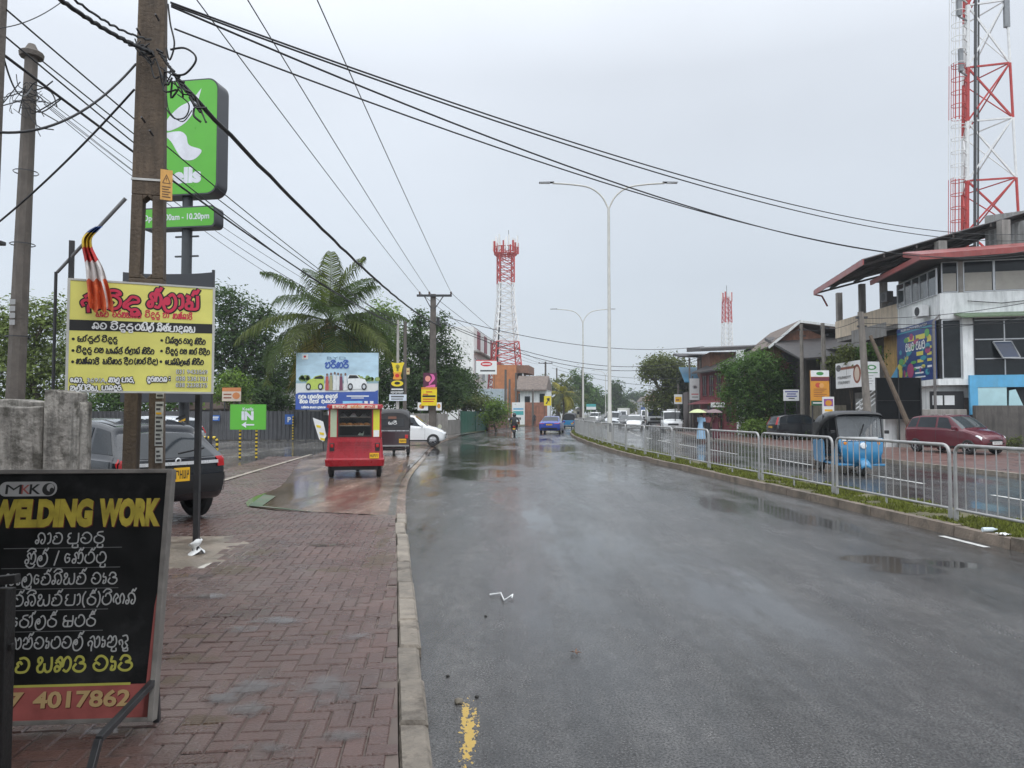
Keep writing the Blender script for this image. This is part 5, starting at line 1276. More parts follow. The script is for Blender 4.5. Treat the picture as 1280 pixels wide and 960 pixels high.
# lorries
def make_lorry(label, px, Y, rz, col, boxcol):
    o = thing('lorry', label, 'lorry', far(px, Y), rz)
    b = MB(); b.box(-1.05, -3.0, .95, 1.05, 1.05, 2.75); b.build('cargo_box', boxcol, o, bevel=.03)
    b = MB(); b.prism([(-.95, 1.15, .5), (-.95, 2.75, .5), (-.95, 2.85, 1.3), (-.95, 2.5, 2.25), (-.95, 1.15, 2.3)], (1.9, 0, 0)); b.build('cab', col, o, bevel=.06)
    b = MB(); b.poly((-.82, 2.862, 1.36), (.82, 2.862, 1.36), (.76, 2.535, 2.15), (-.76, 2.535, 2.15)); b.build('windscreen', GLASS, o)
    MB().box(-.9, 2.78, .5, .9, 2.9, .75).build('bumper', BLACK, o)
    MB().box(-.6, 2.84, .85, .6, 2.87, 1.15).build('grille', BLACK, o)
    for x in (-.75, .75): MB().cbox((x, 2.86, .98), (.22, .05, .16)).build('headlight', LAMP, o)
    for x in (-.85, .85):
        for y in (-1.9, 1.9): wheel_parts(o, x, y, .40, w=.24)
    MB().box(-.4, -2.9, .55, .4, 2.6, .85).build('chassis', BLACK, o)
    return o
make_lorry('white lorry with pale cargo box in the distant approaching traffic', 818, 88, R(171), WHT, flat('cream_box', (.5, .5, .46)))
make_lorry('white lorry with a blue cargo box far up the road', 809, 125, R(168), WHT, flat('blue_box', (.05, .10, .25)))
make_lorry('distant white lorry behind the approaching cars beyond the lamp post', 779, 150, R(166), WHT, flat('cream_box', (.5, .5, .46)))
# ------------------------------------------------------------------ buildings
WALLW = M('grubby_white_wall', (.74, .76, .75), .8, var=.13, scale=1.2, bump=.2, bscale=20, streak=((.33, .35, .34), .5, 1.6), blotch=((.40, .47, .52), .5, .5, .6))
CREAM = M('cream_wall', (.64, .53, .40), .8, var=.15, scale=1.2, streak=((.22, .19, .15), .5))
DARKIN = M('dark_interior', (.02, .02, .022), .8)
REDFASC = M('red_roof_edge', (.25, .045, .04), .35, var=.25, scale=2, streak=((.30, .12, .10), .4))
ROOFM = M('old_sheet_roof', (.045, .043, .045), .6, var=.4, scale=1.5, streak=((.10, .07, .05), .5))
CYAN = M('cyan_paint', (.10, .38, .62), .5, var=.12, scale=2, streak=((.12, .25, .33), .4))
PALEB = M('pale_blue_board', (.40, .60, .63), .5, var=.08)
GREYCONC = M('grey_concrete', (.26, .245, .225), .85, var=.25, scale=1.5, streak=((.11, .10, .09), .7), bump=.3)
SHADEG = M('shop_glass', (.012, .015, .017), .06, rvar=.01, var=.3, spec=.22)
SILVF = M('aluminium_frame', (.42, .43, .44), .4, metal=.6)
def frame_pts(o, ax, ay):
    """local frame: a along ax, b along ay, z up"""
    ax = V(ax).normalized(); ay = V(ay).normalized(); o = V(o)
    return lambda a, b, z: o + ax * a + ay * b + V((0, 0, z))
def hexa(b, f, a0, b0, z0, a1, b1, z1):
    vs = [f(a, q, z) for z in (z0, z1) for q in (b0, b1) for a in (a0, a1)]
    return b.add(vs, [(0, 2, 3, 1), (4, 5, 7, 6), (0, 1, 5, 4), (2, 6, 7, 3), (0, 4, 6, 2), (1, 3, 7, 5)])
class Bld:
    def __init__(s, name, label, cat, o, ax, ay):
        s.f = frame_pts(o, ax, ay); s.o = thing(name, label, cat, tuple(o)); s.p = {}
    def box(s, part, m, *a, own=False, parent=None, bevel=0):
        b = MB(); hexa(b, s.f, *a); return b.build(part, m, parent or s.o, world=True, bevel=bevel)
    def mesh(s, part, m, fn, parent=None, smooth=0, fixn=True):
        b = MB(); fn(b, s.f); return b.build(part, m, parent or s.o, world=True, smooth=smooth, fixn=fixn)
    def window(s, a0, z0, a1, z1, b=0, side='a', nx=1, nz=1, fr=None, glass=None, t=.06, fw=.05, sill=False):
        """opening on the face b=const (side a) or a=const (side b): frame part with its pane"""
        fm = MB()
        def bx(m_, u0, v0, u1, v1, d0, d1):
            if side == 'a': hexa(m_, s.f, u0, b + d0, v0, u1, b + d1, v1)
            else: hexa(m_, s.f, b + d0, u0, v0, b + d1, u1, v1)
        for k in range(nx + 1): u = lerp(a0, a1, k / nx); bx(fm, u - fw / 2, z0, u + fw / 2, z1, -t, .01)
        for k in range(nz + 1): v = lerp(z0, z1, k / nz); bx(fm, a0, v - fw / 2, a1, v + fw / 2, -t - .003, .012)
        w = fm.build('window', fr or SILVF, s.o, world=True)
        g_ = MB(); bx(g_, a0, z0, a1, z1, -.022, .004); g_.build('pane', glass or SHADEG, w, world=True)
        if sill: q = MB(); bx(q, a0 - .08, z0 - .1, a1 + .08, z0 - .03, -.14, .0); q.build('sill', GREYCONC, w, world=True)
        return w
# corner building on the right
C0 = V((20.2, 34.6, 0)); eA = (math.cos(R(-14)), math.sin(R(-14)), 0); eB = (.13, 1, 0)
B = Bld('corner_building', 'white and blue corner building with red roof edge and tall shop windows', 'building', C0, eA, eB)
hx = B.box
hx('ground_floor_wall', WALLW, .02, .35, 0, 8, 5.0, 3.0)
hx('floor_slab', WALLW, -.25, -.3, 2.98, 8, 5.3, 3.27)
# blue shopfront surround and boards
B.mesh('shopfront_surround', CYAN, lambda b, f: (hexa(b, f, 1.0, -.46, 2.86, 8, -.31, 3.42), hexa(b, f, 1.0, -.46, 1.6, 1.32, -.31, 2.86)))
hx('shopfront_board', PALEB, 1.33, -.44, 1.9, 2.5, -.37, 2.85)
B.mesh('loose_panel', PALEB, lambda b, f: b.prism([f(2.55, -.5, 1.9), f(3.2, -.42, 1.9), f(2.85, -.46, 2.75), f(2.58, -.5, 2.7)], (0, .04, 0)))
hx('dark_opening', DARKIN, 2.52, -.2, 1.4, 8, -.15, 2.86)
hx('door', M('brown_shutter', (.10, .08, .07), .6), .3, .30, .2, 2.5, .34, 2.4)
B.mesh('notice_board', BLACK, lambda b, f: hexa(b, f, -.45, .05, 1.35, .95, .17, 2.7))
for a in (-.38, .12): hx('notice', WHITE, a, .0, 2.05, a + .42, .048, 2.5)
# first floor: dark glazing, white pillar
hx('first_floor_wall', DARKIN, .03, .25, 3.27, 8, 5.0, 6.1)
B.window(.06, 3.3, .84, 6.05, b=-.02, nx=1, nz=1)
hx('pillar', WALLW, .88, -.16, 3.27, 1.3, .3, 6.1)
B.window(1.35, 3.3, 7.85, 6.0, b=.0, nx=5, nz=3, glass=SHADEG)
sash = MB(); f = B.f
q0 = [f(2.15, -.1, 4.98), f(2.9, -.1, 4.98), f(3.05, -.5, 4.2), f(2.35, -.5, 4.2)]
for k in range(4): sash.bar(q0[k], q0[(k + 1) % 4], .05)
sh_ = sash.build('open_sash', SILVF, B.o, world=True); MB().poly(*q0).build('pane', M('blue_tint_glass', (.012, .028, .065), .08, rvar=.01, spec=.15), sh_, world=True)
B.mesh('green_awning', M('green_awning_sheet', (.13, .19, .11), .5, streak=((.06, .08, .05), .6)), lambda b, f: (b.prism([f(.55, -.02, 6.38), f(.55, -.85, 6.12), f(.55, -.85, 6.06), f(.55, -.02, 6.3)], f(8.2, 0, 0) - f(.55, 0, 0))))
# top floor band, windows and roof edge
hx('parapet_band', WALLW, -.02, -.1, 6.1, 8, 5.0, 7.32)
hx('top_floor_wall', M('top_floor_inside', (.10, .10, .095), .8), .15, .3, 7.32, 8, 5, 8.75)
BLIND = M('pale_blind', (.33, .31, .27), .5, var=.12, scale=2)
for a0, a1 in ((.1, .76), (1.02, 2.25), (2.3, 3.6), (3.65, 5.5)):
    w_ = B.window(a0, 7.36, a1, 8.78, b=-.02, nx=1, nz=1, fw=.045)
    b = MB(); hexa(b, B.f, a0 + .05, -.045, 7.40, a1 - .05, -.03, 8.25); b.build('blind', BLIND, w_, world=True)
hx('pier', GREYCONC, .78, -.1, 7.32, .98, .2, 8.8)
B.mesh('roof_edge', REDFASC, lambda b, f: (b.prism([f(-1.2, -1.3, 8.72), f(-1.2, -1.3, 8.98), f(-1.2, .9, 9.55), f(-1.2, .9, 9.3)], f(9, -.0, .3) - f(0, 0, 0)),))
B.mesh('roof_edge', REDFASC, lambda b, f: (b.bar(f(-1.25, -1.3, 8.85), f(-1.25, 5.2, 8.8), .1, .24),))
B.mesh('soffit', ROOFM, lambda b, f: b.poly(f(-1.2, -1.25, 8.75), f(8, -1.25, 9.03), f(8, 5, 9.03), f(-1.2, 5, 8.75)))
B.mesh('gutter', M('grey_gutter', (.16, .15, .145), .5), lambda b, f: (b.bar(f(-.3, -.06, 6.0), f(-.3, -.06, .1), .09), b.bar(f(-.3, -.06, 6.0), f(-.02, -.06, 6.3), .08)))
B.mesh('conduit', BLACK, lambda b, f: (b.tube([f(1.1, -.2, 6.9), f(2.5, -.2, 6.75), f(5, -.2, 6.95)], .02, 5), b.tube([f(1.34, -.2, 6.1), f(1.34, -.2, 3.3)], .025, 5)))
for k, (a_, z_) in enumerate(((1.6, 3.6), (2.0, 5.3), (3.9, 3.7))): B.box('hung_cloth', (WHITE, BLIND, CREAM)[k], a_, .22, z_, a_ + .25, .24, z_ + .7)
for k, (b_, z_, lb) in enumerate(((1.2, 6.35, 'white air conditioner on the road side of the corner building parapet'), (5.6, 7.75, 'dark air conditioner standing on the terrace parapet of the old wing'))):
    p = B.f(-.35, b_, z_); ac = thing('air_conditioner', lb, 'air conditioner', tuple(p)); MB().box(-.18, -.4, 0, .18, .4, .58).build('case', (WHITE, M('dark_case', (.08, .08, .08), .5))[k], ac, bevel=.02)
    MB().lathe([(.001, 0), (.22, 0), (.22, .02)], (-.19, 0, .29), 16, axis='x').build('fan_grille', BLACK, ac)
# flank facing the road
hx('flank_glazing', DARKIN, -.0, .0, 3.27, .02, 5.0, 6.1)
B.window(.15, 7.3, 4.9, 8.55, b=-.02, side='b', nx=5, nz=1, glass=CLEAR)
BLUEB = M('blue_poster', (.02, .05, .19), .4, var=.3, scale=1.2, blotch=((.02, .16, .24), .8, .6, .56))
post = thing('shop_poster', 'big blue shop poster on the road side of the corner building', 'poster', tuple(B.f(-.12, 4.9, 3.3)), math.atan2(-1, -.13))
PW, PH = 4.7, 2.85
MB().box(0, 0, 0, PW, .04, PH).build('panel', BLUEB, post)
Lp = Let(0, .006); rp = random.Random(4)
yl = flat('poster_yellow', (.60, .55, .10)); gn = flat('poster_green', (.10, .35, .10)); tq = flat('poster_turquoise', (.05, .28, .35)); mg = flat('poster_magenta', (.35, .06, .16))
Lp.rect(.1, 2.55, PW - .3, 2.62, tq); Lp.fine(14, .6, 2.66, .12, WHITE, 2, width=3.2)
for u in (1.15, 2.45): Lp.rect(u, 2.05, u + 1.1, 2.3, yl); Lp.sin('bsb', u + .05, 1.58, .36, WHITE, 4, width=1.05, lw=.09)
for k in range(5):
    u0 = .3 + .45 * k; Lp.poly(crom([(u0, .6 + .3 * k), (u0 + .7, .9 + .28 * k), (u0 + .6, 1.1 + .26 * k), (u0 + .05, .85 + .3 * k)], 3), (gn, yl, tq, gn, mg)[k], 1)
[Lp.rect(rp.uniform(.1, 4.2), rp.uniform(.1, 2.4), 0, 0, tq) if False else Lp.oval(rp.uniform(.3, 4.2), rp.uniform(.2, 2.4), rp.uniform(.08, .35), rp.uniform(.05, .2), (tq, gn, yl, mg, BLUEB, tq)[k % 6], 1 + k % 2) for k in range(36)]
Lp.oval(1.75, .55, .42, .38, mg, 3); Lp.oval(.45, .5, .25, .4, yl, 2)
for u, v, w_, h_ in ((2.5, 1.25, .8, .2), (2.6, .9, .7, .16), (2.2, .6, 1.2, .1), (2.3, .35, 1.0, .08), (2.3, .15, 1.2, .06), (3.75, 1.85, .5, .25), (3.75, 1.5, .5, .14), (3.75, 1.2, .5, .14), (3.75, .9, .5, .14), (3.75, .6, .5, .1)): Lp.rect(u, v, u + w_, v + h_, yl if v > 1.2 or w_ < .75 and v > .8 else WHITE, 1)
Lp.build(post)
# the older wing behind it
W = Bld('old_wing_building', 'older concrete wing with open roof terrace beside the white corner building', 'building', B.f(0, 5.05, 0) + V((.35, 0, 0)), (1, 0, 0), (.02, 1, 0))
W.box('ground_floor_wall', GREYCONC, .9, .0, 0, 8, 8.2, 3.0)
W.box('shop_front', M('pale_shopfront', (.42, .42, .40), .6), .7, 1.0, .1, .9, 7.6, 2.6)
W.box('shutter', M('grey_shutter', (.30, .31, .31), .5), .6, 2.2, .1, .7, 4.4, 2.4)
OCHRE = M('ochre_wall', (.42, .27, .09), .75, var=.2, streak=((.15, .11, .05), .8, 1.4))
W.box('ochre_wall', OCHRE, -.15, -.02, 3.0, .0, 2.0, 6.0)
W.mesh('blue_wedge', CYAN, lambda b, f: b.prism([f(-.19, 0, 3.0), f(-.19, 2.0, 3.0), f(-.19, 0, 4.6)], (.03, 0, 0)))
W.box('upper_wall', GREYCONC, 1.4, 2.0, 3.0, 8, 8.2, 6.2)
W.mesh('awning', M('rusty_grey_sheet', (.16, .15, .14), .6, var=.3, streak=((.09, .05, .03), .6)), lambda b, f: b.grid(lambda u, v: f(-.9 + 1.6 * v, .1 + 8.2 * u, 5.85 + .35 * v + .03 * math.cos(u * 200)), 80, 2))
W.mesh('awning_apron', M('faded_sheet', (.24, .235, .225), .6, streak=((.12, .09, .07), .6)), lambda b, f: b.grid(lambda u, v: f(-.95 + .02 * math.cos(u * 160), .1 + 4.2 * u, 5.85 + .75 * v), 70, 1))
W.box('terrace_parapet', CREAM, -.2, 0, 6.55, .0, 8.4, 7.65)
W.box('terrace_floor', GREYCONC, -.15, 0, 6.3, 8, 8.3, 6.55)
W.box('back_wall', GREYCONC, 6.5, -.1, 6.3, 7.5, 8.2, 9.8)
W.box('pier', GREYCONC, -.1, -.3, 6.0, .9, .35, 9.6)
for b_ in (2.2, 4.9, 8.2): W.box('column', GREYCONC, -.1, b_, 7.6, .22, b_ + .32, 9.55)
W.mesh('water_tank', M('grey_tank', (.06, .06, .065), .5), lambda b, f: hexa(b, f, 1.0, 3.2, 7.0, 2.2, 4.6, 8.5))
# the big sloping sheet roof over both
rf = thing('sheet_roof', 'large dark sloping sheet roof over the terrace and the corner building', 'roof', tuple(W.f(0, 0, 9.5)))
e0 = V((19.5, 47.2, 9.55)); e1 = V((18.05, 37.6, 9.55)); f1 = P(1310, 258, 36.0); f0 = f1 + (e0 - e1) * 1.2
def rpt(u, v):
    p = e0.lerp(e1, u); q = f0.lerp(f1, u); return p.lerp(q, v)
b = MB(); b.grid(lambda u, v: rpt(u, v) + V((0, 0, .03 * math.cos(u * 210))), 110, 6); o_ = b.build('sheeting', ROOFM, rf, world=True); solidify(o_, .05)
b = MB()
for v in (.12, .3, .5, .7, .9): b.bar(rpt(0, v) - V((0, 0, .12)), rpt(1, v) - V((0, 0, .12)), .08, .14)
for u in (.05, .35, .65, .95): b.bar(rpt(u, 0) - V((0, 0, .22)), rpt(u, 1) - V((0, 0, .22)), .07, .12)
b.build('rafters', M('dark_rafter', (.05, .04, .035), .7), rf, world=True)
b = MB(); b.bar(rpt(-.01, 0) + V((0, 0, -.12)), rpt(1.01, 0) + V((0, 0, -.12)), .06, .3); b.build('fascia', REDFASC, rf, world=True)
b = MB(); b.tube([rpt(-.01, 0) + V((0, 0, -.2)), rpt(-.01, .06) + V((0, 0, -.45)), rpt(-.01, .10) + V((.0, 0, -1.2))], .06, 8); b.build('downpipe', REDFASC, rf, world=True, smooth=50)
for px, py, top, Y in ((1256, 345, 277, 36.2), (1176, 320, 303, 37.0)):
    a = P(px, py, Y); q = P(px, top, Y); b = MB(); b.bar(a, (a.x, a.y, q.z + .05), .42, .42); b.build('roof_post', GREYCONC, rf, world=True)
b = MB(); a = P(1232, 312, 38.5); 
b.grid(lambda u, v: V((a.x + 4.5 * u, 38.5 + .02 * math.cos(u * 90), a.z - .2 + 2.0 * v + u * .6)), 60, 1); b.build('back_screen', M('grey_corrugated', (.22, .22, .215), .6, streak=((.1, .08, .06), .5)), rf, world=True)
# grey yard wall
yw = MB(); a = P(1196, 505, 35.2)
DKW = M('dark_stained_wall', (.10, .09, .082), .9, var=.35, scale=1.4, bump=.5, bscale=14, streak=((.035, .032, .03), .8, 1.4))
b = MB(); b.box(20.9, 33.2, 0, 32, 33.45, 2.02); o_ = tag(b.build('yard_wall', DKW, loc=(20.9, 33.2, 0), bevel=.03), 'dark stained yard wall behind the dark red hatchback', 'wall')
b = MB(); b.box(17.8, 33.9, 0, 20.95, 34.1, 1.85); tag(b.build('low_wall', GREYCONC, loc=(17.8, 33.9, 0), bevel=.03), 'low pale grey wall under the corner building notice boards', 'wall')
b = MB(); b.box(17.3, 34.2, 0, 18.4, 34.35, 1.6); tag(b.build('low_wall', WALLW, loc=(17.3, 34.2, 0), bevel=.03), 'white wall stub below the black banner', 'wall')
# black banner on frame
bn = thing('banner', 'big black cloth banner on a frame before the corner building', 'banner', (17.05, 33.6, 0))
z0, z1 = P(1095, 524, 33.6).z, P(1095, 472, 33.6).z; x0, x1 = P(1095, 500, 33.6).x, P(1151, 500, 33.6).x
MB().box(x0 - 17.05, 0, z0, x1 - 17.05, .03, z1).build('cloth', M('black_cloth', (.008, .009, .010), .8, var=.3, spec=.1), bn)
b = MB()
for k in range(3): x = lerp(x0, x1, k / 2) - 17.05; b.bar((x, -.02, 0), (x, -.02, z1), .05)
b.bar((x0 - 17.05, -.03, (z0 + z1) / 2 - .1), (x1 - 17.05, -.03, (z0 + z1) / 2 - .1), .03); b.build('frame', BLACK, bn)
# stair with white rails
sr = thing('stair_rail', 'white metal stair railing behind the blue auto rickshaw', 'railing', tuple(P(1075, 520, 38)))
b = MB()
for k in range(4):
    p = P(1070, 522 - 5.5 * k, 38); q = P(1098, 500 - 5.5 * k, 38); b.bar(p, q, .05)
for px, y0, y1 in ((1075, 535, 500), (1095, 535, 484)): b.bar(P(px, y0, 38), P(px, y1, 38), .05)
b.build('rail', WHITE, sr, world=True)
# boards hung on the wing
def hoarding(label, px0, py0, px1, py1, Y, mat, draw, name='shop_sign', cat='shop sign', depth=.1, Y2=None, legs=False, group=None):
    Y2 = Y2 or Y; a = P(px0, py1, Y); c = P(px1, py1, Y2); t = P(px0, py0, Y)
    w = math.hypot(c.x - a.x, c.y - a.y); h = t.z - a.z
    o = thing(name, label, cat, tuple(a), math.atan2(c.y - a.y, c.x - a.x), group)
    MB().box(0, 0, 0, w, depth, h).build('panel', mat, o)
    L__ = Let(0, .004); draw(L__, w, h); L__.build(o)
    if legs:
        b = MB()
        for x in (w * .12, w * .88): b.bar((x, depth + .03, -a.z), (x, depth + .03, h), .06)
        b.build('legs', DARKSTEEL, o)
    return o
BRN = flat('brown_red_print', (.25, .07, .035)); DKT = flat('grey_print', (.10, .10, .10)); SGN = flat('leaf_green_print', (.05, .25, .06)); ORG = flat('orange_board', (.62, .27, .03)); DGRN = flat('dark_green_board', (.03, .10, .05))
def d1(L__, w, h):
    L__.rect(w * .12, h * .72, w * .86, h * .82, BRN); L__.oval(w * .82, h * .5, w * .14, h * .36, BRN); L__.oval(w * .82, h * .5, w * .09, h * .27, flat('beige_print', (.55, .45, .36)), 2); L__.oval(w * .12, h * .8, w * .1, h * .13, DKT, 2)
    L__.fine(12, w * .08, h * .36, h * .11, DKT, 2, width=w * .52); L__.fine(10, w * .1, h * .16, h * .11, DKT, 2, width=w * .46, seed=3)
hoarding('long white restaurant sign with brown ring on the old wing', 1045, 455, 1078, 486, 41, WHITE, d1, Y2=37.6)
def d2(L__, w, h):
    L__.oval(w * .5, h * .8, w * .3, h * .09, SGN); L__.oval(w * .5, h * .8, w * .18, h * .05, WHITE, 2); L__.rect(w * .12, h * .6, w * .88, h * .63, SGN)
    for k in range(4): L__.rect(w * .15, h * (.5 - .09 * k), w * (.6 - .1 * (k % 2)), h * (.515 - .09 * k), DKT)
hoarding('white sign with green leaf emblem under the old wing awning', 1080, 452, 1100, 488, 37.2, WHITE, d2)
def d3(L__, w, h):
    L__.rect(0, h * .82, w, h, WHITE); L__.oval(w * .5, h * .91, w * .2, h * .05, SGN, 2); L__.rect(0, h * .7, w, h * .81, flat('maroon_print', (.16, .03, .05)))
    L__.oval(w * .4, h * .58, w * .16, h * .07, flat('crimson_red', (.5, .07, .04)), 2); L__.oval(w * .58, h * .57, w * .13, h * .07, flat('amber_print', (.7, .35, .1)), 3)
    for k in range(5): L__.rect(w * .15, h * (.46 - .05 * k), w * (.85 - .12 * (k % 3)), h * (.475 - .05 * k), BRN, 2)
    L__.rect(0, 0, w, h * .14, DGRN); L__.rect(w * .1, h * .06, w * .9, h * .09, WHITE, 2)
hoarding('orange and green menu board on legs beside the right utility pole', 1014, 463, 1037, 507, 38, ORG, d3, legs=True, name='menu_board', cat='sign board')
def d4(L__, w, h):
    L__.rect(w * .08, h * .55, w * .9, h * .9, flat('violet_print', (.25, .08, .3))); L__.oval(w * .5, h * .7, w * .3, h * .14, ORG, 2); L__.rect(w * .1, h * .1, w * .45, h * .18, INK); L__.rect(w * .55, h * .1, w * .9, h * .18, INK); L__.rect(w * .15, h * .3, w * .85, h * .4, PLATE_Y)
hoarding('small white poster with violet and orange patch below the menu board', 1029, 496, 1043, 522, 36.5, WHITE, d4, legs=True, name='poster_board', cat='sign board')
BLUP = flat('blue_print', (.05, .07, .30))
def d5(L__, w, h):
    for k, (u0, u1) in enumerate(((.08, .92), (.2, .8), (.15, .85), (.3, .7))): L__.rect(w * u0, h * (.76 - .2 * k), w * u1, h * (.86 - .2 * k), BLUP if k < 3 else DKT)
hoarding('white notice board with blue lines in front of the tiled houses', 980, 487, 999, 501, 45, WHITE, d5, legs=True, name='notice_board', cat='sign board')
# balcony planting on the wing is added with the trees
# maroon two-storey house by the far pavement
MAR = M('maroon_wall', (.17, .032, .038), .75, var=.22, scale=.9, streak=((.07, .02, .022), .6), bump=.2)
n0 = P(922, 543, 55.0); n1 = P(876, 543, 61.5)
Hh = Bld('maroon_house', 'maroon two storey roadside house with dark tall windows', 'house', (n0.x, n0.y, 0), (n1.x - n0.x, n1.y - n0.y, 0), (1, .15, 0))
LL = math.hypot(n1.x - n0.x, n1.y - n0.y)
Hh.box('wall', MAR, 0, 0, 0, LL, 6, 5.1)
Hh.box('corner_strip', WALLW, -.32, -.06, 0, -.01, .4, 6.4)
for a0 in (.9, 2.6, 4.0, 5.3): Hh.window(a0, 3.1, a0 + .75, 4.75, b=-.01, nx=2, nz=2, fr=M('maroon_frame', (.10, .02, .025), .5), glass=SHADEG)
for a0, a1 in ((.8, 1.7), (2.4, 3.2), (4.2, 5.2)): Hh.window(a0, .3 if a0 > 2 else 1.0, a1, 2.3, b=-.01, nx=2, nz=1, fr=MC['maroon_frame'], glass=SHADEG)
Hh.mesh('awning', MAR, lambda b, f: b.prism([f(1.6, -.02, 2.75), f(1.6, -1.1, 2.45), f(1.6, -1.1, 2.40), f(1.6, -.02, 2.68)], f(LL, 0, 0) - f(1.6, 0, 0)))
Hh.mesh('roof', ROOFM, lambda b, f: b.prism([f(-.4, -.7, 4.95), f(-.4, -.7, 5.08), f(-.4, 3.2, 6.9), f(-.4, 6.4, 5.1), f(-.4, 6.4, 4.95), f(-.4, 3.2, 6.72)], f(LL + .5, 0, 0) - f(0, 0, 0)))
hoarding('small white lit sign box sticking out of the maroon house', 892, 503, 906, 509, 55.4, WHITE, lambda L__, w, h: L__.rect(w * .1, h * .4, w * .9, h * .6, DKT), depth=.8)
# brown brick house behind it, then the tiled one
BRK = M('brown_brick', (.20, .095, .06), .85, var=.35, scale=3, bump=.4, bscale=10, streak=((.07, .04, .03), .6))
Bk = Bld('brick_house', 'brown brick house with flat black roof behind the green bush', 'house', tuple(V((P(888, 500, 60).x, 60, 0))), (1, -.05, 0), (.1, 1, 0))
wB = P(962, 500, 60).x - P(888, 500, 60).x
Bk.box('wall', BRK, 0, 0, 0, wB, 7, P(888, 440, 60).z)
zr = P(888, 440, 60).z
Bk.mesh('roof', ROOFM, lambda b, f: b.prism([f(-.9, -1, zr - .0), f(-.9, -1, zr + .22), f(-.9, 7.2, zr + 1.0), f(-.9, 7.2, zr + .6)], f(wB + 1.6, 0, .25) - f(0, 0, 0)))
Bk.window(1.6, 1.2, 3.4, 3.0, b=-.01, nx=2, nz=1)
Tl = Bld('tiled_house', 'old brick house with tiled gable roof above the black hatchback', 'house', tuple(V((P(968, 500, 52).x, 52, 0))), (1, -.12, 0), (.1, 1, 0))
wT = 4.6; zt = P(968, 432, 52).z
Tl.box('wall', BRK, 0, 0, 0, wT, 8, zt)
TILE = M('weathered_roof_tile', (.17, .135, .115), .85, var=.35, scale=2, bump=.6, bscale=14, streak=((.06, .05, .045), .6))
Tl.mesh('gable', BRK, lambda b, f: b.prism([f(0, 0, zt), f(wT, 0, zt), f(wT * .36, 0, zt + 1.45)], (.02, .2, 0)))
Tl.mesh('roof', TILE, lambda b, f: (b.prism([f(-.5, -.6, zt - .25), f(wT * .36, -.6, zt + 1.55), f(wT * .36, -.6, zt + 1.7), f(-.6, -.6, zt - .15)], f(0, 8.5, 0) - f(0, 0, 0)), b.prism([f(wT * .36, -.6, zt + 1.56), f(wT + 3.5, -.6, zt + .2), f(wT + 3.5, -.6, zt + .34), f(wT * .36, -.6, zt + 1.71)], f(0, 8.5, 0) - f(0, 0, 0))))
Tl.mesh('bargeboard', WALLW, lambda b, f: (b.bar(f(-.5, -.62, zt - .2), f(wT * .36, -.62, zt + 1.62), .06, .16), b.bar(f(wT * .36, -.62, zt + 1.62), f(wT + .4, -.62, zt + 1.15), .06, .16)))
Tl.mesh('lean_to_roof', ROOFM, lambda b, f: b.prism([f(.5, -1.6, zt - 1.3), f(.5, 0, zt - .6), f(.5, 0, zt - .5), f(.5, -1.6, zt - 1.2)], f(7, 0, 0) - f(.5, 0, 0)))
Tl.window(1.0, 2.7, 2.4, 3.9, b=-.01, nx=2, nz=1)
Od = Bld('dark_old_house', 'dark old two storey house with sagging roof beside the terrace wing', 'house', tuple(V((P(1008, 500, 48.5).x, 48.5, 0))), (1, -.1, 0), (.05, 1, 0))
Od.box('wall', M('dark_plaster', (.07, .062, .055), .85, var=.4, scale=1, streak=((.03, .028, .025), .7)), 0, 0, 0, 5.5, 5, 5.2)
Od.box('ground_wall', M('pale_lower_wall', (.30, .27, .2), .8, var=.2, streak=((.1, .08, .06), .6)), .2, -.3, 0, 2.4, 0, 2.2)
Od.mesh('roof', ROOFM, lambda b, f: b.prism([f(-1.2, -2.6, 5.0), f(-1.2, -2.6, 5.12), f(-1.2, 5, 7.2), f(-1.2, 5, 7.0)], f(6.5, 0, .4) - f(0, 0, 0)))
Od.mesh('gable_board', M('pale_grey_board', (.33, .32, .30), .6, streak=((.15, .13, .12), .5)), lambda b, f: b.prism([f(.8, -2.55, 4.35), f(5, -2.65, 4.5), f(5, -2.65, 5.2), f(2.2, -2.6, 5.1)], (0, .05, 0)))
Od.window(.4, 2.6, 1.5, 4.1, b=-.01, nx=2, nz=1)
for a in (.1, 2.6, 5): Od.box('post', GREYCONC, a, -2.5, 0, a + .2, -2.3, 5.0)
# blue-roofed stall and shop signs at the far end of the right row
sm = Bld('road_stall', 'small shop with blue sheet roof beyond the maroon house', 'shop', tuple(V((P(860, 540, 66).x, 66, 0))), (1, .1, 0), (.1, 1, 0))
sm.box('wall', M('shop_wall', (.12, .10, .095), .8, var=.3), 0, 0, 0, 3.4, 3, 3.6)
sm.mesh('roof', M('blue_sheet', (.08, .25, .40), .5, var=.2), lambda b, f: b.prism([f(-.4, -1, 4.4), f(-.4, -1, 4.5), f(-.4, 3, 6.0), f(-.4, 3, 5.9)], f(3.8, 0, 0) - f(0, 0, 0)))
sm.mesh('upper_roof', ROOFM, lambda b, f: b.prism([f(-.9, -1.2, 6.6), f(-.9, -1.2, 6.75), f(-.9, 3, 7.3), f(-.9, 3, 7.1)], f(5, 0, 0) - f(0, 0, 0)))
for a in (.0, 3.0): sm.box('post', GREYCONC, a, -.9, 0, a + .15, -.75, 6.6)
def d6(L__, w, h):
    L__.oval(w * .5, h * .6, w * .22, h * .09, SILV); L__.rect(w * .42, h * .55, w * .58, h * .65, DKT, 2); L__.rect(w * .15, h * .25, w * .85, h * .29, REDP); L__.rect(w * .2, h * .12, w * .8, h * .15, DKT)
hoarding('tall white shop sign with red line beyond the maroon house', 862.5, 473, 875, 500, 63, WHITE, d6, legs=True)
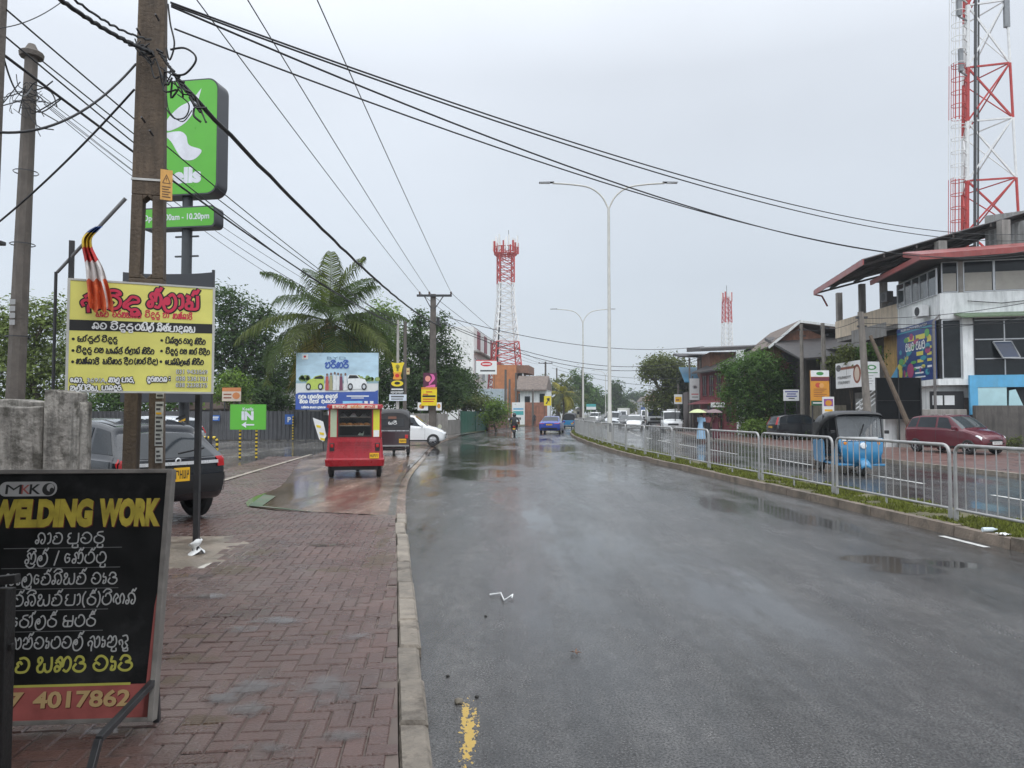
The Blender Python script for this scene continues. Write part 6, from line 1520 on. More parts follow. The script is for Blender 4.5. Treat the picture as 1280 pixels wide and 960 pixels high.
def d7(L__, w, h): L__.rect(w * .1, h * .2, w * .9, h * .75, PLATE_Y); L__.rect(w * .2, h * .35, w * .6, h * .5, BRN, 2)
hoarding('small yellow and white sign on a post before the big roadside tree', 843, 493, 853, 505, 64, WHITE, d7, legs=True)
hoarding('tiny white sign behind the approaching white van', 826, 498, 833, 506, 84, WHITE, lambda L__, w, h: L__.rect(w * .2, h * .3, w * .8, h * .6, DKT), legs=True)
# ------------------------------------------------------------------ lattice towers
def lattice(name, label, base, h, w0, w1, bands, nseg, r, z_start=0, sides=4, waist=None, top=True):
    o = thing(name, label, 'radio mast', tuple(base))
    def W(z):
        t = z / h
        if waist: return lerp(w0, w1, min(t / waist, 1)) if t < waist else w1
        return lerp(w0, w1, t)
    def cn(k, z):
        a = R(45 + 360 / sides * k + 12); q = W(z) / math.sqrt(2); return V((q * math.cos(a), q * math.sin(a), z))
    for i0, (t0, t1, m_, nm) in enumerate(bands):
        b = MB(); ks = [k for k in range(nseg) if t0 - 1e-6 <= (k + .5) / nseg < t1]
        for k in ks:
            za, zc = h * k / nseg, h * (k + 1) / nseg
            for c in range(sides):
                d = (c + 1) % sides
                b.bar(cn(c, za), cn(c, zc), r * 2); b.bar(cn(c, za), cn(d, zc), r * .9); b.bar(cn(d, za), cn(c, zc), r * .9); b.bar(cn(c, zc), cn(d, zc), r * .9)
        if b.v: b.build(nm, m_, o)
    return o, W
TR = M('mast_red', (.42, .035, .03), .45, var=.2); TW = M('mast_white', (.68, .68, .67), .45, var=.12)
YM = 125.0
bs = P(632, 517, YM); hM = P(632, 318, YM).z
m1, W1 = lattice('radio_mast', 'red and white lattice mast with round antenna crown above the orange house', (bs.x, YM, 0), hM, 6.3, 2.5, [(0, .50, TR, 'red_section'), (.50, .815, TW, 'white_section'), (.815, 1.01, TR, 'red_section')], 23, .105, waist=.72)
b = MB()
for k in range(16):
    a = 2 * math.pi * k / 16; p = V((1.95 * math.cos(a), 1.95 * math.sin(a), hM)); q = V((2.05 * math.cos(a), 2.05 * math.sin(a), hM + 1.1))
    a2 = 2 * math.pi * (k + 1) / 16; p2 = V((1.95 * math.cos(a2), 1.95 * math.sin(a2), hM)); q2 = V((2.05 * math.cos(a2), 2.05 * math.sin(a2), hM + 1.1))
    b.bar(p, q, .09); b.bar(q, q2, .09); b.bar(p, p2, .12); b.bar(p, p2 + V((0, 0, .55)), .07); b.bar(p, (1.1 * math.cos(a), 1.1 * math.sin(a), hM - .9), .08); b.bar(p, (0, 0, hM), .08)
b.build('platform', TR, m1)
for k in range(22):
    a = 2 * math.pi * k / 22 + .2; r_ = 2.15 - .5 * (k % 2); z = hM + .1 + .5 * (k % 3)
    MB().cbox((r_ * math.cos(a), r_ * math.sin(a), z + 1.0), (.28, .22, 1.9), a).build('antenna', WHITE if k % 3 else TR, m1)
MB().tube([(.5, 0, hM), (.5, 0, hM + 4.2)], .05, 6).build('lightning_rod', DARKSTEEL, m1)
b = MB(); b.tube([(-W1(0) * .3, 0, 0), (-.9, 0, hM * .72), (-.9, 0, hM)], .16, 6); b.build('cable_tray', DARKSTEEL, m1)
# near mast on the right
YR = 58.0
xl0, xr0 = P(1211, 285, YR).x, P(1264, 280, YR).x
hR = 46; cxr = (xl0 + xr0) / 2
m2 = thing('radio_mast', 'big red and white lattice mast with caged ladder behind the corner building', 'radio mast', (cxr, YR, 0))
def rc_(k, z):
    q = lerp(4.6, 2.0, z / hR) / 2
    return V(((-q, 0, z), (q * .95, -.8, z), (q * .15, 2.2 * q, z))[k])
zb_ = [0, 6, 12, 20.2, 25, 29.4, 34.5, 40, 46]
for i in range(8):
    b = MB(); m_ = (TR, TW)[i % 2 == 0] if False else (TW if i % 2 == 0 else TR)
    m_ = (TW, TR, TR, TW, TR, TW, TR, TW)[i]
    nz_ = 1 if i > 2 else 2
    for s_ in range(nz_):
        za, zc = lerp(zb_[i], zb_[i + 1], s_ / nz_), lerp(zb_[i], zb_[i + 1], (s_ + 1) / nz_)
        for k in range(3):
            d = (k + 1) % 3
            b.tube([rc_(k, za), rc_(k, zc)], .10 if k == 1 else .16, 8)
            w_ = (.13, .08, .08)[k]; b.bar(rc_(k, za), rc_(d, zc), w_); b.bar(rc_(d, za), rc_(k, zc), w_); b.bar(rc_(k, zc), rc_(d, zc), w_)
    b.build('red_section' if m_ is TR else 'white_section', m_, m2, smooth=40)
b = MB(); b.bar(rc_(0, 0) + V((.5, -.2, 0)), rc_(0, hR) + V((.5, -.2, 0)), .16); b.bar(rc_(0, 0) + V((.75, -.2, 0)), rc_(0, hR) + V((.75, -.2, 0)), .1); b.build('cable_run', DARKSTEEL, m2)
for s_, m_ in enumerate((TR, TW, TR, TW, TR)):
    b = MB(); z0, z1 = (0, 20.2, 25, 29.4, 35)[s_], (20.2, 25, 29.4, 35, 46)[s_]
    for k in range(2):
        b.bar(rc_(0, z0) + V((-.95 - .3 * k, -.5, 0)), rc_(0, z1) + V((-.95 - .3 * k, -.5, 0)), .06)
    z = z0
    while z < z1:
        c = rc_(0, z) + V((-.95, -.6, 0)); n = 14
        b.tube([c + V((.5 * math.cos(2 * math.pi * j / n) - .15, .5 * math.sin(2 * math.pi * j / n), 0)) for j in range(n + 1)], .03, 5, cap=False); b.bar(c + V((.35, .1, 0)), rc_(0, z), .07); z += 1.05
    for k in range(3): b.bar(rc_(0, z0) + V((-1.6 + .0 * k, -.5 + .3 * (k - 1), 0)), rc_(0, z1) + V((-1.6, -.5 + .3 * (k - 1), 0)), .035)
    b.build('ladder_cage', m_, m2)
for px, py, w_, h_ in ((1201, 75, .3, 1.8), (1258, 14, .4, 2.6), (1199, 8, .3, 1.5)):
    p = P(px, py, YR - .8); b = MB(); b.cbox((p.x - cxr, p.y - YR, p.z), (w_, .25, h_)); b.bar((p.x - cxr, p.y - YR + .1, p.z - h_ / 2), rc_(0 if px < 1230 else 1, p.z - h_ / 2), .1); b.bar((p.x - cxr, p.y - YR + .1, p.z + h_ / 2), rc_(0 if px < 1230 else 1, p.z + h_ / 2), .08)
    b.build('antenna', M('antenna_grey', (.20, .21, .22), .5), m2)
# thin far mast
YF = 190.0; bs = P(910, 517, YF); hF = P(910, 372, YF).z
m3, W3 = lattice('radio_mast', 'slim distant red and white mast above the brick house', (bs.x, YF, 0), hF, 2.9, 1.6, [(0, .5, TR, 'red_section'), (.5, .80, TW, 'white_section'), (.80, 1.01, TR, 'red_section')], 24, .10)
for k in range(6): a = k * 1.05; MB().cbox((1.3 * math.cos(a), 1.3 * math.sin(a), hF + .2), (.3, .3, 2.4), a).build('antenna', (TR, WHITE)[k % 2], m3)
MB().tube([(0, 0, hF - 1), (0, 0, hF + 3.2)], .06, 6).build('lightning_rod', DARKSTEEL, m3)
# ------------------------------------------------------------------ left side background
# orange house under the mast
ORW = M('orange_brick_wall', (.42, .165, .065), .8, var=.2, scale=2, bump=.25, bscale=14, streak=((.24, .10, .05), .4))
Oh = Bld('orange_house', 'orange house with flat terrace roof below the radio mast', 'house', tuple(V((P(616, 520, 112).x, 112, 0))), (1, 0, 0), (.15, 1, 0))
wo_ = P(645, 520, 112).x - P(616, 520, 112).x; zt = P(640, 456, 112).z
Oh.box('wall', ORW, 0, 0, 0, wo_, 9, zt)
w2 = P(660, 520, 112).x - P(616, 520, 112).x
Oh.box('balcony_block', M('brown_balcony', (.19, .10, .065), .8, var=.3), wo_, .8, zt - 1.2, w2, 8, zt)
Oh.box('balcony_room', DARKIN, wo_ + .0, 1.5, zt - 3.6, w2 - 1.2, 7, zt - 1.2)
Oh.box('lower_wall', ORW, wo_, .6, 0, w2 - .8, 8, zt - 3.6)
for a in (w2 - 1.0,): Oh.box('post', WALLW, a, 1.0, zt - 3.6, a + .2, 1.2, zt - 1.2)
Oh.window(.9, zt - 6, 1.9, zt - 4.2, b=-.01, nx=2); Oh.window(wo_ + .3, zt - 6.2, wo_ + 1.0, zt - 4.4, b=.58, nx=1)
Oh.mesh('canopy', REDFASC, lambda b, f: hexa(b, f, w2 - .6, 0, zt - 2.3, w2 + 1.6, 3, zt - 2.05))
# white house with tiled roof and brick wall in front
Wh = Bld('white_house', 'white house with brown tiled roof right of the orange house', 'house', tuple(V((P(650, 520, 108).x, 108, 0))), (1, .1, 0), (.15, 1, 0))
wW = P(684, 520, 108).x - P(650, 520, 108).x; zw = P(660, 487, 108).z
Wh.box('wall', WALLW, 0, 0, 0, wW, 7, zw)
Wh.mesh('roof', TILE, lambda b, f: b.prism([f(-.7, -1, zw - .2), f(-.7, -1, zw), f(-.7, 3.5, zw + 2.2), f(-.7, 8, zw), f(-.7, 8, zw - .2)], f(wW + .7, 0, 0) - f(0, 0, 0)))
Wh.window(2.9, 2.6, 3.7, 4.6, b=-.01); Wh.window(.7, 2.6, 1.5, 4.2, b=-.01)
RBW = M('red_brick_wall', (.28, .12, .075), .85, var=.35, scale=2.5, bump=.4, bscale=8, streak=((.12, .07, .05), .5))
rw = MB(); a = P(656, 530, 98); c = P(684, 530, 98); tz = P(656, 503, 98).z
rw.box(0, 0, 0, c.x - a.x, .4, tz); o_ = rw.build('brick_wall', RBW, bevel=.03); o_.location = (a.x, 98, 0); tag(o_, 'red brick roadside wall before the white tiled house', 'wall')
tag(bpy.data.objects[o_.name])
def d8(L__, w, h): L__.rect(w * .1, h * .35, w * .9, h * .55, flat('teal_print', (.06, .35, .35))); L__.rect(w * .1, h * .62, w * .9, h * .7, CYAN); L__.rect(w * .15, h * .15, w * .7, h * .22, DKT)
hoarding('white and teal hoarding leaning at the brick wall behind the motorcyclist', 640, 503, 656, 527, 97, WHITE, d8)
# big white apartment block
Ap = Bld('apartment_block', 'white apartment block with dark red window bands behind the trees', 'building', tuple(V((P(592, 520, 120).x, 120, 0))), (.11, 1, 0), (-1, .1, 0))
LA = 34; za = P(592, 408, 120).z
Ap.box('wall', M('bright_white_wall', (.72, .73, .72), .8, var=.08, streak=((.4, .4, .4), .3)), 0, 0, 0, LA, 16, za)
for a0 in (3.5, 11.5, 19.5, 27.5): Ap.box('red_panel', M('dark_red_panel', (.22, .04, .06), .6), a0, -.12, za - 3.4, a0 + 3, -.02, za - .4)
for zz in (za - 4.2,): Ap.box('ledge', GREYCONC, 0, -.9, zz, LA, -.02, zz + .25)
for a0 in (1.5, 9, 16, 23, 29): Ap.window(a0, za - 8.4, a0 + 3.0, za - 5.2, b=-.02, nx=3, nz=1, glass=M('hazy_glass', (.16, .17, .18), .2))
hoarding('white roadside sign with red emblem in front of the orange house', 595, 450, 621, 468, 104, WHITE, lambda L__, w, h: (L__.rect(0, h * .94, w, h, REDP), L__.oval(w * .5, h * .72, w * .28, h * .17, REDP), L__.rect(w * .3, h * .68, w * .7, h * .76, WHITE, 2), L__.rect(w * .2, h * .2, w * .92, h * .3, INK)), legs=True)
b = MB(); a = P(597, 528, 92); c = P(634, 528, 92); z1 = P(600, 486, 92).z
b.grid(lambda u, v: V((lerp(a.x, c.x, u), 92 + .05 * math.cos(u * 120), z1 * v)), 60, 1); o_ = b.build('metal_hoarding', M('pale_blue_sheet', (.42, .48, .52), .5, streak=((.3, .32, .33), .4)), loc=(a.x, 92, 0)); tag(o_, 'pale blue corrugated sheet wall left of the orange house', 'wall')
# green corrugated gate and wall before it
GRN = M('green_sheet', (.03, .12, .085), .5, var=.2, streak=((.05, .08, .06), .4))
gt = thing('metal_gate', 'dark green corrugated metal gate beside the pavement edge', 'gate', tuple(G(583, 541, .05)))
a = G(576, 541, .05); c = G(616, 537, .05); z1 = P(583, 514, a.y).z
b = MB(); b.grid(lambda u, v: a.lerp(c, u) + V((0, .04 * math.cos(u * 150), (z1 - .05) * v)), 90, 1); b.build('sheeting', GRN, gt, world=True)
b = MB()
for u in (0, .42, 1): p = a.lerp(c, u); b.bar(p + V((0, -.07, 0)), p + V((0, -.07, z1)), .12)
b.build('post', GRN, gt, world=True)
b = MB(); a2 = G(560, 543, .05); b.grid(lambda u, v: a2.lerp(a, u) + V((0, 0, 1.1 * v)), 10, 2); o_ = b.build('low_wall', GREYCONC, loc=tuple(a2)); solidify(o_, .2); tag(o_, 'low mossy wall stub left of the green gate', 'wall')
a2 = G(612, 538, .05); c2 = G(636, 534.5, .05)
b = MB(); b.grid(lambda u, v: a2.lerp(c2, u) + V((0, 0, 1.5 * v)), 10, 2); o_ = b.build('low_wall', BRK, loc=tuple(a2)); solidify(o_, .2); tag(o_, 'brown roadside wall between the green gate and utility poles', 'wall')
# dark slatted fence of the car park
FEN = M('dark_grey_sheeting', (.085, .085, .09), .55, var=.2, streak=((.05, .05, .052), .5))
fx0, fx1 = P(60, 540, 44).x, P(402, 540, 44).x; fz = P(200, 514, 44).z
fe = thing('sheet_fence', 'dark grey vertical sheet metal fence around the car park', 'fence', (fx0, 44, .05))
b = MB(); nf = 260
b.grid(lambda u, v: V((fx0 + (fx1 - fx0) * u, 44 + .05 * (round(u * nf) % 4 > 1), .1 + (fz - .1) * v)), nf, 1); b.build('sheeting', FEN, fe, world=True)
b = MB()
for k in range(9): x = lerp(fx0, fx1, k / 8); b.bar((x, 44.12, .05), (x, 44.12, fz + .05), .1)
b.build('post', FEN, fe, world=True)
b = MB(); x2 = P(560, 540, 44).x
b.grid(lambda u, v: V((lerp(fx1, P(472, 540, 46).x, u), 44 + 2 * u, .05 + (fz - .3) * v)), 40, 1); o_ = b.build('sheeting', FEN, fe, world=True)
# mural wall behind the white car
a = P(505, 525, 47); c = P(560, 525, 50); z1 = P(520, 519, 47).z
mw = thing('mural_wall', 'long low wall with faded painted murals behind the white hatchback', 'wall', (a.x, 47, 0), math.atan2(3, c.x - a.x))
wl_len = math.hypot(c.x - a.x, 3); MB().box(0, 0, 0, wl_len, .2, z1 + .1).build('wall', GREYCONC, mw, bevel=.02)
Lm = Let(0, .006); rm = random.Random(9)
for k in range(16):
    u = .4 + rm.random() * (wl_len - .8); Lm.oval(u, z1 * .65 + rm.uniform(-.25, .2), rm.uniform(.12, .3), rm.uniform(.08, .22), (flat('mural_green', (.25, .36, .16)), flat('mural_cream', (.5, .5, .38)), flat('mural_mauve', (.30, .2, .24)), DKT)[k % 4], 1 + k % 3)
Lm.build(mw, 'mural')
# roofs peeping behind the fence
Gr = Bld('grey_roof_house', 'low house with grey sheet roof behind the car park fence', 'house', tuple(V((P(298, 520, 54).x, 54, 0))), (1, .05, 0), (0, 1, 0))
Gr.box('wall', M('old_pale_wall', (.28, .27, .25), .8), 0, 0, 0, 5, 6, 2.2)
Gr.mesh('roof', M('pale_grey_sheet', (.30, .30, .30), .5, streak=((.16, .15, .14), .6)), lambda b, f: b.prism([f(-.8, -1, 2.0), f(-.8, -1, 2.12), f(-.8, 4, 4.0), f(-.8, 4, 3.85)], f(6.4, 0, .2) - f(0, 0, 0)))
Dr = Bld('dark_roof_shed', 'shed with dark brown roof left of the green entry sign', 'shed', tuple(V((P(232, 520, 52).x, 52, 0))), (1, .05, 0), (0, 1, 0))
Dr.box('wall', M('shed_wall', (.1, .09, .08), .8), 0, 0, 0, 4, 5, 2.0)
Dr.mesh('roof', M('rusty_roof', (.07, .045, .035), .7, var=.4), lambda b, f: b.prism([f(-.5, -1, 1.9), f(-.5, -1, 2.0), f(-.5, 3, 3.2), f(-.5, 3, 3.1)], f(6.0, 0, 0) - f(0, 0, 0)))
# far town on the slope
TOWN = [M('town_white', (.6, .6, .6), .8), M('town_cream', (.5, .45, .36), .8), M('town_grey', (.35, .36, .37), .8), M('town_orange', (.45, .25, .14), .8)]
rt = random.Random(21)
tn = 0
wlab = ['pale', 'cream', 'grey', 'orange']
for px, w_, pt_, Y, mi in ((742, 9, 503, 210, 0), (757, 12, 498, 240, 2), (790, 12, 499, 250, 0), (806, 9, 496, 260, 2), (817, 10, 486, 230, 3), (830, 12, 500, 200, 0), (846, 10, 503, 180, 1), (774, 9, 490, 330, 0), (725, 10, 508, 170, 1), (700, 8, 507, 190, 0), (798, 8, 490, 340, 1)):
    a = P(px - w_ / 2, 517, Y); c = P(px + w_ / 2, 517, Y); h = P(px, pt_, Y).z
    Hs = Bld('town_house', '%s distant town house %s' % (wlab[mi], ['left of the second lamp post', 'just right of the second lamp post', 'straight behind the approaching cars', 'under the far treetops', 'beside the big roadside tree', 'behind the approaching lorry', 'behind the small yellow sign', 'high on the far slope', 'behind the second lamp post foot', 'beyond the blue saloon', 'highest on the far slope'][tn]), 'house', (a.x, Y, 0), (1, 0, 0), (0, 1, 0))
    wd_ = c.x - a.x
    Hs.box('wall', TOWN[mi], 0, 0, 0, wd_, 8, h * .8)
    Hs.mesh('roof', TILE if tn % 2 else MC['pale_grey_sheet'], lambda b, f: b.prism([f(-.3, -.4, h * .78), f(wd_ / 2, -.4, h), f(wd_ + .3, -.4, h * .78)], (0, 8.8, 0)))
    for k in range(2): Hs.box('window', SHADEG, wd_ * (.15 + .45 * k), -.06, h * .45, wd_ * (.4 + .45 * k), .02, h * .65)
    tn += 1
# ------------------------------------------------------------------ trees
BARK = M('tree_bark', (.09, .07, .05), .9, var=.35, scale=4, bump=.6, bscale=12)
L_DARK = leafmat('leaf_dark', (.042, .076, .022)); L_MID = leafmat('leaf_mid', (.062, .118, .024)); L_BRIGHT = leafmat('leaf_bright', (.115, .180, .032)); L_OLIVE = leafmat('leaf_olive', (.092, .108, .034)); L_YEL = leafmat('leaf_yellow', (.26, .23, .03)); L_LIGHT = leafmat('leaf_light', (.120, .155, .042))
def leaf(b, p, n, s, rnd, asp=.45):
    n = n.normalized(); t = n.orthogonal().normalized(); t = (Matrix.Rotation(rnd.uniform(0, 6.28), 3, n) @ t); w = n.cross(t)
    a = p - t * s; c = p + t * s - n * s * .3
    b.add([a, p + w * s * asp, c, p - w * s * asp], [(0, 1, 2, 3)])
def clumped(b, lobes, nclump, nleaf, s, rnd, csize=.45, droop=.2):
    """lobes: (centre, radii); clumps sit mostly near the lobe surface, leaves scatter round each clump"""
    tot = sum(r[0] * r[2] for _, r in lobes)
    for c, r in lobes:
        k = max(3, int(nclump * r[0] * r[2] / tot))
        for _ in range(k):
            while True:
                d = V((rnd.gauss(0, 1), rnd.gauss(0, 1), rnd.gauss(0, 1)))
                if d.length > .1: break
            d.normalize(); q = rnd.uniform(.45, 1.08) if rnd.random() < .8 else rnd.uniform(.1, .6)
            q *= 1 + .28 * noise.noise(d * 2.2 + V(c) * .37)
            cc = V(c) + V((d.x * r[0], d.y * r[1], d.z * r[2])) * q
            cs = csize * rnd.uniform(.6, 1.4)
            for _ in range(nleaf):
                o = V((rnd.gauss(0, 1), rnd.gauss(0, 1), rnd.gauss(0, .65))) * cs * .55
                n = (o.normalized() * .6 if o.length > 0 else V((0, 0, 1))) + V((rnd.gauss(0, .4), rnd.gauss(0, .4), .75)) + d * .25
                leaf(b, cc + o - V((0, 0, droop * o.length)), n, s * rnd.uniform(.6, 1.3), rnd)
def tree(name, label, base, lobes, mat, nclump, nleaf, s, seed, trunk_r=.25, csize=.6, group=None, top=None, cat='tree'):
    rnd = random.Random(seed); base = V(base)
    o = thing(name, label, cat, tuple(base), 0, group)
    b = MB(); top = top or max(l[0][2] for l in lobes)
    cx = sum(l[0][0] for l in lobes) / len(lobes); cy = sum(l[0][1] for l in lobes) / len(lobes)
    t0 = V((cx, cy, lerp(base.z, top, .62))); mid = base.lerp(t0, .5) + V((rnd.uniform(-.2, .2), 0, 0))
    b.tube([base - V((0, 0, .1)), base.lerp(mid, .5), mid, t0], [trunk_r * 1.2, trunk_r, trunk_r * .8, trunk_r * .5], 9)
    for c, r in lobes:
        st = mid.lerp(t0, rnd.uniform(.1, .8)); en = V(c); m_ = st.lerp(en, .5) + V((rnd.uniform(-.2, .2), rnd.uniform(-.2, .2), .15))
        b.tube([st, m_, en], [trunk_r * .45, trunk_r * .3, trunk_r * .1], 6)
        for _ in range(3):
            e2 = en + V((rnd.gauss(0, r[0] * .5), rnd.gauss(0, r[1] * .5), rnd.uniform(-.2, .6) * r[2])); b.tube([m_, m_.lerp(e2, .6), e2], [trunk_r * .2, trunk_r * .12, trunk_r * .04], 5)
    b.build('trunk', BARK, o, world=True, smooth=60)
    b = MB(); clumped(b, lobes, nclump, nleaf, s, rnd, csize); b.build('crown', mat, o, world=True, fixn=False)
    return o
def lob(px, py, rx, ry, Y, dep=1.0, dy=0):
    c = P(px, py, Y + dy); k = Y / FPX
    return (tuple(c), (rx * k, rx * k * dep, ry * k))
def ptree(name, label, bpx, Y, ls, mat, nclump, nleaf, s, seed, **k):
    return tree(name, label, ((bpx - 640) / FPX * Y, Y, 0), [lob(*l[:4], Y, *(l[4:] or (1.0,))) for l in ls], mat, nclump, nleaf, s, seed, **k)
ptree('broadleaf_tree', 'large dark tree behind the car park fence left of the palm', 300, 56, [(300, 420, 40, 42), (285, 385, 30, 28), (325, 445, 30, 35), (262, 440, 26, 30), (300, 480, 44, 24), (330, 392, 14, 22), (345, 470, 26, 30)], L_DARK, 520, 28, .16, 1, trunk_r=.35, csize=.8)
ptree('broadleaf_tree', 'light green tree left of the yellow glass sign', 60, 40, [(60, 400, 30, 34), (15, 410, 34, 44), (35, 455, 50, 34), (85, 450, 30, 40), (-30, 430, 40, 50), (40, 490, 60, 24)], L_LIGHT, 560, 26, .13, 2, csize=.6)
ptree('broadleaf_tree', 'bushy green tree seen below the yellow glass sign', 150, 52, [(120, 500, 34, 22), (165, 498, 34, 22), (215, 502, 34, 16), (140, 470, 40, 30), (210, 470, 45, 30)], L_MID, 420, 24, .14, 3, csize=.6)
ptree('broadleaf_tree', 'bright green tree rising behind the right side of the palm', 478, 62, [(476, 398, 22, 28), (455, 420, 26, 28), (490, 430, 22, 30), (460, 465, 34, 30)], L_BRIGHT, 380, 24, .15, 4, csize=.7)
ptree('broadleaf_tree', 'dark tree filling the gap behind the palm and billboard', 430, 60, [(385, 450, 30, 30), (430, 465, 36, 34), (470, 480, 34, 34), (400, 490, 40, 24), (440, 430, 30, 24)], L_DARK, 420, 26, .16, 77, csize=.8)
ptree('evergreen_tree', 'tall dark layered evergreen behind the crossarm pole', 535, 60, [(523, 396, 12, 14), (520, 425, 24, 20), (548, 405, 14, 14), (545, 440, 30, 24), (525, 475, 40, 30), (560, 480, 34, 28), (498, 470, 22, 34), (510, 500, 34, 18)], L_DARK, 560, 28, .16, 5, csize=.7, trunk_r=.35)
ptree('broadleaf_tree', 'round dark tree in front of the white apartment block', 592, 70, [(566, 468, 17, 14), (580, 484, 18, 18), (568, 484, 26, 22), (588, 500, 20, 12), (555, 470, 16, 18)], L_DARK, 380, 24, .17, 6, csize=.75)
ptree('shrub', 'pale flowering creeper mass behind the low mural wall', 575, 68, [(572, 503, 22, 10), (602, 502, 24, 10), (548, 508, 20, 9)], L_OLIVE, 200, 22, .13, 7, csize=.5, trunk_r=.1, cat='shrub')
ptree('shrub', 'round green bush behind the dark green gate', 621, 66, [(622, 512, 16, 16), (614, 520, 14, 10)], L_BRIGHT, 110, 22, .13, 8, csize=.5, trunk_r=.1, cat='shrub')
ptree('shrub', 'small bright bush behind the fence right of the yellow glass sign', 290, 50, [(288, 478, 22, 18), (275, 492, 16, 12), (302, 492, 14, 12)], L_BRIGHT, 120, 22, .13, 9, csize=.5, trunk_r=.12, cat='shrub')
ptree('shrub', 'dark hedge clump under the billboard edge', 350, 47, [(345, 500, 24, 14), (330, 492, 16, 16)], L_DARK, 100, 22, .13, 10, csize=.5, trunk_r=.12, cat='shrub')
# right side
ptree('bushy_tree', 'dense feathery green tree in front of the brick house', 945, 51, [(945, 470, 36, 30), (920, 490, 24, 22), (972, 480, 24, 24), (950, 450, 30, 16), (915, 462, 16, 18), (960, 505, 36, 18), (935, 512, 26, 14), (955, 530, 26, 14), (985, 505, 14, 16)], L_MID, 620, 30, .11, 11, csize=.55, trunk_r=.2)
ptree('shrub', 'light green bush at the foot of the feathery tree', 948, 48.5, [(945, 531, 18, 10), (955, 536, 16, 8)], L_BRIGHT, 90, 24, .10, 12, csize=.4, trunk_r=.06, cat='shrub')
ptree('shrub', 'little green bush before the black parked hatchback', 1003, 44, [(1003, 543, 8, 6)], L_MID, 30, 22, .08, 13, csize=.3, trunk_r=.04, cat='shrub')
ptree('roadside_tree', 'big roadside tree leaning over the approaching traffic', 838, 80, [(828, 455, 26, 16), (845, 468, 22, 22), (812, 463, 12, 12), (838, 490, 14, 22), (822, 500, 14, 14), (850, 490, 12, 26)], L_OLIVE, 460, 26, .18, 14, csize=.9, trunk_r=.5)
ptree('ivy_column', 'dark creeper grown pillar beside the big roadside tree', 856, 76, [(856, 475, 8, 14), (857, 500, 8, 18), (856, 525, 8, 14)], leafmat('leaf_black_green', (.022, .028, .018)), 150, 24, .16, 15, csize=.5, trunk_r=.4, cat='plant')
for k, (px, py, Y) in enumerate(((1062, 440, 39.5), (1085, 438, 39), (1040, 452, 42))):
    ptree('balcony_plant', ['hanging plant in the middle of the old wing balcony', 'hanging plant at the near end of the old wing balcony', 'hanging plant at the far end of the old wing balcony'][k], px, Y, [(px, py, 13, 9), (px + 6, py + 8, 10, 8)], L_OLIVE if k != 1 else L_MID, 50, 18, .10, 30 + k, csize=.4, trunk_r=.03, cat='plant', top=P(px, py, Y).z)
# far trees on the bend
ft = [(700, 150, [(697, 482, 24, 18), (710, 497, 20, 16), (682, 497, 16, 14), (695, 508, 24, 10)], L_OLIVE, 'broad olive tree beyond the blue saloon'),
      (726, 165, [(724, 470, 12, 10), (720, 480, 14, 12), (734, 484, 10, 14), (725, 498, 20, 14)], L_MID, 'tall green tree at the second lamp post'),
      (742, 190, [(742, 492, 12, 12), (752, 502, 14, 12), (735, 505, 14, 10)], L_MID, 'mid green tree right of the second lamp post'),
      (770, 200, [(771, 484, 7, 8), (768, 496, 9, 10), (778, 505, 10, 8)], L_DARK, 'narrow dark tree right of the nearest lamp post'),
      (665, 140, [(668, 480, 14, 10), (672, 492, 12, 10)], L_DARK, 'dark tree above the white tiled house'),
      (757, 230, [(757, 507, 12, 8), (785, 508, 12, 7)], L_OLIVE, 'low olive trees behind the approaching queue'),
      (810, 300, [(806, 497, 12, 8), (790, 497, 14, 9), (828, 497, 12, 8)], L_DARK, 'grey green far tree on the slope above the traffic'),
      (745, 320, [(740, 500, 14, 8), (770, 503, 22, 8)], L_DARK, 'furthest dark tree line behind the second lamp post')]
for k, (px, Y, ls_, m_, lb) in enumerate(ft): ptree('roadside_tree', lb, px, Y, ls_, m_, 170, 16, .0022 * Y, 40 + k, csize=.006 * Y, trunk_r=.3)
# small weeds under walls
ptree('shrub', 'weedy bush at the foot of the grey yard wall', 1262, 33, [(1262, 552, 22, 7), (1245, 556, 10, 5)], L_OLIVE, 50, 20, .06, 60, csize=.25, trunk_r=.03, cat='shrub')
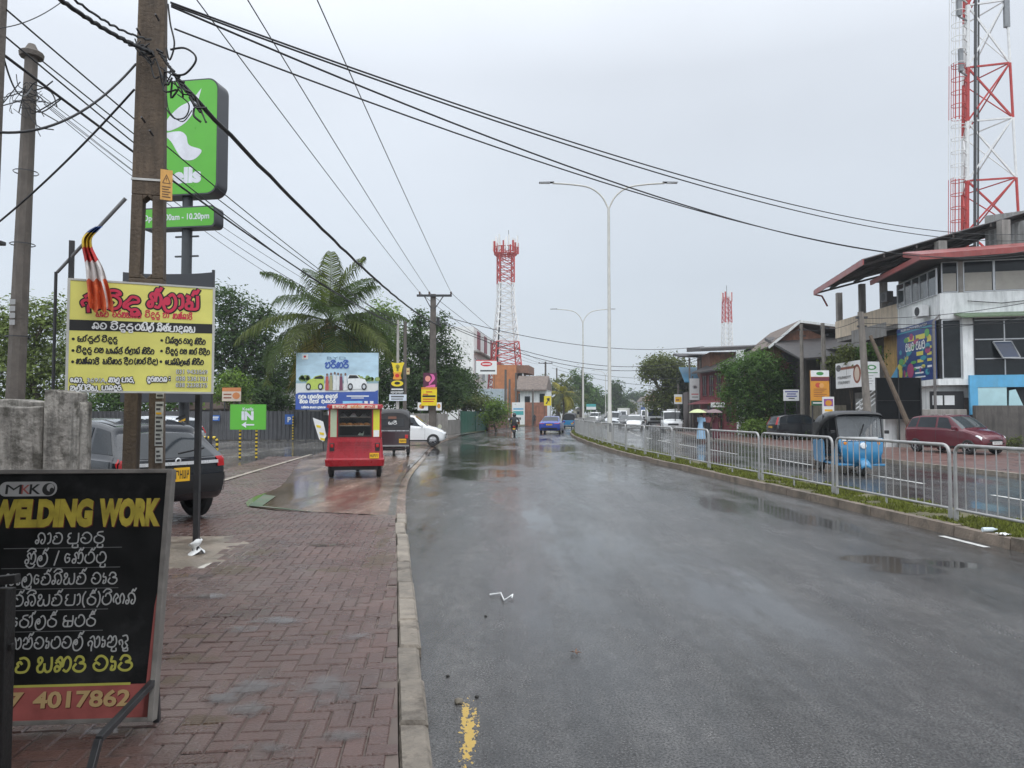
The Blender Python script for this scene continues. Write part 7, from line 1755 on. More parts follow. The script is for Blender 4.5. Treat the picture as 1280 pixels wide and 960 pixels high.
# coconut palm
def palm(name, label, base, top, nfr, flen, seed, lw=.05, yellow=3, mats=None):
    rnd = random.Random(seed); base = V(base); top = V(top)
    o = thing(name, label, 'palm tree', tuple(base))
    b = MB(); n = 14; b.tube([base.lerp(top, k / n) + V((.25 * math.sin(k / n * 3), 0, 0)) for k in range(n + 1)], [lerp(.2, .13, k / n) * (1.05 if k % 2 else .97) for k in range(n + 1)], 10); b.build('trunk', BARK, o, world=True, smooth=60)
    top = top + V((.25 * math.sin(3), 0, 0))
    for k in range(nfr):
        az = k * 2.39996 + rnd.uniform(-.2, .2); q = k / nfr
        el = lerp(80, -44, q ** .62) + rnd.uniform(-8, 8)
        L0 = flen * rnd.uniform(.85, 1.1) * (1 if q > .15 else .85); bend = lerp(48, 98, q) * rnd.uniform(.8, 1.2)
        m_ = mats[2] if k >= nfr - yellow else mats[0] if rnd.random() < .6 else mats[1]
        pts = []; p = top.copy(); ns = 16
        for s in range(ns + 1):
            e = R(el - bend * (s / ns) ** 1.4); pts.append(p.copy()); p += V((math.cos(az) * math.cos(e), math.sin(az) * math.cos(e), math.sin(e))) * L0 / ns
        b = MB(); b.tube(pts, [lerp(.035, .006, s / ns) for s in range(ns + 1)], 5)
        nl = 64
        for j in range(nl):
            t = .16 + .84 * j / nl; x = t * ns; i = min(int(x), ns - 1); c = pts[i].lerp(pts[i + 1], x - i); d = (pts[i + 1] - pts[i]).normalized()
            sd = d.cross(V((0, 0, 1))); sd = sd.normalized() if sd.length > .05 else V((1, 0, 0)); up = sd.cross(d)
            ll = flen * .25 * math.sin(math.pi * min(1, .18 + .80 * t)) ** .7 * rnd.uniform(.85, 1.1) + .08
            for sg in (-1, 1):
                dr = (sd * sg * .85 + d * .55 + up * rnd.uniform(.0, .25)).normalized(); dn = V((0, 0, -1))
                a0 = c; a1 = c + dr * ll * .5 + dn * ll * .06; a2 = c + dr * ll * .85 + dn * ll * rnd.uniform(.4, .85)
                w = d * lw * rnd.uniform(.8, 1.2)
                b.add([a0 - w * .3, a0 + w * .3, a1 + w * .5, a1 - w * .5, a2], [(0, 1, 2, 3), (3, 2, 4)])
        b.build('frond', m_, o, world=True, fixn=False)
    for k in range(9):
        a = k * .7; c = top + V((.28 * math.cos(a), .28 * math.sin(a), -.35 - .1 * (k % 3)))
        MB().lathe([(.001, .13), (.09, .08), (.11, 0), (.07, -.1), (.001, -.13)], tuple(c), 10).build('coconut', M('coconut_husk', (.20, .11, .04), .5), o, world=True, smooth=60)
    return o
PMATS = [leafmat('palm_leaf', (.052, .080, .022)), leafmat('palm_leaf_light', (.085, .105, .026)), leafmat('palm_leaf_yellow', (.24, .19, .04))]
palm('coconut_palm', 'coconut palm with drooping fronds behind the car billboard', ((420 - 640) / FPX * 43.5, 43.5, 0), P(412, 402, 43.5), 34, 5.6, 3, mats=PMATS, yellow=6, lw=.07)
palm('coconut_palm', 'small far palm with yellow fronds beside the warning sign', ((703 - 640) / FPX * 130, 130, 0), P(703, 492, 130), 13, 4.2, 5, lw=.11, mats=[L_YEL, L_OLIVE, L_YEL], yellow=3)
# ------------------------------------------------------------------ lamp posts
LPM = M('pale_lamp_paint', (.50, .49, .45), .45, var=.12, scale=3, metal=.1)
def lamp_post(label, px, pyb, ptop, parm, half, Y):
    bx = (px - 640) / FPX * Y
    zt = P(px, parm, Y).z; zj = P(px, ptop, Y).z; hw = half / FPX * Y
    o = thing('lamp_post', label, 'street lamp', (bx, Y, .12), 0, 'twin arm lamp posts on the median')
    MB().lathe([(.20, 0), (.20, .03), (.13, .05), (.12, 1.6), (.10, 1.65), (.065, zj)], (0, 0, 0), 12, cap=True).build('pole', LPM, o, smooth=40)
    MB().box(-.06, -.135, .6, .06, -.115, 1.0).build('access_door', DARKSTEEL, o)
    for sg in (-1, 1):
        pts = [(0, 0, zj - .1), (sg * hw * .10, 0, lerp(zj, zt, .45)), (sg * hw * .28, 0, lerp(zj, zt, .82)), (sg * hw * .55, 0, zt - .06), (sg * hw * .82, 0, zt)]
        a = MB().tube(crom(pts, 5), .045, 8).build('arm', LPM, o, smooth=50)
        MB().grid(lambda u, v: (sg * hw * (.80 + .22 * u), .13 * math.sin((v - .5) * 3.0), zt + .03 + .06 * math.cos((v - .5) * 3) - .02 * u), 6, 6).build('lamp_head', DARKSTEEL, a)
        MB().box(min(sg * hw * .86, sg * hw * 1.01), -.11, zt + .0, max(sg * hw * .86, sg * hw * 1.01), .11, zt + .03).build('lamp_glass', LAMP, a)
    return o
lamp_post('nearest tall twin arm lamp post on the median', 762, 556, 262, 232, 86, 37.5)
lamp_post('second twin arm lamp post further along the median', 729, 530, 404, 388, 40, 82)
lamp_post('third small twin arm lamp post far up the median', 757, 520, 470, 464, 17, 165)
# ------------------------------------------------------------------ poles in the middle distance
Yx = 42.0
xp = thing('crossarm_pole', 'tall grey crossarm pole with the number two poster', 'utility pole', ((541 - 640) / FPX * Yx, Yx, .05))
MB().prism([(-.22, -.12, 0), (.22, -.12, 0), (.15, -.09, 8.45), (-.15, -.09, 8.45)], (0, .2, 0)).build('shaft', WOODPOLE, xp, bevel=.01)
zc = P(543, 370, Yx).z
MB().cbox((.08, -.15, zc - .05), (2.0, .12, .12)).build('crossarm', DARKSTEEL, xp)
for px in (525, 537, 564): MB().lathe([(.03, 0), (.06, .04), (.04, .08), (.06, .12), (.04, .18)], (P(px, 366, Yx).x - xp.location.x, -.15, zc), 8, cap=True).build('insulator', MC['brown_porcelain'], xp, smooth=40)
b = MB(); b.bar((.6, -.15, zc - .08), (.1, -.12, zc - .8), .05); b.bar((-.5, -.15, zc - .08), (-.1, -.12, zc - .8), .05); b.build('brace', DARKSTEEL, xp)
b = MB(); b.cbox((.3, -.15, zc - 1.5), (.18, .15, .4)); b.cbox((.42, -.15, zc - 1.75), (.1, .12, .2)); b.build('junction_box', BLACK, xp)
PINKM = flat('poster_pink', (.70, .13, .36)); PLUM = flat('poster_plum', (.09, .012, .045)); PEACH = flat('poster_peach', (.75, .30, .24))
def d9(L__, w, h):
    L__.oval(w * .34, h * .62, w * .2, h * .19, PEACH, 3)
    L__.poly(crom([(w * .48, h * .92), (w * .75, h * .88), (w * .86, h * .62), (w * .62, h * .36), (w * .45, h * .22), (w * .42, h * .34), (w * .58, h * .52), (w * .64, h * .70), (w * .58, h * .82), (w * .48, h * .92)], 4)[:-1], PINKM, 2)
    L__.poly([(w * .08, h * .02), (w * .9, h * .02), (w * .88, h * .25), (w * .55, h * .22), (w * .2, h * .12)], PINKM, 2)
hoarding('plum poster with pink number two on the crossarm pole', 529, 466, 546, 485.5, 41.7, PLUM, d9, name='poster', cat='poster', depth=.03)
def d10(L__, w, h):
    L__.rect(0, h * .88, w, h, ORG); 
    for k, (u0, u1, m_) in enumerate(((.3, .7, REDP), (.1, .45, REDP), (.08, .92, NIGHT), (.1, .9, REDP), (.1, .8, REDP))): L__.rect(w * u0, h * (.72 - .13 * k), w * u1, h * (.77 - .13 * k + (.05 if k == 2 else 0)), m_, 2)
hoarding('yellow advert board with dark band under the pink poster', 526.5, 484, 546, 507, 41.6, flat('strong_yellow', (.78, .60, .01)), d10, name='poster', cat='poster', depth=.03)
hoarding('white poster with orange picture left of the crossarm pole', 522, 503, 535, 513, 41.65, WHITE, lambda L__, w, h: (L__.oval(w * .4, h * .5, w * .25, h * .3, ORG), L__.oval(w * .5, h * .4, w * .12, h * .18, BRN, 2)), name='poster', cat='poster', depth=.03)
hoarding('small white poster with orange picture right of the crossarm pole', 545, 503, 552, 513, 41.65, WHITE, lambda L__, w, h: L__.oval(w * .5, h * .55, w * .3, h * .3, ORG), name='poster', cat='poster', depth=.03)
Yw = 36.5
ws_ = round_pole('sign_pole', 'slim pale pole carrying yellow boards beside the palm', ((497 - 640) / FPX * Yw, Yw, .05), P(497, 400, Yw).z, .085, .06, mat=M('pale_pole', (.36, .34, .31), .7, var=.2))
bp2 = round_pole('utility_pole', 'dark slim pole right of the pole with yellow boards', ((506 - 640) / FPX * 39, 39, .05), P(506, 402, 39).z, .11, .085)
hoarding('tiny yellow tag board on the dark slim pole', 508, 460, 512, 468, 38.6, flat('tan_board', (.55, .42, .2)), lambda L__, w, h: L__.rect(w * .2, h * .4, w * .8, h * .6, BRN), name='tag_board', cat='sign board', depth=.03)
def fan(px0, px1, py0, py1, Y, waist, mat, label, draw):
    a = P(px0, py1, Y); c = P(px1, py1, Y); t = P(px0, py0, Y); w = c.x - a.x; h = t.z - a.z
    o = thing('sign_board', label, 'sign board', tuple(a))
    b = MB(); pts = crom([(0, h), (w * .5, h * .93), (w, h), (w * .88, h * .55), (w * (1 - waist), 0), (w * waist, 0), (w * .12, h * .55), (0, h)], 3)[:-1]
    b.prism([(u, 0, v) for u, v in pts], (0, .04, 0)); b.build('panel', mat, o); L__ = Let(0, .004); draw(L__, w, h); L__.build(o)
STY = flat('board_yellow', (.72, .56, .02))
fan(489, 505, 453, 466, Yw - .2, .24, STY, 'shield shaped yellow board topmost on the slim pale pole', lambda L__, w, h: (L__.oval(w * .5, h * .6, w * .16, h * .2, flat('olive_print', (.25, .22, .03)), 2), L__.rect(w * .42, h * .15, w * .58, h * .5, MC['olive_print'], 2)))
fan(491, 502, 465, 474, Yw - .22, .05, flat('board_orange', (.68, .28, .03)), 'small orange board under the shield shaped yellow board', lambda L__, w, h: L__.oval(w * .5, h * .5, w * .25, h * .25, REDP, 2))
def d11(L__, w, h): L__.oval(w * .5, h * .72, w * .42, h * .20, STY, 2); L__.oval(w * .5, h * .74, w * .2, h * .1, NIGHT, 3); L__.rect(w * .1, h * .3, w * .9, h * .38, WHITE, 2); L__.fine(9, w * .06, h * .06, h * .16, WHITE, 2, width=w * .88)
hoarding('black board with yellow oval and white number on the slim pole', 487.5, 474, 505.5, 493, Yw - .2, NIGHT, d11, name='sign_board', cat='sign board', depth=.03)
hoarding('pale blue lettered board lowest on the slim pale pole', 486.5, 493, 508, 501, Yw - .25, flat('pale_blue_sheet_board', (.55, .60, .66)), lambda L__, w, h: (L__.rect(w * .1, h * .55, w * .85, h * .78, DKT, 2), L__.rect(w * .12, h * .2, w * .8, h * .35, DKT, 2)), name='sign_board', cat='sign board', depth=.03)
# billboard with two cars
SKYB = M('billboard_sky', (.42, .58, .68), .35, var=.25, scale=.6, stretch=(1, 1, 2.5)); BLUB = flat('billboard_blue', (.035, .085, .33), .35)
def d12(L__, w, h):
    def Z(x, y): return (w * (x - 105) / 1090., h * (870 - y) / 770.)
    L__.rect(*Z(105, 660), *Z(1195, 510), flat('billboard_road', (.62, .64, .63), .35), 1); L__.rect(*Z(105, 515), *Z(1195, 475), flat('billboard_hills', (.25, .38, .42), .35), 2)
    rb_ = random.Random(4)
    for k in range(40): x = rb_.choice((rb_.uniform(160, 330), rb_.uniform(820, 1190))); L__.oval(*Z(x, rb_.uniform(425, 470)), w * .025, h * .035, (flat('billboard_green', (.12, .22, .06), .35), flat('billboard_lime', (.26, .34, .10), .35))[k % 2], 3 + k % 3)
    L__.poly([Z(105, 660), Z(150, 640), Z(1150, 625), Z(1195, 605), Z(1195, 870), Z(105, 870)], BLUB, 7)
    for x0, x1, m_, fl in ((245, 480, flat('billboard_car_lime', (.42, .52, .09), .3), 0), (790, 1045, flat('billboard_car_white', (.70, .72, .72), .3), 1)):
        def C(u, v): return Z(lerp(x0, x1, u if fl == 0 else u), v)
        L__.poly([C(0, 580), C(0, 510), C(.12, 470), C(.35, 450), C(.48, 420), C(.8, 400), C(1, 420), C(1, 590), C(.3, 600)] if not fl else [C(0, 590), C(0, 420), C(.1, 395), C(.5, 400), C(.65, 445), C(.9, 460), C(1, 500), C(.98, 560), C(.7, 590)], m_, 8)
        L__.poly([C(.42, 455), C(.52, 425), C(.85, 408), C(.95, 430), C(.95, 455)] if not fl else [C(.03, 450), C(.1, 405), C(.46, 405), C(.6, 445)], NIGHT, 9)
        for u in ((.12, .8) if not fl else (.15, .86)): L__.oval(*C(u, 560), w * .032, h * .062, NIGHT, 10); L__.oval(*C(u, 560), w * .018, h * .035, SILV, 11)
    for x, m_, hh in ((520, flat('print_red_dress', (.42, .08, .07)), 0), (572, flat('print_khaki', (.32, .30, .16)), 10), (622, flat('print_pale', (.62, .64, .64)), 20), (665, MC['print_pale'], 10), (705, flat('print_plum', (.16, .05, .09)), 0), (762, MC['print_pale'], 5)):
        L__.poly([Z(x - 24, 610), Z(x - 18, 420 - hh), Z(x + 18, 420 - hh), Z(x + 24, 610)], m_, 12); L__.oval(*Z(x, 398 - hh), w * .012, h * .025, SKIN, 13)
    L__.latin('BYD', *Z(515, 192), h * .055, flat('billboard_grey', (.20, .30, .38)), 8, width=w * .23, bold=.0)
    L__.sin('hrIkrI', *Z(490, 305), h * .095, flat('billboard_navy', (.04, .10, .36)), 8, width=w * .28, lw=.13)
    for t_, x, y_, ww_ in (('obE', 140, 715, .095), ('prEvrxtn', 270, 715, .185), ('aLurtx', 500, 712, .145), ('jIvn', 160, 782, .095), ('vidhY', 290, 780, .11), ('dEnmrx', 445, 778, .17)): L__.sin(t_, *Z(x, y_), h * .05, WHITE, 9, width=w * ww_, lw=.15)
    L__.sin('ptxkrE asEvA durkHn', *Z(185, 850), h * .028, WHITE, 9, width=w * .29, lw=.16)
    L__.rect(*Z(780, 695), *Z(1075, 680), WHITE, 9); L__.rect(*Z(840, 718), *Z(1010, 708), WHITE, 9); L__.rect(*Z(730, 790), *Z(990, 755), flat('billboard_cyan', (.25, .55, .78)), 9)
    for x in (1015, 1090): L__.rect(*Z(x, 790), *Z(x + 45, 755), WHITE, 9)
    L__.rect(*Z(185, 190), *Z(265, 120), WHITE, 8); L__.oval(*Z(222, 152), w * .014, h * .02, REDP, 9)
bb = hoarding('large billboard with a lime car and a white car under the palm', 369.5, 441, 472.5, 512, 40.2, SKYB, d12, name='billboard', cat='billboard', depth=.12, legs=True)
# car park signs
def d13(L__, w, h): L__.latin('Keells', w * .35, h * .76, h * .12, LEAFW, 2, width=w * .3, bold=.02); L__.latin('IN', w * .32, h * .40, h * .32, LEAFW, 2, width=w * .34, bold=.06); L__.rect(w * .42, h * .165, w * .68, h * .22, LEAFW, 2); L__.poly([(w * .32, h * .19), (w * .46, h * .32), (w * .44, h * .19), (w * .46, h * .07)], LEAFW, 3)
ys_ = G(310, 575, .08).y
es = hoarding('green entry sign with white arrow on striped posts', 287.5, 505.5, 332, 537, ys_, GREEN, d13, name='entry_sign', cat='sign', depth=.05)
STRIPE = None
def striped(b_y, b_k, p, q, r, n=9):
    p = V(p); q = V(q)
    for k in range(n * 2):
        a, c = p.lerp(q, k / (2 * n)), p.lerp(q, (k + 1) / (2 * n)); (b_y if k % 2 else b_k).tube([a, c], r, 8)
YP = flat('hazard_yellow', (.62, .44, .03)); 
z0 = es.location.z
for u in (11.5, 32):
    x = u / FPX * ys_; ya_, ka_ = MB(), MB(); striped(ya_, ka_, (x, .09, .08 - z0), (x, .09, .5), .04, 12)
    pp = ka_.build('post', INK, es, smooth=50); ya_.build('stripes', YP, pp, smooth=50)
def hoop(label, px0, px1, pyb, pyt):
    a, c = G(px0, pyb, .08), G(px1, pyb, .08); h = P(px0, pyt, a.y).z - .08
    o = thing('bollard_hoop', label, 'barrier', tuple(a)); yy, kk = MB(), MB()
    d = c - a
    for p, q in (((0, 0, 0), (0, 0, h - .1)), ((0, 0, h - .1), (d.x * .06, 0, h)), ((d.x * .06, 0, h), (d.x * .94, 0, h)), ((d.x * .94, 0, h), (d.x, 0, h - .1)), ((d.x, 0, h - .1), (d.x, 0, 0))): striped(yy, kk, p, q, .045, max(1, int((V(q) - V(p)).length / .16)))
    kk.build('hoop', INK, o, smooth=50); yy.build('stripes', YP, o, smooth=50)
hoop('black and yellow striped hoop barrier behind the SUV', 236, 271, 575.5, 547)
def d14(L__, w, h): L__.rect(w * .1, h * .2, w * .9, h * .8, WHITE)
hoarding('small blue parking plate left of the entry sign on the fence', 264, 519, 274.5, 526, 43.8, flat('parking_blue', (.03, .12, .42)), lambda L__, w, h: (L__.rect(w * .12, h * .55, w * .88, h * .75, WHITE), L__.rect(w * .2, h * .25, w * .8, h * .4, WHITE)), name='parking_plate', cat='sign', depth=.03)
hoarding('blue parking plate with letter P beside the red rickshaw', 356, 518, 367, 530.5, 43.7, MC['parking_blue'], lambda L__, w, h: L__.latin('P', w * .3, h * .25, h * .5, WHITE, 2, bold=.04), name='parking_plate', cat='sign', depth=.03)
hoarding('orange and white poster on a stand above the entry sign', 277.5, 484.5, 301, 501.5, 46, flat('poster_buff', (.62, .52, .42)), lambda L__, w, h: (L__.rect(0, h * .72, w, h, flat('poster_orange', (.60, .22, .07))), L__.oval(w * .75, h * .4, w * .2, h * .25, MC['poster_orange'], 2), L__.rect(w * .08, h * .45, w * .5, h * .55, BRN), L__.rect(w * .08, h * .2, w * .5, h * .3, BRN)), name='poster_board', cat='sign board', legs=True, depth=.05)
ya_, ka_ = MB(), MB(); o = thing('striped_post', 'black and yellow striped post left of the red rickshaw', 'post', tuple(G(366, 551, .08))); h_ = P(366, 522, o.location.y).z
striped(ya_, ka_, (0, 0, 0), (0, 0, h_), .045, 9); ka_.build('post', INK, o, smooth=50); ya_.build('stripes', YP, o, smooth=50)
# feather banner leaning behind the red rickshaw
fbn = thing('feather_banner', 'white and green feather banner left of the red rickshaw', 'banner', tuple(P(395, 548, 24)))
b = MB(); cs_ = [(391, 522), (404, 527), (408, 545), (404, 552), (399, 549), (394, 533)]
b.poly(*[P(a, c, 24) for a, c in cs_]); o_ = b.build('cloth', WHITE, fbn, world=True); solidify(o_, .01)
b = MB()
for k, (a, c, m_) in enumerate(((397, 531, 0), (401, 540, 1), (402, 547, 0))): b.poly(*[P(a + dx, c + dy, 23.98) for dx, dy in ((-2, 0), (4, 1), (4, 4), (-1, 3))])
b.build('print', STY, fbn, world=True)
MB().bar(P(404, 552, 24.02), P(405, 564, 24.02), .04).build('post', DARKSTEEL, fbn, world=True)
b = MB(); c = P(405, 524, 25); b.lathe([(.001, .25), (.15, .22), (.24, .1), (.25, -.15), (.2, -.25)], tuple(c), 14, cap=True); b.build('green_bin', M('green_plastic', (.04, .25, .08), .4), fbn, world=True, smooth=50) if False else None
# yellow bend warning sign far ahead
wsn = hoarding('yellow bend warning board with black arrow far along the road', 680, 495, 689, 507, 88, STY, lambda L__, w, h: (L__.poly([(w * .2, h * .2), (w * .5, h * .5), (w * .35, h * .75), (w * .8, h * .8), (w * .75, h * .4), (w * .6, h * .5), (w * .4, h * .15)], NIGHT, 2)), name='warning_sign', cat='warning sign', depth=.04, legs=True)
hoarding('far white and teal roadside sign beyond the median bend', 733, 505, 745, 512, 135, WHITE, lambda L__, w, h: L__.rect(0, h * .5, w, h, flat('teal_print', (.06, .35, .35))), legs=True)
# poles along the road
def mid_pole(label, px, pyb, pyt, r, cross=0, Y=None):
    g_ = G(px, pyb, .05); Y = Y or g_.y
    o = round_pole('utility_pole', label, ((px - 640) / FPX * Y, Y, .05), P(px, pyt, Y).z, r, r * .7)
    if cross:
        z = P(px, pyt, Y).z; MB().cbox((0, -.1, z - .35), (cross, .14, .14)).build('crossarm', DARKSTEEL, o)
        for k in (-1, 0, 1): MB().lathe([(.04, 0), (.08, .06), (.05, .14)], (k * cross * .45, -.1, z - .28), 6, cap=True).build('insulator', MC['brown_porcelain'], o)
    return o
mid_pole('leaning utility pole right of the green gate', 632, 535, 462, .17); mid_pole('utility pole between the gate and the teal hoarding', 637, 533, 474, .17)
mid_pole('utility pole in front of the orange house corner', 645, 532, 466, .17)
mid_pole('crossarm pole beside the white tiled house', 682, 528, 452, .22, 2.6)
mid_pole('slim pole behind the yellow bend warning board', 696, 524, 460, .2, Y=150); mid_pole('slim utility pole at the second lamp post', 728, 524, 459, .2, Y=140)
mid_pole('utility pole before the orange house near the brick wall', 666, 529, 486, .16, Y=96)
RPM = M('grey_right_pole', (.21, .19, .165), .85, var=.25, streak=((.09, .08, .07), .6))
def rpole(label, px, pyb, pyt, Y, r, lean=0):
    return round_pole('utility_pole', label, ((px - 640) / FPX * Y, Y, .1), P(px, pyt, Y).z, r, r * .72, mat=RPM, lean=lean)
rp1 = rpole('old concrete pole before the dark old house', 1003, 540, 405, 46, .15); rp2 = rpole('concrete pole behind the orange menu board', 1033, 540, 404, 42, .16, lean=-.15)
rp3 = rpole('concrete pole in front of the restaurant sign', 1086, 540, 390, 33.2, .19, lean=-.3)
st_ = thing('stay_pole', 'slanting concrete stay pole leaning on the pole by the restaurant sign', 'pole', tuple(P(1133, 520, 31.4)))
MB().tube([P(1137, 535, 31.4), P(1088, 420, 33.0)], [.11, .08], 8).build('shaft', POLE, st_, world=True, smooth=30)
for o_, px, py, Y in ((rp2, 1031, 410, 42), (rp3, 1077, 397, 33.2), (rp1, 1003, 412, 46)):
    p = P(px, py, Y); b = MB(); b.cbox(p, (.5, .12, .1)); b.cbox(p - V((0, 0, .4)), (.4, .1, .08)); b.build('bracket', DARKSTEEL, o_, world=True)
mid_pole('utility pole by the maroon house far corner', 876, 545, 444, .14, Y=63); mid_pole('thin pole left of the maroon house', 866, 545, 470, .1, Y=65); mid_pole('thin pole in the far roadside tree', 828, 525, 470, .12, Y=90); mid_pole('thin pole at the small yellow and white sign', 848, 530, 480, .12, Y=66)
# ------------------------------------------------------------------ cables
NWIRE = [0]
def cable(label, a, b, sag, r=.012, name='overhead_cable', n=22, mat=WIRE, cat='cable', twist=0):
    a, b = V(a), V(b); pts = []
    for k in range(n + 1):
        t = k / n; p = a.lerp(b, t); p.z -= sag * 4 * t * (1 - t)
        if twist: p += V((math.sin(k * 2.4) * twist, 0, math.cos(k * 1.9) * twist))
        pts.append(p)
    o = MB().tube(pts, r, 5, cap=False).build(name, mat, loc=tuple(a), smooth=80)
    return tag(o, label, cat, 'overhead cables')
za_ = 8.72
for k, (px, xa, nm) in enumerate(((525, -5.35, 'left'), (537, -4.45, 'middle'), (564, -3.28, 'right'))):
    q = P(px, 366, Yx); cable('%s bare line from the slotted pole crossarm to the far crossarm pole' % ('lowest', 'second', 'steepest')[k], (xa, 8.55, za_), q, .12, .011)
    e = P((672, 682, 690)[k], 455, 100); cable('%s line running on from the crossarm pole past the mast' % ('first', 'second', 'third')[k], q, e, .8, .014)
# four lines crossing the road to the right
N0 = V((PX + .2, PY, 6.33))
def cross_wire(label, a, pmid, pend, Yend, r):
    b = P(*pend, Yend); a = V(a)
    best = None
    for s in range(0, 60):
        sg = s * .05; 
        # where the sagging line passes pmid[0]
        for k in range(200):
            t = k / 200; p = a.lerp(b, t); p.z -= sg * 4 * t * (1 - t); d = p - EYE
            x = d.x; zf = d.y * math.cos(TH) + d.z * math.sin(TH); yu = d.z * math.cos(TH) - d.y * math.sin(TH)
            if 640 + x / zf * FPX >= pmid[0]:
                e = abs(480 - yu / zf * FPX - pmid[1])
                if best is None or e < best[0]: best = (e, sg)
                break
    cable(label, a, b, best[1], r, n=40)
cross_wire('upper line crossing the road towards the corner building roof', P(213, 3, PY), (760, 193), (1290, 292), 30, .013)
cross_wire('second line crossing the road towards the corner building roof', P(214, 6, PY), (760, 198), (1290, 300), 30, .013)
cross_wire('third line crossing the road just above the nearest lamp head', P(214, 8, PY), (760, 226), (1290, 312), 30, .014)
cross_wire('lowest line crossing the road, tied to the slotted pole side', P(218, 36, PY), (760, 232), (1290, 318), 30, .012)
# the heavy bundle
BUNW = dict(r=.03, twist=.012)
cable('thick twisted black bundle from the slotted pole down to the palm', P(222, 100, PY - .25), P(552, 408, Yx), .45, .032, twist=.007, n=60)
cable('thick black bundle coming in from the top left to the slotted pole', P(60, -12, 6.6), P(190, 66, PY - .2), .05, .024, twist=.006, n=40)
cable('second black bundle over the first at the top left corner', P(75, -16, 6.6), P(188, 50, PY - .2), .08, .013, twist=.008, n=30)
# lines from the picture edge poles running behind the slotted pole
e1 = P(497, 406, Yw); e2 = P(506, 408, 39)
for lb, a, Y0, z, sg, r in (('top line from the cut off pole sloping behind the yellow sign', (8, 12), 9, e2, .35, .012), ('line from the capped pole head sloping to the pole by the palm', (40, 66), 13, e2, .35, .014), ('heavy line from the cut off pole passing the capped pole', (-4, 62), 9, e1, .35, .02),
                         ('line just above the heavy line behind the slotted pole', (0, 40), 9, e2, .6, .012), ('thin drop line under the heavy line at the capped pole', (46, 115), 13, e1, .5, .007), ('thinnest line under the drop line at the capped pole', (48, 120), 13, e1, .75, .006),
                         ('second thin drop line at the capped pole', (52, 126), 13, e2, .8, .006), ('lowest drop line from the capped pole bracket', (55, 130), 13, e1, .95, .007)):
    cable(lb, P(*a, Y0), z, sg, r, n=30)
cable('drooping black cable from the slotted pole to the left edge', P(170, 80, PY - .1), P(-20, 163, 7), .28, .014)
cable('slanting black cable crossing low behind the capped pole', P(168, 112, PY), P(-30, 300, 10.5), .1, .014)
cable('fine line from the top left corner to the cut off pole', P(90, -8, 9), P(-10, 36, 8), .1, .006)
cable('short loop between the cut off pole and the capped pole', P(2, 62, 9), P(40, 108, 12.8), .35, .012)
# loose loops and ties on the slotted pole
tg = MB(); rt_ = random.Random(12)
for k in range(26):
    t = rt_.random(); p = P(lerp(168, 246, t) + rt_.uniform(-5, 5), lerp(48, 132, t) + rt_.uniform(-8, 8), PY - .22)
    q = P(lerp(168, 246, t) + rt_.uniform(6, 22), lerp(48, 132, t) + rt_.uniform(2, 26), PY - .22)
    m_ = p.lerp(q, .5) + V((rt_.uniform(-.08, .08), rt_.uniform(-.06, .02), rt_.uniform(-.16, .02)))
    tg.tube(crom([tuple(p), tuple(m_), tuple(q)], 5), rt_.uniform(.005, .014), 5)
for k in range(18):
    t = k / 17; p = P(lerp(196, 246, t), lerp(62, 134, t), PY - .24); tg.tube([p, p + V((rt_.uniform(.03, .08), 0, rt_.uniform(-.07, -.02)))], .017, 6)
tag(tg.build('cable_tangle', WIRE, loc=tuple(P(200, 90, PY)), smooth=60), 'tangled clamps and loops of black cable on the slotted pole', 'cable tangle')
for i, (pts, lb, r) in enumerate((([(213, 62), (230, 60), (243, 68), (244, 78), (232, 92), (220, 94)], 'loose black cable hook sticking out right of the slotted pole', .012), ([(210, 5), (213, 30), (218, 55), (212, 75), (208, 60)], 'hanging cable loop at the side of the slotted pole', .01), ([(207, 135), (218, 148), (232, 146), (236, 130), (222, 118)], 'cable loop hanging in front of the green pylon sign', .008), ([(208, 120), (212, 140), (228, 152), (240, 138)], 'lower cable loop hanging in front of the green pylon sign', .006))):
    tag(MB().tube(crom([tuple(P(a, c, PY - .25)) for a, c in pts], 6), r, 6).build('cable_loop', WIRE, loc=tuple(P(*pts[0], PY - .25)), smooth=60), lb, 'cable')
# tangle on the capped pole
tg = MB()
for k in range(30):
    p = P(rt_.uniform(24, 46), rt_.uniform(98, 138), 12.75); q = p + V((rt_.uniform(-.5, .55), rt_.uniform(-.2, .1), rt_.uniform(-.6, .25))); m_ = p.lerp(q, .5) + V((rt_.uniform(-.2, .2), 0, rt_.uniform(-.25, .1)))
    tg.tube(crom([tuple(p), tuple(m_), tuple(q)], 5), rt_.uniform(.004, .012), 5)
tag(tg.build('cable_tangle', WIRE, loc=tuple(P(35, 118, 12.8)), smooth=60), 'wild tangle of thin cables on the capped pole', 'cable tangle')
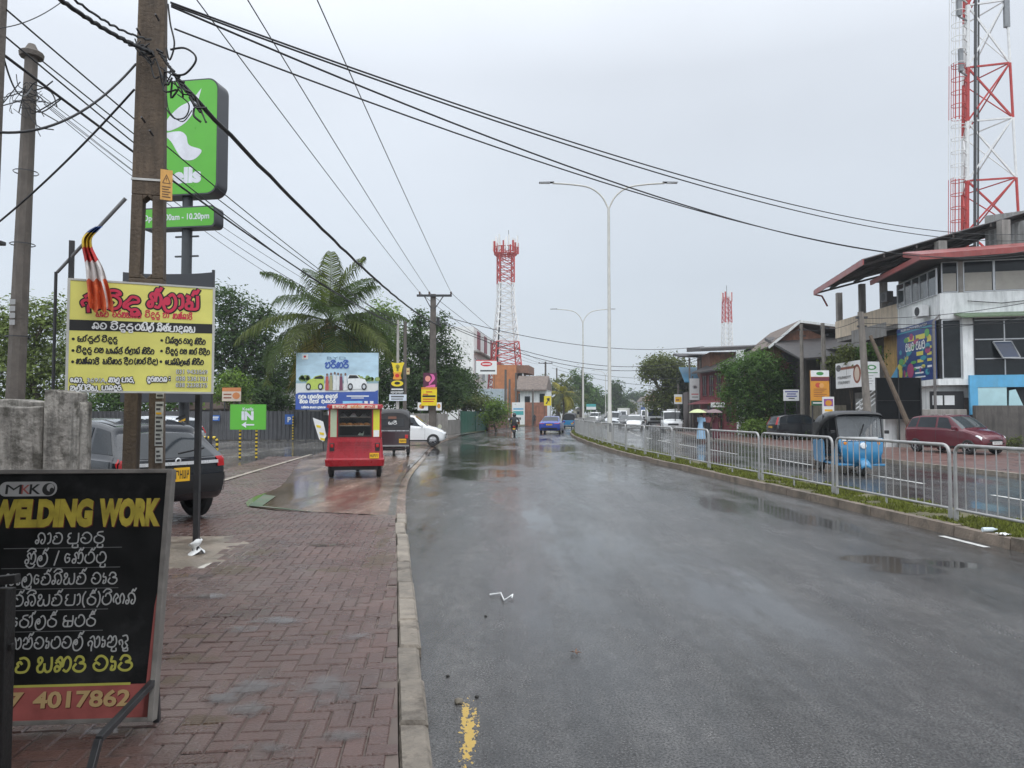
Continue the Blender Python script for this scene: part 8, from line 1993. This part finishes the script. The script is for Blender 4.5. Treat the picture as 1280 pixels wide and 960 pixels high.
# far cross-road lines
for lb, a, Ya, c, Yc, sg, r in (('far line over the road from the crossarm pole to the brick house', (553, 395, ), Yx, (880, 433), 60, .9, .02), ('lower far line over the road under the second lamp arms', (553, 402), Yx, (876, 446), 62, 1.6, .02), ('far double line just below it over the road', (553, 404), Yx, (876, 449), 62, 1.75, .02),
                              ('far line from the white tiled house pole over the road', (690, 456), 100, (866, 472), 66, .7, .02), ('lowest far line over the approaching traffic', (690, 460), 100, (850, 484), 68, .5, .02)):
    cable(lb, P(*a, Ya), P(*c, Yc), sg, r)
for lb, a, Ya, c, Yc, sg in (('upper line between the right side poles', (1003, 410), 46, (1031, 410), 42, .15), ('line from the menu board pole to the restaurant sign pole', (1031, 411), 42, (1077, 398), 33.2, .15), ('line from the restaurant sign pole across the white facade', (1077, 398), 33.2, (1300, 375), 30, .2), ('second line from the restaurant sign pole across the white facade', (1077, 408), 33.2, (1300, 392), 30, .3), ('line from the maroon house pole to the dark old house pole', (876, 446), 63, (1003, 410), 46, .3),
                             ('low sagging line past the restaurant sign to the right', (1077, 404), 33.2, (1300, 402), 30, .1)):
    cable(lb, P(*a, Ya), P(*c, Yc), sg, .014)
# ------------------------------------------------------------------ people
def figure(parent, joints, edges, radii, mat, name='body', world=False):
    """one continuous skin grown on a skeleton; first joint is the pelvis"""
    me = bpy.data.meshes.new(name); me.from_pydata([tuple(j) for j in joints], edges, [])
    o = bpy.data.objects.new(name, me); COL.objects.link(o)
    sk = o.modifiers.new('skin', 'SKIN'); 
    for i, r in enumerate(radii): me.skin_vertices[0].data[i].radius = (r, r) if not isinstance(r, tuple) else r
    me.skin_vertices[0].data[0].use_root = True
    sk.use_smooth_shade = True
    sb = o.modifiers.new('sub', 'SUBSURF'); sb.levels = 1; sb.render_levels = 1
    dg = bpy.context.evaluated_depsgraph_get(); m2_ = bpy.data.meshes.new_from_object(o.evaluated_get(dg)); m2_.name = name
    bpy.data.objects.remove(o)
    o = bpy.data.objects.new(name, m2_); COL.objects.link(o); m2_.materials.clear(); m2_.materials.append(mat); o.parent = parent
    return o
SKEL_E = [(0, 1), (1, 2), (2, 3), (3, 4), (2, 5), (5, 6), (6, 7), (7, 16), (2, 8), (8, 9), (9, 10), (10, 17), (0, 11), (11, 12), (12, 13), (13, 18), (0, 14), (14, 15), (15, 19), (19, 20)]
def stand(arm_up=None, h=1.0):
    """joints of a standing walker 1.6 m tall facing +y"""
    j = [(0, 0, .86), (0, 0, 1.10), (0, .0, 1.31), (0, .01, 1.40), (0, .02, 1.50), (-.16, 0, 1.29), (-.21, .0, 1.04), (-.20, .10, .82), (.16, 0, 1.29), (.21, .0, 1.04), (.20, .08, .82), (-.09, 0, .80), (-.09, .08, .45), (-.09, -.02, .08), (.09, 0, .80), (.09, -.03, .45), (-.20, .14, .74), (.20, .12, .74), (-.09, .12, .04), (.09, -.14, .10), (.09, -.02, .05)]
    if arm_up: j[9] = (.22, .10, 1.08); j[10] = (.16, .28, 1.22); j[17] = (.15, .31, 1.29)
    return [V(q) for q in j]
RAD = [(.13, .10), (.12, .09), (.125, .09), .05, .085, .055, .042, .032, .055, .042, .032, .085, .062, .04, .085, .062, .028, .028, .035, .04, .035]
def walker(label, loc, rz, dress, top, umb, skirt=True, bag=None, umb_label=None, umb_mat=None, sari=None):
    o = thing('person', label, 'person', loc, rz)
    figure(o, stand(True), SKEL_E, RAD, SKIN)
    if skirt:
        MB().lathe([(.135, 1.02), (.17, .86), (.20, .6), (.235, .25), (.23, .14)], (0, 0.01, 0), 20).build('skirt', dress, o, smooth=60)
    b = MB(); secs = []
    for z, a_, c in ((.84, .165, .125), (1.0, .145, .11), (1.15, .16, .115), (1.28, .185, .115), (1.345, .11, .085)): secs.append([(a_ * math.cos(2 * math.pi * k / 16), c * math.sin(2 * math.pi * k / 16) + .005, z) for k in range(16)])
    loft(b, secs, True); b.build('blouse', top, o, smooth=60)
    sl2 = MB()
    sl2.tube([(-.155, 0, 1.30), (-.205, 0, 1.08)], [.075, .06], 10); sl2.tube([(.155, 0, 1.30), (.215, .08, 1.10)], [.075, .06], 10); sl2.build('sleeves', top, o, smooth=60)
    hr = MB(); hr.grid(lambda u, v: (.105 * math.sin(math.pi * v) * math.cos(6.283 * u), .0 + .115 * math.sin(math.pi * v) * math.sin(6.283 * u) - .015, 1.535 + .115 * math.cos(math.pi * v) - (.10 if math.sin(6.283 * u) < -.1 and v > .6 else 0)), 20, 8); hr.build('hair', HAIR, o, smooth=80)
    MB().tube([(0, -.10, 1.48), (0, -.125, 1.25), (0, -.12, 1.05)], [.04, .035, .015], 8).build('plait', HAIR, o, smooth=60)
    f_ = MB(); f_.lathe([(.001, .0), (.012, -.005), (.014, -.02)], (0, .105, 1.51), 8, axis='y'); f_.build('nose', SKIN, o, smooth=60)
    if bag: MB().cbox((-.2, .0, .95), (.1, .28, .3)).build('handbag', bag, o, bevel=.03)
    T_ = XF[o.name]; hp = T_ @ V((.15, .31, 1.29))
    u_ = thing('umbrella', umb_label, 'umbrella', tuple(hp), rz)
    MB().tube([(0, 0, -.12), (-.03, -.10, .52)], .009, 6).build('shaft', DARKSTEEL, u_)
    b = MB(); nr = 8
    def cp(u, v):
        a = 6.283 * u; r_ = .50 * v; sc2 = 1 - .05 * (1 - math.cos(a * nr)) * .5 * v
        return (-.03 + r_ * sc2 * math.cos(a), -.1 + r_ * sc2 * math.sin(a), .5 - .20 * v * v)
    b.grid(cp, 32, 6); c_ = b.build('canopy', umb_mat, u_, smooth=40)
    rbm = MB()
    for k in range(nr): a = 6.283 * k / nr; rbm.tube([cp(k / nr, 0), (-.03 + .25 * math.cos(a), -.1 + .25 * math.sin(a), .45), cp(k / nr, 1)], .004, 4)
    rbm.build('ribs', DARKSTEEL, u_)
    return o
LB = flat('light_blue_cloth', (.30, .48, .66), .8); MARC = flat('dark_red_cloth', (.10, .02, .03), .8); PKC = flat('pink_cloth', (.42, .16, .17), .8)
walker('woman in a long light blue dress walking under a pale green umbrella', ((876 - 640) / FPX * 41, 41, .11), R(150), LB, LB, 1, bag=BLACK, umb_label='pale yellow green umbrella over the woman in light blue', umb_mat=flat('pale_green_cloth', (.50, .55, .30), .7))
walker('person in pink top behind the woman in light blue', ((884 - 640) / FPX * 43.5, 43.5, .11), R(160), flat('black_cloth_skirt', (.02, .02, .022), .8), PKC, 1, umb_label='brown umbrella over the person in pink', umb_mat=flat('brown_cloth', (.13, .09, .08), .7))
walker('woman in dark red dress standing under a mauve umbrella', ((894 - 640) / FPX * 42, 42, .11), R(175), MARC, MARC, 1, umb_label='mauve brown umbrella over the woman in dark red', umb_mat=flat('mauve_cloth', (.20, .14, .15), .7))
# motorcyclist riding away
Ym = 54.5; mc = thing('motorcycle', 'dark motorcycle with red tail light ridden away on the wet road', 'motorcycle', ((643 - 640) / FPX * Ym, Ym, 0), R(-2))
for y, r in ((-.62, .30), (.66, .30)):
    w_ = MB().lathe([(r * .72, -.05), (r * .93, -.055), (r, -.02), (r, .02), (r * .93, .055), (r * .72, .05), (r * .72, -.05)], (0, y, r), 24, axis='x').build('wheel', RUBBER, mc, smooth=40)
    b = MB(); b.lathe([(r * .72, -.02), (r * .66, 0), (r * .72, .02)], (0, y, r), 20, axis='x'); b.lathe([(.001, -.06), (.06, -.05), (.06, .05), (.001, .06)], (0, y, r), 12, axis='x')
    for k in range(6): a = k * 1.047; b.bar((0, y, r), (0, y + r * .7 * math.cos(a), r + r * .7 * math.sin(a)), .025)
    b.build('rim', ALLOY, w_)
b = MB(); b.prism([(-.09, -.75, .72), (-.09, -.2, .78), (-.09, .05, .78), (-.09, .35, .90), (-.09, .42, .75), (-.09, .1, .5), (-.09, -.5, .55)], (.18, 0, 0)); b.build('tank_body', M('motorcycle_red', (.20, .015, .02), .3), mc, bevel=.03)
MB().box(-.12, -.78, .74, .12, -.0, .82).build('seat', BLACK, mc, bevel=.03)
MB().box(-.13, -.35, .28, .13, .25, .6).build('engine', BLACK, mc, bevel=.04)
b = MB()
for s_ in (-.09, .09): b.tube([(s_, .66, .3), (s_, .42, .98)], .025, 8); b.tube([(s_ * 1.2, -.62, .3), (s_ * 1.2, -.5, .7)], .03, 8); b.tube([(s_ * 1.2, -.62, .3), (s_ * 1.2, -.1, .36)], .025, 6)
b.build('fork', DARKSTEEL, mc, smooth=50)
MB().tube([(-.36, .28, 1.03), (-.2, .36, 1.02), (.2, .36, 1.02), (.36, .28, 1.03)], .016, 8).build('handlebar', BLACK, mc, smooth=50)
for s_ in (-1, 1):
    b = MB(); b.tube([(s_ * .3, .3, 1.03), (s_ * .4, .30, 1.2)], .008, 5); b.lathe([(.001, -.02), (.06, -.015), (.06, .01), (.001, .015)], (s_ * .42, .3, 1.24), 12, axis='y'); b.build('mirror', CHROME if s_ < 0 else BLACK, mc)
MB().cbox((0, -.86, .70), (.16, .05, .09)).build('tail_light', REDLENS, mc, bevel=.01)
MB().cbox((0, -.88, .52), (.18, .012, .13)).build('number_plate', PLATE_Y, mc)
MB().grid(lambda u, v: (.09 * (u - .5) * 2, -.62 - .31 * math.sin(R(10 + 90 * v)) - .02, .3 + .33 * math.cos(R(10 + 90 * v))), 3, 8).build('rear_mudguard', BLACK, mc)
b = MB(); b.tube([(.17, .0, .35), (.18, -.75, .42)], [.03, .05], 10); b.build('exhaust', CHROME, mc, smooth=50)
rd = thing('person', 'rider in dark jacket and black helmet on the motorcycle', 'person', tuple(mc.location), R(-2))
j = [(0, -.35, .88), (0, -.32, 1.1), (0, -.24, 1.33), (0, -.2, 1.43), (0, -.18, 1.53), (-.2, -.24, 1.32), (-.34, -.05, 1.12), (-.33, .2, 1.06), (.2, -.24, 1.32), (.34, -.05, 1.12), (.33, .2, 1.06), (-.12, -.3, .86), (-.21, .1, .76), (-.17, -.05, .38), (.12, -.3, .86), (.21, .1, .76), (-.32, .28, 1.04), (.32, .28, 1.04), (-.17, .1, .33), (.17, -.05, .38), (.17, .1, .33)]
RR = [(.17, .14), (.16, .13), (.17, .12), .06, .09, .085, .06, .045, .085, .06, .045, .11, .085, .06, .11, .085, .035, .035, .04, .06, .04]
figure(rd, [V(q) for q in j], SKEL_E, RR, flat('dark_jacket', (.022, .022, .025), .7))
b = MB(); b.lathe([(.001, .155), (.07, .14), (.12, .09), (.142, .0), (.135, -.08), (.10, -.13)], (0, -.17, 1.56), 18); b.build('helmet', M('helmet_shell', (.015, .015, .017), .25, coat=.5), rd, smooth=60)
b = MB(); b.grid(lambda u, v: (.135 * math.cos(R(30 + 120 * u)), -.17 + .145 * math.sin(R(30 + 120 * u)), 1.50 + .12 * v), 8, 3); b.build('visor', GLASS, rd, smooth=60)
# far pedestrians and a second motorcycle by the brick wall
wk = figure(thing('person', 'person in dark clothes standing at the brick wall by the bend', 'person', ((668 - 640) / FPX * 92, 92, .05), R(170)), stand(), SKEL_E, RAD, flat('dark_clothes', (.03, .03, .035), .8))
# unseen shop added out of frame; its deep canopy shades the board and pavement
shp = thing('added_shade_shop', 'unseen shop with a deep sheet canopy added to shade the pavement by the welding board', 'building', (-9, -6, .05))
MB().box(-14, -9, .05, -3.6, -1.2, 5.6).build('wall', GREYCONC, shp, world=True)
b = MB(); b.prism([(-9.5, -6, 4.75), (-.95, -6, 4.45), (-.95, -6, 4.5), (-9.5, -6, 4.8)], (0, 10.0, 0)); b.build('canopy', ROOFM, shp, world=True)
b = MB()
for y in (-5.5, -1.5): b.bar((-1.3, y, .08), (-1.3, y, 4.46), .09)
b.build('canopy_post', DARKSTEEL, shp, world=True)
AIR = bpy.data.materials.new('humid_air'); AIR.use_nodes = True
_t = AIR.node_tree; _t.nodes.clear(); _v = _t.nodes.new('ShaderNodeVolumePrincipled'); _o = _t.nodes.new('ShaderNodeOutputMaterial')
_v.inputs['Color'].default_value = (.80, .85, .90, 1); _v.inputs['Density'].default_value = .0006; _v.inputs['Anisotropy'].default_value = 0
_t.links.new(_v.outputs[0], _o.inputs['Volume'])
tag(MB().box(-1600, -90, -1.05, 1600, 2600, 60).build('haze', AIR), 'thin humid air over the road and far town', 'haze', kind='stuff')
